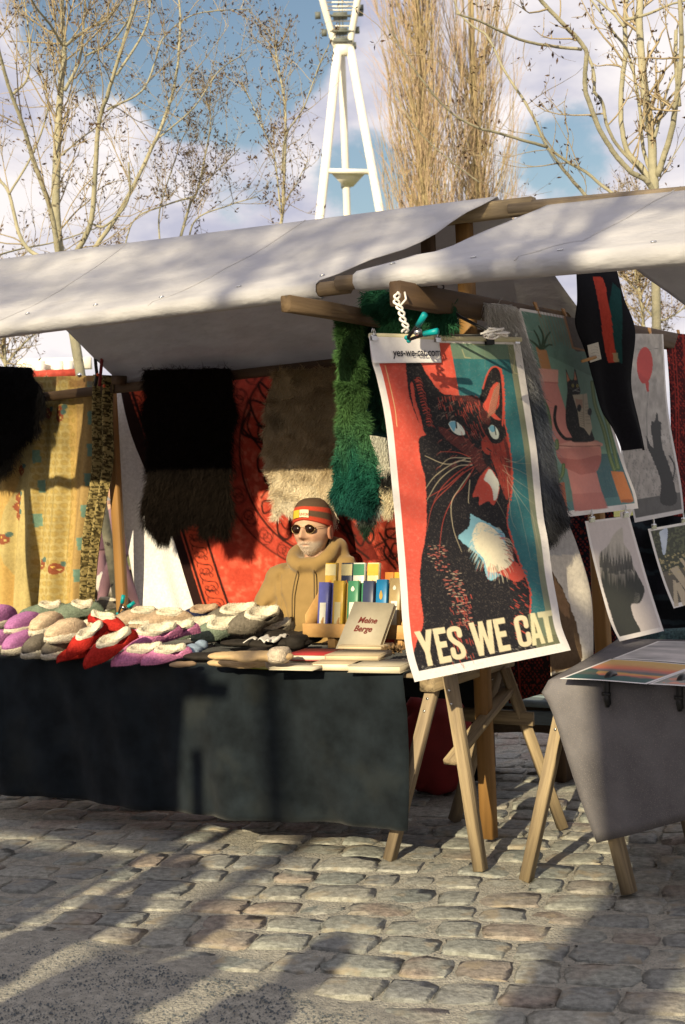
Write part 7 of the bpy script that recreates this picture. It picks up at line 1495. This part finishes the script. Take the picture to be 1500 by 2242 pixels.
mkn = mat('striped_knit', rough=.95, attr=True, noise=.2, nscale=150, bump=.5, bscale=250, bdist=.002)
bo = obj('beanie', bn_, mkn, man, True); bo.modifiers.new('t', 'SOLIDIFY').thickness = .004
def hat_pt(aa, tt, off=.004):
    r_ = .062-.066*((1-math.cos(aa))/2)**.75; e_ = .5*PI*(1-tt); ra = math.cos(e_)**.62; b = 1+.03*math.sin(PI*tt); p = A3(.0915*ra*math.sin(aa)*b, (-.1075*ra*math.cos(aa)+.014)*b, r_+(.162-r_)*math.sin(e_)**.95-.004); n_ = A3(p[0], p[1], .02); n_ /= np.linalg.norm(n_); return thd(p+n_*off)
for (a0, a1, c, nm) in ((-.62, -.18, (.55, .36, .03), 'hat_patch'), (-.16, .32, (.66, .56, .36), 'hat_patch')):
    Pq = np.array([[hat_pt(aa, tt, .006) for aa in np.linspace(a0, a1, 8)] for tt in np.linspace(.70, .93, 4)]); mb = MB(); mb.grid(Pq, np.tile(np.array(c), (4, 8, 1))); obj(nm, mb, M['paint'], man)
a0 = hat_pt(-.12, .88, .009); a1 = hat_pt(.30, .88, .009); text('UNION', a0, a1-a0, hat_pt(.1, .74, .009)-hat_pt(.1, .90, .009), .020, mat('red_thread', (.35, .04, .02), .8), 'lettering', man, bold=.0004, width=np.linalg.norm(a1-a0))
# sunglasses
mgl = mat('dark_brown_lens', (.014, .005, .003), .22, spec=.35); mgd = mat('gold_wire', (.35, .24, .12), .4, metal=1.)
gy = -.106; gz = .015
for e in (-1, 1):
    c = A3(e*.0335, gy+.008, gz); th = np.linspace(0, 2*PI, 28, endpoint=False); ringp = np.stack([c[0]+.0265*np.cos(th), c[1]+.006*(np.abs(np.cos(th))*0)+.004*(e*np.cos(th) > 0)*np.abs(np.cos(th)), c[2]+.0215*np.sin(th)], 1)
    mb = MB(); v = np.concatenate([[c+A3(0, -.004, 0)], ringp]); mb.add(thd(v), [[(0, 1+i, 1+(i+1) % 28) for i in range(28)]]); g_ = obj('lens', mb, mgl, man, True); g_.modifiers.new('t', 'SOLIDIFY').thickness = .0015
    mb = MB(); mb.tube(thd(np.concatenate([ringp, ringp[:1]])), .0016, 6); obj('lens_rim', mb, mgd, man, True)
    mb = MB(); mb.tube(thd(catmull([A3(e*.057, gy+.012, gz+.006), A3(e*.076, gy+.045, gz+.008), A3(e*.084, -.005, gz+.006), A3(e*.084, .02, gz-.008)], 5)), .0014, 6); obj('temple_arm', mb, mgd, man, True)
mb = MB(); mb.tube(thd(catmull([A3(-.011, gy+.006, gz+.004), A3(0, gy-.002, gz+.008), A3(.011, gy+.006, gz+.004)], 5)), .0016, 6); obj('bridge', mb, mgd, man, True)
# moustache and stubble hairs
k = 1900; xs_ = rng.normal(0, .030, k); zs_ = rng.uniform(-.112, -.040, k); keep = (np.abs(xs_) < .055) & ~((np.abs(zs_+.0615) < .005) & (np.abs(xs_) < .022)) & ~((zs_ > -.047) & (np.abs(xs_) > .03)); xs_, zs_ = xs_[keep], zs_[keep]
Pf = P.reshape(-1, 3); fr_ = Pf[Pf[:, 1] < -.01]; idx = np.array([np.argmin((fr_[:, 0]-a)**2+(fr_[:, 2]-b)**2) for a, b in zip(xs_, zs_)]); q = fr_[idx]+np.stack([(xs_-fr_[idx, 0]), 0*xs_, (zs_-fr_[idx, 2])], 1)
V, F, C = hairs(thd(q), np.tile(RH@A3(0, -1, -.3), (len(q), 1)), .005, .0008, (0, 0, -1), .6, .3, (.58, .47, .38), .25); mb = MB(); mb.add(V, F, C); tag(obj('beard_hair', mb, M['fur'], man), kind='stuff')
# hair at the nape
k = 1400; aa = rng.uniform(-2.2, 2.2, k); q = np.stack([.074*np.sin(aa+PI), .080*np.cos(aa)*1+.015, rng.uniform(-.06, .0, k)], 1); q = q[q[:, 1] > .03]; V, F, C = hairs(thd(q), (lambda d: d/np.linalg.norm(d, axis=1)[:, None])((q*A3(1, 1, 0))@RH.T), .02, .002, (0, 0, -1), .8, .2, (.12, .095, .07), .3); mb = MB(); mb.add(V, F, C); tag(obj('nape_hair', mb, M['fur'], man), kind='stuff')
# trousers and shoes (under the table)
tr = MB(); tr.ell(tb(0, 0, .60), (.19, .15, .10), 16, 10, RB)
for e in (-1, 1): tr.tube(catmull([tb(e*.09, .02, .60), tb(e*.12, -.36, .60), tb(e*.13, -.42, .34), tb(e*.13, -.38, .10)], 5), np.interp(np.linspace(0, 1, 16), [0, .3, .7, 1], [.095, .08, .065, .06]), 12)
me, co, no = remesh(tr, .014, 4, 'trousers'); obj('trousers', me, mat('dark_blue_denim', (.03, .04, .07), .9), man, True)
for e in (-1, 1):
    mb = MB(); add_lump(mb, lump(tb(e*.13, -.44, .052), (.05, .135, .05), .08, 3, 3, R=RB, squash=.8)); obj('shoe', mb, M['black'], man, True)
st = thing('stool', 'dark stool on which the vendor sits', 'stool', tb(0, .02, 0)); mb = MB(); mb.tube([tb(0, .02, .50), tb(0, .02, .53)], .17, 24); obj('seat', mb, M['wood_dark'], st)
for k in range(4):
    a = PI/4+k*PI/2; beam('leg', tb(.17*math.cos(a), .02+.17*math.sin(a), 0), tb(.11*math.cos(a), .02+.11*math.sin(a), .5), .03, .03, M['wood_dark'], st)

# ------------------------------------------------------------------ people on the lawn seen through the gap
def stander(label, foot_px, Y, h, coat, pants, shoe, face=0., stride=.18, bagc=None):
    f = ony(foot_px[0], 1300, Y); base = A3(f[0], Y, -.02); R = rotm(face); t = thing('person', label, 'person', base); q = lambda x, y, z: base+R@A3(x, y, 0)*h+UP*z*h
    ct = MB(); rows = []
    for z, rx, ry in ((.46, .115, .085), (.55, .115, .08), (.64, .10, .07), (.74, .12, .075), (.80, .115, .065), (.835, .05, .045)):
        a = np.linspace(0, 2*PI, 20, endpoint=False); rows.append([q(rx*math.cos(s_), ry*math.sin(s_), z) for s_ in a])
    G = np.array(rows); i = np.arange(G.shape[0]*20).reshape(-1, 20); i2 = np.concatenate([i, i[:, :1]], 1); ct.add(G.reshape(-1, 3), [np.stack([i2[:-1, :-1], i2[:-1, 1:], i2[1:, 1:], i2[1:, :-1]], -1).reshape(-1, 4), np.array([i[0][::-1]]), np.array([i[-1]])])
    for e in (-1, 1): ct.tube(catmull([q(e*.10, 0, .80), q(e*.135, .01, .66), q(e*.125, -.05, .52)], 5), [.032*h, .03*h, .03*h, .03*h, .028*h, .028*h, .027*h, .025*h, .024*h, .024*h, .023*h], 10)
    me, co, no = remesh(ct, .022, 4, 'coat'); obj('coat', me, coat, t, True)
    bd = MB(); bd.ell(q(0, -.005, .935), (.046*h, .056*h, .066*h), 18, 14, R, col=skin); bd.ell(q(0, -.036*1.6, .925), (.008*h, .012*h, .014*h), 8, 6, R, col=skin); bd.tube([q(0, 0, .90), q(0, 0, .82)], .03*h, 10, col=skin)
    bd.tube([q(0, 0, .84), q(0, 0, .50)], .07*h, 12, col=skin)
    for e in (-1, 1): bd.tube(catmull([q(0, 0, .80), q(e*.10, 0, .79), q(e*.13, .01, .66), q(e*.125, -.05, .50)], 4), np.linspace(.028, .018, 13)*h, 8, col=skin); hand(bd, q(e*.125, -.05, .51), -UP, R@A3(0, -1, 0), e)
    obj('body', bd, mskin, t, True)
    hr = MB(); hr.ell(q(0, .012, .945), (.050*h, .056*h, .064*h), 18, 12, R); obj('hair', hr, mat('brown_hair', (.05, .03, .02), .8), t, True)
    pt = MB(); pt.ell(q(0, 0, .47), (.10*h, .075*h, .06*h), 16, 10, R)
    for e in (-1, 1): pt.tube(catmull([q(e*.05, 0, .47), q(e*.055, stride*e*.5-.02, .27), q(e*.05, stride*e, .06)], 5), np.linspace(.055, .034, 11)*h, 12)
    me, co, no = remesh(pt, .02, 4, 'trousers'); obj('trousers', me, pants, t, True)
    for e in (-1, 1):
        mb = MB(); add_lump(mb, lump(q(e*.05, stride*e-.03, .022), (.03*h, .075*h, .028*h), .05, 3, 3, R=R, squash=.8)); obj('shoe', mb, shoe, t, True)
    return t
mauve = mat('mauve_coat', (.22, .13, .16), .9, noise=.2, nscale=8); mauve2 = mat('mauve_trousers', (.20, .11, .13), .9); wshoe = mat('white_shoe', (.75, .70, .66), .6)
stander('person in mauve clothes standing on the lawn behind the wooden rear post', (262, 1260), 17., 1.66, mauve, mauve2, wshoe, face=-1.3, stride=.14)
stander('person in dark plum jacket on the lawn behind the leopard scarf', (232, 1260), 18.5, 1.7, mat('plum_jacket', (.10, .05, .07), .9), mauve2, wshoe, face=.6, stride=.05)
lb_ = thing('bench', 'low wooden park bench far behind on the lawn', 'bench', ony(225, 1240, 20)*A3(1, 1, 0)+UP*-.02)
b0 = ony(200, 1240, 20)*A3(1, 1, 0); 
for k in range(3): beam('slat', b0+A3(0, .13*k, .42), b0+A3(.62, .13*k-.1, .42), .11, .04, M['wood_old'], lb_)
for x_ in (.08, .54): beam('leg', b0+A3(x_, .12, -.02), b0+A3(x_, .12, .40), .06, .35, M['wood_dark'], lb_)
ll = thing('backpack', 'pale bag lying on the lawn beside the bench', 'bag', ony(234, 1235, 17.5)*A3(1, 1, 0)); mb = MB(); c = ony(234, 1235, 17.5)*A3(1, 1, 0); add_lump(mb, lump(c+UP*.38, (.15, .13, .16), .25, 2, 8)); obj('bag_body', mb, mat('pale_canvas_bag', (.5, .45, .4), .9), ll, True); mb = MB(); mb.tube(catmull([c+UP*.5-R0*.06, c+UP*.6, c+UP*.5+R0*.06], 5), .012, 6); obj('strap', mb, M['black'], ll, True)
# far stall with pale posts and red goods, left behind the gap
fs = thing('market_stall', 'distant stall with pale posts and red awning edge at far left', 'market stall', g0(125, 1060, 30))
for x_ in (88, 128, 150): beam('post', ony(x_, 1060, 30)*A3(1, 1, 0), ony(x_, 790, 30), .16, .16, M['tower'], fs)
mb = MB(); a, b = ony(60, 822, 29.8), ony(175, 818, 29.8); mb.box((a+b)/2, (1.15, .5, .16)); obj('awning', mb, mat('red_awning', (.45, .06, .04), .8, noise=.4, nscale=6), fs)
beam('roof_beam', ony(40, 800, 30.3), ony(200, 795, 30.3), .2, .25, M['tower'], fs)

# ------------------------------------------------------------------ the street behind the camera: what throws the long shadows
HS = A3(math.cos(SUN_HEAD), math.sin(SUN_HEAD), 0)
def crown(mt, mb_list, t, start, n, L, r0, r, ntw, spread, up, twL=1.4, twr=.012):
    for k in range(n):
        a = r.random()*6.28; d = A3(math.cos(a)*spread, math.sin(a)*spread, up*(.4+r.random())); d /= np.linalg.norm(d); p = [start(k)]
        for _ in range(7): d = d+r.normal(0, .14, 3)+UP*.03; d /= np.linalg.norm(d); p.append(p[-1]+d*L/7*(.7+.6*r.random()))
        p = np.array(p); mb = MB(); mb.tube(p, np.linspace(r0, r0*.25, 8), 7); obj('limb', mb, M['bark'], t, True); twigs(mt, MB(), p, r0*.6, ntw, twL, twr, 1, .0)
def street_tree(label, ground_pt, back, r0, hsplit, seed, n=10, L=3.6, ntw=24, spread=1., up=.7, twr=.012):
    base = np.array(ground_pt)*A3(1, 1, 0)-HS*back; r = np.random.default_rng(seed)
    t = thing('street_tree', label, 'tree', base, 'street trees behind the viewer'); path = np.array([base+UP*z+A3(r.normal(0, .02), r.normal(0, .02), 0) for z in np.linspace(-.05, hsplit, 10)])
    mb = MB(); mb.tube(path, np.linspace(r0*1.12, r0*.85, 10), 14); obj('trunk', mb, M['bark'], t, True); mt = MB()
    crown(mt, None, t, lambda k: path[-1]-UP*(.12*(k % 4)), n, L, r0*.42, r, ntw, spread, up, twr=twr)
    tag(obj('twigs', mt, M['twig'], t), kind='stuff'); return t
street_tree('stout street tree just behind the viewer, its trunk shadow crossing the right foreground', (onz(1250, 2242)+onz(1425, 2010))/2, 8., .25, 5.1, 5, n=6, L=2.2, ntw=10, spread=.5, up=1.2, twr=.02)
street_tree('slim street tree behind the viewer whose shadow stripes the dark cloth', onz(700, 1815), 13., .065, 8.3, 11, n=15, L=3.8, ntw=30, spread=1.2, up=.55)
street_tree('slim street tree behind the viewer to the left', onz(-420, 1700), 13., .08, 8.5, 12, n=15, L=3.8, ntw=30, spread=1.2, up=.55)
street_tree('slim street tree behind the viewer to the right', onz(1750, 1900), 13., .08, 8.9, 13, n=22, L=3.8, ntw=30, spread=1.2, up=.55)
# unseen stall added across the alley to cast shade on the dark cloth
so = thing('market_stall', 'unseen market stall added across the alley as a shadow caster, left of the viewer', 'market stall', W(-5, .2, 0), 'market stalls')
canopy(so, profile(.62, 2.62, -.05, 3.02, -.75, 2.5), lambda w_: -7.5+0*w_, lambda w_: -3.12+0*w_, seed=9)
for q_, z_ in ((.62, 2.62), (-.05, 2.98), (-.75, 2.5)): beam('roof_bar', W(-7.5, q_, z_), W(-3.0, q_, z_), .056, .056, wd, so)
for s_ in (-7.3, -5.2, -3.16):
    for q_ in (.45, -.6): beam('roof_post', W(s_, q_, 0), W(s_, q_, 2.42), .06, .06, M['wood_dark'], so)
mb = MB(); mb.grid(np.array([[W(s_, -.62, z_)+nd*.02*math.sin(s_*5) for s_ in np.linspace(-7.3, -3.2, 30)] for z_ in (.1, 1., 2.35)])); o = obj('back_sheet', mb, M['white_cloth'], so, True); o.modifiers.new('t', 'SOLIDIFY').thickness = .004
mb = MB(); mb.grid(np.array([[W(s_, q_, z_) for s_ in np.linspace(-7.3, -3.2, 30)] for q_, z_ in ((.40, .15), (.40, .8), (-.4, .8), (-.4, .2))])); o = obj('tablecloth', mb, M['tcloth'], True and None); tag(o, 'dark cloth on the table of the added shadow-casting stall across the alley', 'tablecloth')
# unseen figures added left of the viewer to throw shade on the ground
caster_figs = [(-2.0, .25, 1.72, 'added shadow-casting figure in a black coat standing left of the viewer', 'black coat', (.02, .02, .02), .5), (-2.6, .45, 1.66, 'added shadow-casting figure in a brown coat between the stall rows', 'brown coat', (.12, .07, .04), 2.), (-2.3, -.25, 1.8, 'tall added shadow-casting figure in a navy jacket behind the one in black', 'navy jacket', (.02, .03, .06), .9), (-1.75, -.5, 1.7, 'added shadow-casting figure in a dark green parka nearest the viewer', 'green parka', (.03, .05, .03), 2.4), (-2.9, -.1, 1.62, 'added shadow-casting figure in a wine red coat behind the one in brown', 'wine coat', (.12, .02, .03), 1.6), (-3.5, .55, 1.75, 'added shadow-casting figure in a beige coat by the stall across the alley', 'beige coat', (.3, .24, .16), .2), (-3.1, .9, 1.7, 'added shadow-casting figure in a grey coat facing the slipper table', 'grey coat', (.15, .15, .15), 1.2)]
for s_, q_, h_, lab, cn, cc, fa in caster_figs:
    P_ = W(s_, q_, 0); px_v = proj(ony(0, 0, 5))[0]
    t = stander(lab, (0, 0), 5., h_, mat(cn.replace(' ', '_'), cc, .9), mat(cn.replace(' ', '_')+'_trousers', (.03, .035, .05), .9), M['black'], face=fa, stride=.1)
    t.location = Vector(P_)
